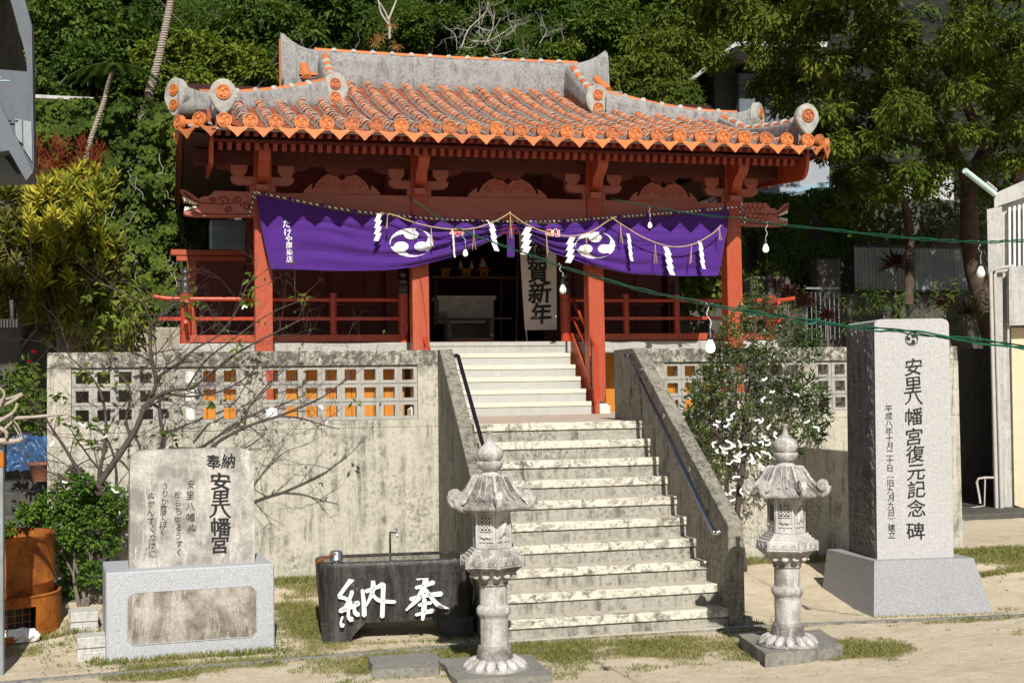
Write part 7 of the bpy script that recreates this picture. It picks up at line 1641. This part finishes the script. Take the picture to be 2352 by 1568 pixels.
m = MB(); m.add(vs, fs); t = thing('leafy_bush', tuple(at(1620, 690, 11.6)), 'light green bush glimpsed between the right columns behind the railing', 'bush'); m.build('foliage', M['leaf_ivy'], t, False)
vs, fs = [], []
for _ in range(60): cloud(vs, fs, at(rng.uniform(1960, 2330), rng.uniform(400, 560), rng.uniform(11.4, 12.6)), (.4, .25, .35), 42, .13, .05, rng, .5, sprays=3)
m = MB(); m.add(vs, fs); t = thing('hedge', tuple(at(2150, 560, 12)), 'dark leafy growth hanging behind the corrugated fence', 'hedge'); m.build('foliage', M['leaf_a'], t, False)
# terrace behind, right: wall, corrugated fence, little gate
m = MB(); a = at(1800, 672, 11.4); m.bbox(at(1700, 700, 11.4).x, 14, 11.4, 12.0, 1.2, a.z, .02); struct('back_terrace', m, M['retwall'])
fe = thing('corrugated_fence', tuple(at(2095, 665, 11.3)), 'dark corrugated metal fence in the shade under the big tree', 'fence'); y = 11.3
x0, x1 = at(1962, 600, y).x, at(2250, 600, y).x; z0, z1 = at(2000, 668, y).z, at(2000, 566, y).z; n = 9; w_ = (x1-x0)/n
for i in range(n):
    m = MB(); k = 16; vs = [(x0+w_*i+w_*j/k*.985, y+.012*sin(j*pi/2), z) for z in (z0, z1) for j in range(k+1)]; m.add(vs, [(j, j+1, k+2+j, k+1+j) for j in range(k)]); m.build('panel', M['corr'], fe, False)
for z in (z1, z0): m = MB(); m.box(x0-.03, x1+.03, y-.03, y+.03, z-.02, z+.02); m.build('fence_rail', M['dwood'], fe)
ga = thing('metal_gate', tuple(at(1890, 780, 10.2)), 'small grey barred metal gate behind the evergreen tree', 'gate'); y = 10.2
for i in range(8): m = MB(); x = at(1853+i*10.5, 700, y).x; m.tube([(x, y, at(0, 790, y).z), (x, y, at(0, 664, y).z)], .008, 6); m.build('bar', M['corr'], ga)
m = MB(); m.box(at(1852, 700, y).x, at(1929, 700, y).x, y-.012, y+.012, at(1890, 664, y).z, at(1890, 660, y).z); m.build('top_bar', M['corr'], ga)
m = MB(); m.bbox(at(1880, 700, 10.9).x, at(1934, 700, 10.9).x, 10.9, 11.2, 1.8, at(1900, 594, 10.9).z, .03); solo('stone_pillar', m, M['retwall'], 'squat dark stone pillar behind the small metal gate', 'pillar')
m = MB(); m.bbox(at(1728, 700, 10.9).x, at(1822, 700, 10.9).x, 10.9, 11.3, 1.8, at(1780, 634, 10.9).z, .06); solo('old_stone_block', m, M['retwall'], 'rounded dark stone block right of the end column', 'stone')
def cordy(px, py, Yc, s_, label):
    vs, fs = [], []; c = at(px, py, Yc)
    for k in range(34): a = k*2.4; el = -.3+1.4*k/34; leaf_quads(vs, fs, c, Vector((0, 0, 1)), Vector((cos(a)*cos(el), sin(a)*cos(el), sin(el))), s_*rng.uniform(.7, 1.1), s_*.17)
    m = MB(); m.add(vs, fs); t = thing('cordyline', (c.x, c.y, c.z-.8), label, 'plant'); m.build('leaves', M['leaf_maroon'], t, False); m = MB(); m.tube([(c.x, c.y, c.z-.8), c], .02, 6); m.build('stem', M['bark'], t)
cordy(2055, 610, 10.8, .42, 'maroon cordyline in front of the corrugated fence'); cordy(1810, 680, 9.6, .36, 'maroon cordyline right of the end column'); cordy(1850, 700, 9.4, .34, 'maroon cordyline between the evergreen tree and the metal gate'); cordy(1900, 730, 9.3, .3, 'low maroon cordyline just left of the tall monument'); cordy(1780, 660, 9.8, .3, 'maroon cordyline nearest the end column'); cordy(2170, 700, 10, .32, 'maroon cordyline above the tall monument'); cordy(2220, 720, 9.8, .3, 'maroon cordyline at the foot of the big tree trunk')
vs, fs = [], []
for _ in range(26): cloud(vs, fs, at(rng.uniform(1940, 2260), rng.uniform(660, 790), rng.uniform(9, 10.3)), .2, 30, .14, .03, rng, .3)
m = MB(); m.add(vs, fs); t = thing('shade_plants', tuple(at(2100, 790, 9.5)), 'tangle of dark narrow-leaved plants behind the tall monument', 'plants'); m.build('foliage', M['leaf_red'] if False else M['leaf_a'], t, False)
# white house behind the roof at the right, walls greyed to carry shade
gh = thing('grey_shaded_house', tuple(at(1680, 290, 17)), 'grey concrete house with slanting eave behind the right end of the roof', 'house'); y = 17
m = MB(); m.bbox(at(1640, 200, y).x, at(1690, 200, y).x, y, y+3, 3, at(1660, 150, y).z, .02); m.build('block_wall', M['retwall'], gh)
m = MB(); m.bbox(at(1685, 200, y).x, at(1722, 200, y).x, y-.3, y+2, 3, at(1700, 175, y).z, .02); m.bbox(at(1722, 200, y).x, at(1860, 200, y).x, y-.05, y+2, 3, at(1700, 150, y).z, .02); m.build('wall', M['bldg'], gh)
e0 = [at(1572, 192, y-1), at(1690, 96, y-1.4), at(1900, 96, y-1.4), at(1900, 108, y-1.4), at(1690, 106, y-1.4), at(1574, 199, y-1)]
m = MB(); k = 6; m.add(e0+[q+Vector((.3, 2.5, 0)) for q in e0], [(i, (i+1) % k, k+(i+1) % k, k+i) for i in range(k)]+[(0, 1, 4, 5), (1, 2, 3, 4)]); m.build('eave', M['bldg_w'], gh)
m = MB()
for i in range(5): m.box(at(1726+i*6, 200, y).x, at(1729+i*6, 200, y).x, y-.12, y-.06, 3, at(1700, 165, y).z)
m.build('louvre', M['retwall'], gh)
aw = thing('white_awning', tuple(at(1800, 440, 13.5)), 'white sloping awning with pale blue edge right of the roof corner', 'awning'); y = 13.2
P = [at(1720, 365, y), at(1905, 350, y), at(1905, 418, y), at(1870, 422, y), at(1735, 457, y)]; k = 5; m = MB(); m.add(P+[q+Vector((0, .2, 0)) for q in P], [tuple(range(k)), tuple(range(2*k-1, k-1, -1))]+[(i, k+i, k+(i+1) % k, (i+1) % k) for i in range(k)]); m.build('awning_panel', simple('shaded_white_awning', (.33, .35, .38), .6, var=.08, scale=2), aw)  # white panel coloured grey to carry its shade
P = [at(1735, 457, y-.03), at(1870, 422, y-.03), at(1920, 420, y-.03), at(1920, 429, y-.03), at(1872, 432, y-.03), at(1737, 466, y-.03)]; k = 6; m = MB(); m.add(P+[q+Vector((0, .1, 0)) for q in P], [tuple(range(k)), tuple(range(2*k-1, k-1, -1))]+[(i, k+i, k+(i+1) % k, (i+1) % k) for i in range(k)]); m.build('blue_edge', M['blue'], aw)
t, a, b = housebox('pale_house', 2040, 2190, 400, 470, 17, 2, M['bldg_w'], 'pale house wall glimpsed behind the trunks of the big tree', dn=.05)
for (xx, z_) in ((2095, 455), (2140, 455)): m = MB(); m.box(at(xx, 0, 16.9).x, at(xx+30, 0, 16.9).x, 16.93, 16.99, at(2100, 478, 16.9).z, at(2100, 458, 16.9).z); m.build('window', M['black'], t)
m = MB(); m.box(at(2060, 0, 16.8).x, at(2180, 0, 16.8).x, 16.8, 16.86, at(2100, 484, 16.8).z, at(2100, 481, 16.8).z); m.build('balcony_rail', M['dwood'], t)
# ---- white building at the right edge
wb = thing('white_building', tuple(at(2285, 1187, 6)), 'white building corner with louvres and drain pipes at the right edge', 'building')
c0 = at(2268, 800, 6.2); dr_ = Vector((.80, -.60, 0)); nb = Vector((-.60, -.80, 0)); Mb = Matrix((dr_, -nb, Vector((0, 0, 1)))).transposed().to_4x4(); Mb.translation = Vector((c0.x, c0.y, 0)); iMb = Mb.inverted()
def bl(px, py, off=0):
    p0 = Vector((c0.x, c0.y, 0))+nb*off; d = ray(px, py); q = CAM+d*((p0-CAM).dot(nb)/d.dot(nb)); q = iMb @ q; return q.x, q.z
zt1 = bl(2290, 442)[1]; 
def P8(pts, d_, name, mat, off=0): m = MB(); m.prism([bl(a, b) for a, b in pts], d_, Mb @ Matrix.Translation((0, off, 0))); return m.build(name, mat, wb)
zb_ = 1300
P8([(2283, 445), (2300, 437), (2420, 385), (2420, 1230), (2284, 1190)], 3, 'wall', M['bldg_w'], .14); P8([(2267, 481), (2301, 474), (2307, 1190), (2283, 1190)], .25, 'pilaster', M['bldg_w'], 0)
P8([(2283, 446), (2300, 437), (2420, 385), (2420, 430), (2300, 470), (2284, 478)], .2, 'parapet', M['bldg_w'], .02)
for i in range(6): x = 2316+i*11; P8([(x, 476-(x-2316)*.25), (x+5.5, 474-(x-2316)*.25), (x+6, 612), (x+1, 613)], .1, 'louvre', M['white'], .04)
P8([(2318, 616), (2420, 600), (2420, 745), (2319, 748)], .4, 'balcony_box', M['bldg_w'], -.12)
P8([(2322, 752), (2420, 750), (2420, 1195), (2330, 1160)], .1, 'wall_infill', M['bldg_c'], .08)
m = MB()
def bp(px, py, o=-.05): x, z = bl(px, py); return Mb @ Vector((x, o, z))
m.tube([bp(2328, 612), bp(2300, 616), bp(2280, 620), bp(2276, 628), bp(2290, 1180)], .028, 10); m.tube([bp(2316, 622), bp(2290, 624), bp(2286, 632), bp(2301, 1182)], .026, 10); m.tube([bp(2318, 622), bp(2316, 640), bp(2316, 800)], .018, 8); m.build('drain_pipe', M['pvc'], wb)
m = MB(); m.tube([bp(2284, 1096), bp(2262, 1096), bp(2248, 1098), bp(2244, 1106), bp(2250, 1140), bp(2252, 1155)], .018, 8); m.tube([bp(2263, 1098), bp(2262, 1160), bp(2215, 1168)], .012, 8); m.build('water_pipe', M['pvc'], wb)
fl = thing('lamp_tube', tuple(bp(2285, 445, 0)), 'pale green fluorescent lamp strut sticking up from the corner of the white building', 'lamp'); q0 = bp(2285, 446, 0); q1 = at(2216, 392, q0.y-.25); m = MB(); m.tube([q0, q1], .045, 6); m.build('lamp_body', simple('pale_green_enamel', (.62, .80, .74), .4), fl)
m = MB(); m.tube([q0+Vector((.03, 0, .06)), q0.lerp(q1, .3)+Vector((.03, 0, .07))], .02, 6); m.build('lamp_cap', M['pvc'], fl)
t = thing('entrance_steps', tuple(atz(2280, 1255, .1)), 'two low mossy concrete steps at the foot of the white building', 'steps')
for k, (ya, yb, xl_, pz) in enumerate(((1262, 1212, 2212, .0), (1212, 1170, 2205, .0))):
    q = at(xl_, ya, 4.6+k*.8); m = MB(); m.bbox(q.x, q.x+3.5, q.y, q.y+2.5, 0, at(2250, yb+10, 4.6+k*.8).z, .02); m.build('step', M['retwall'], t)
m = MB(); m.bbox(at(2195, 900, 7.5).x, at(2310, 900, 7.5).x+1, 7.5, 7.8, 0, at(2230, 800, 7.5).z, .02)
solo('dark_block_wall', m, M['retwall'], 'dark concrete block wall in the gap between the monument and the white building', 'wall')
q = at(2210, 1200, 3.6); m = MB(); m.tube([(q.x, q.y, G(3)), (q.x, q.y, at(2208, 1192, 3.6).z)], .016, 8); solo('blue_pipe', m, M['blue'], 'short pale blue standpipe behind the monument at the wall end', 'pipe')
# ---- grey building overhanging the left edge
gb = thing('grey_building', (-9, 3, 0), 'grey concrete building with outside staircase at the upper left edge', 'building'); y = 2.6
def PB(pts, d_, name, mat, Y=y):
    m = MB(); P = [at(a, b, Y) for a, b in pts]; k = len(P); Q = [q+Vector((-.0, d_, 0)) for q in P]; m.add(P+Q, [tuple(range(k)), tuple(range(2*k-1, k-1, -1))]+[(i, k+i, k+(i+1) % k, (i+1) % k) for i in range(k)]); return m.build(name, mat, gb)
PB([(-900, -500), (52, -500), (57, 0), (73, 60), (78, 370), (76, 400), (-900, 380), (-900, 160), (0, 160), (62, 165), (60, 130), (24, 0), (20, -60), (-900, -60)], .25, 'outer_wall', M['bldg'])
PB([(-900, -60), (18, -60), (24, 0), (62, 160), (-900, 160)], .1, 'recess_wall', M['retwall'], y+1.2)
PB([(-700, -100), (0, 240), (76, 395), (60, 415), (20, 345), (-12, 350), (-700, 100)], .3, 'stair_stringer', M['bldg'], y-.35)
PB([(-700, 60), (0, 345), (40, 400), (-700, 400)], .2, 'lower_panel', M['bldg'], y-.1)
PB([(34, 272), (50, 275), (52, 330), (36, 318)], .03, 'shutter', M['corr'], y-.03); PB([(53, 276), (72, 280), (74, 372), (54, 340)], .03, 'shutter', M['corr'], y-.03)
PB([(-700, 375), (70, 392), (70, 402), (-700, 415)], .6, 'floor_slab', M['bldg'], y+.1)
PB([(-900, -500), (48, -500), (50, -440), (-900, -440)], 1.5, 'roof_slab', M['bldg'], y)
m = MB(); m.tube([at(-30, 186, y-.4), at(22, 186, y-.4)], .008, 6); m.tube([at(-30, 178, y-.4), at(4, 178, y-.4)], .006, 6); m.build('pipe_rail', M['blue'], gb)
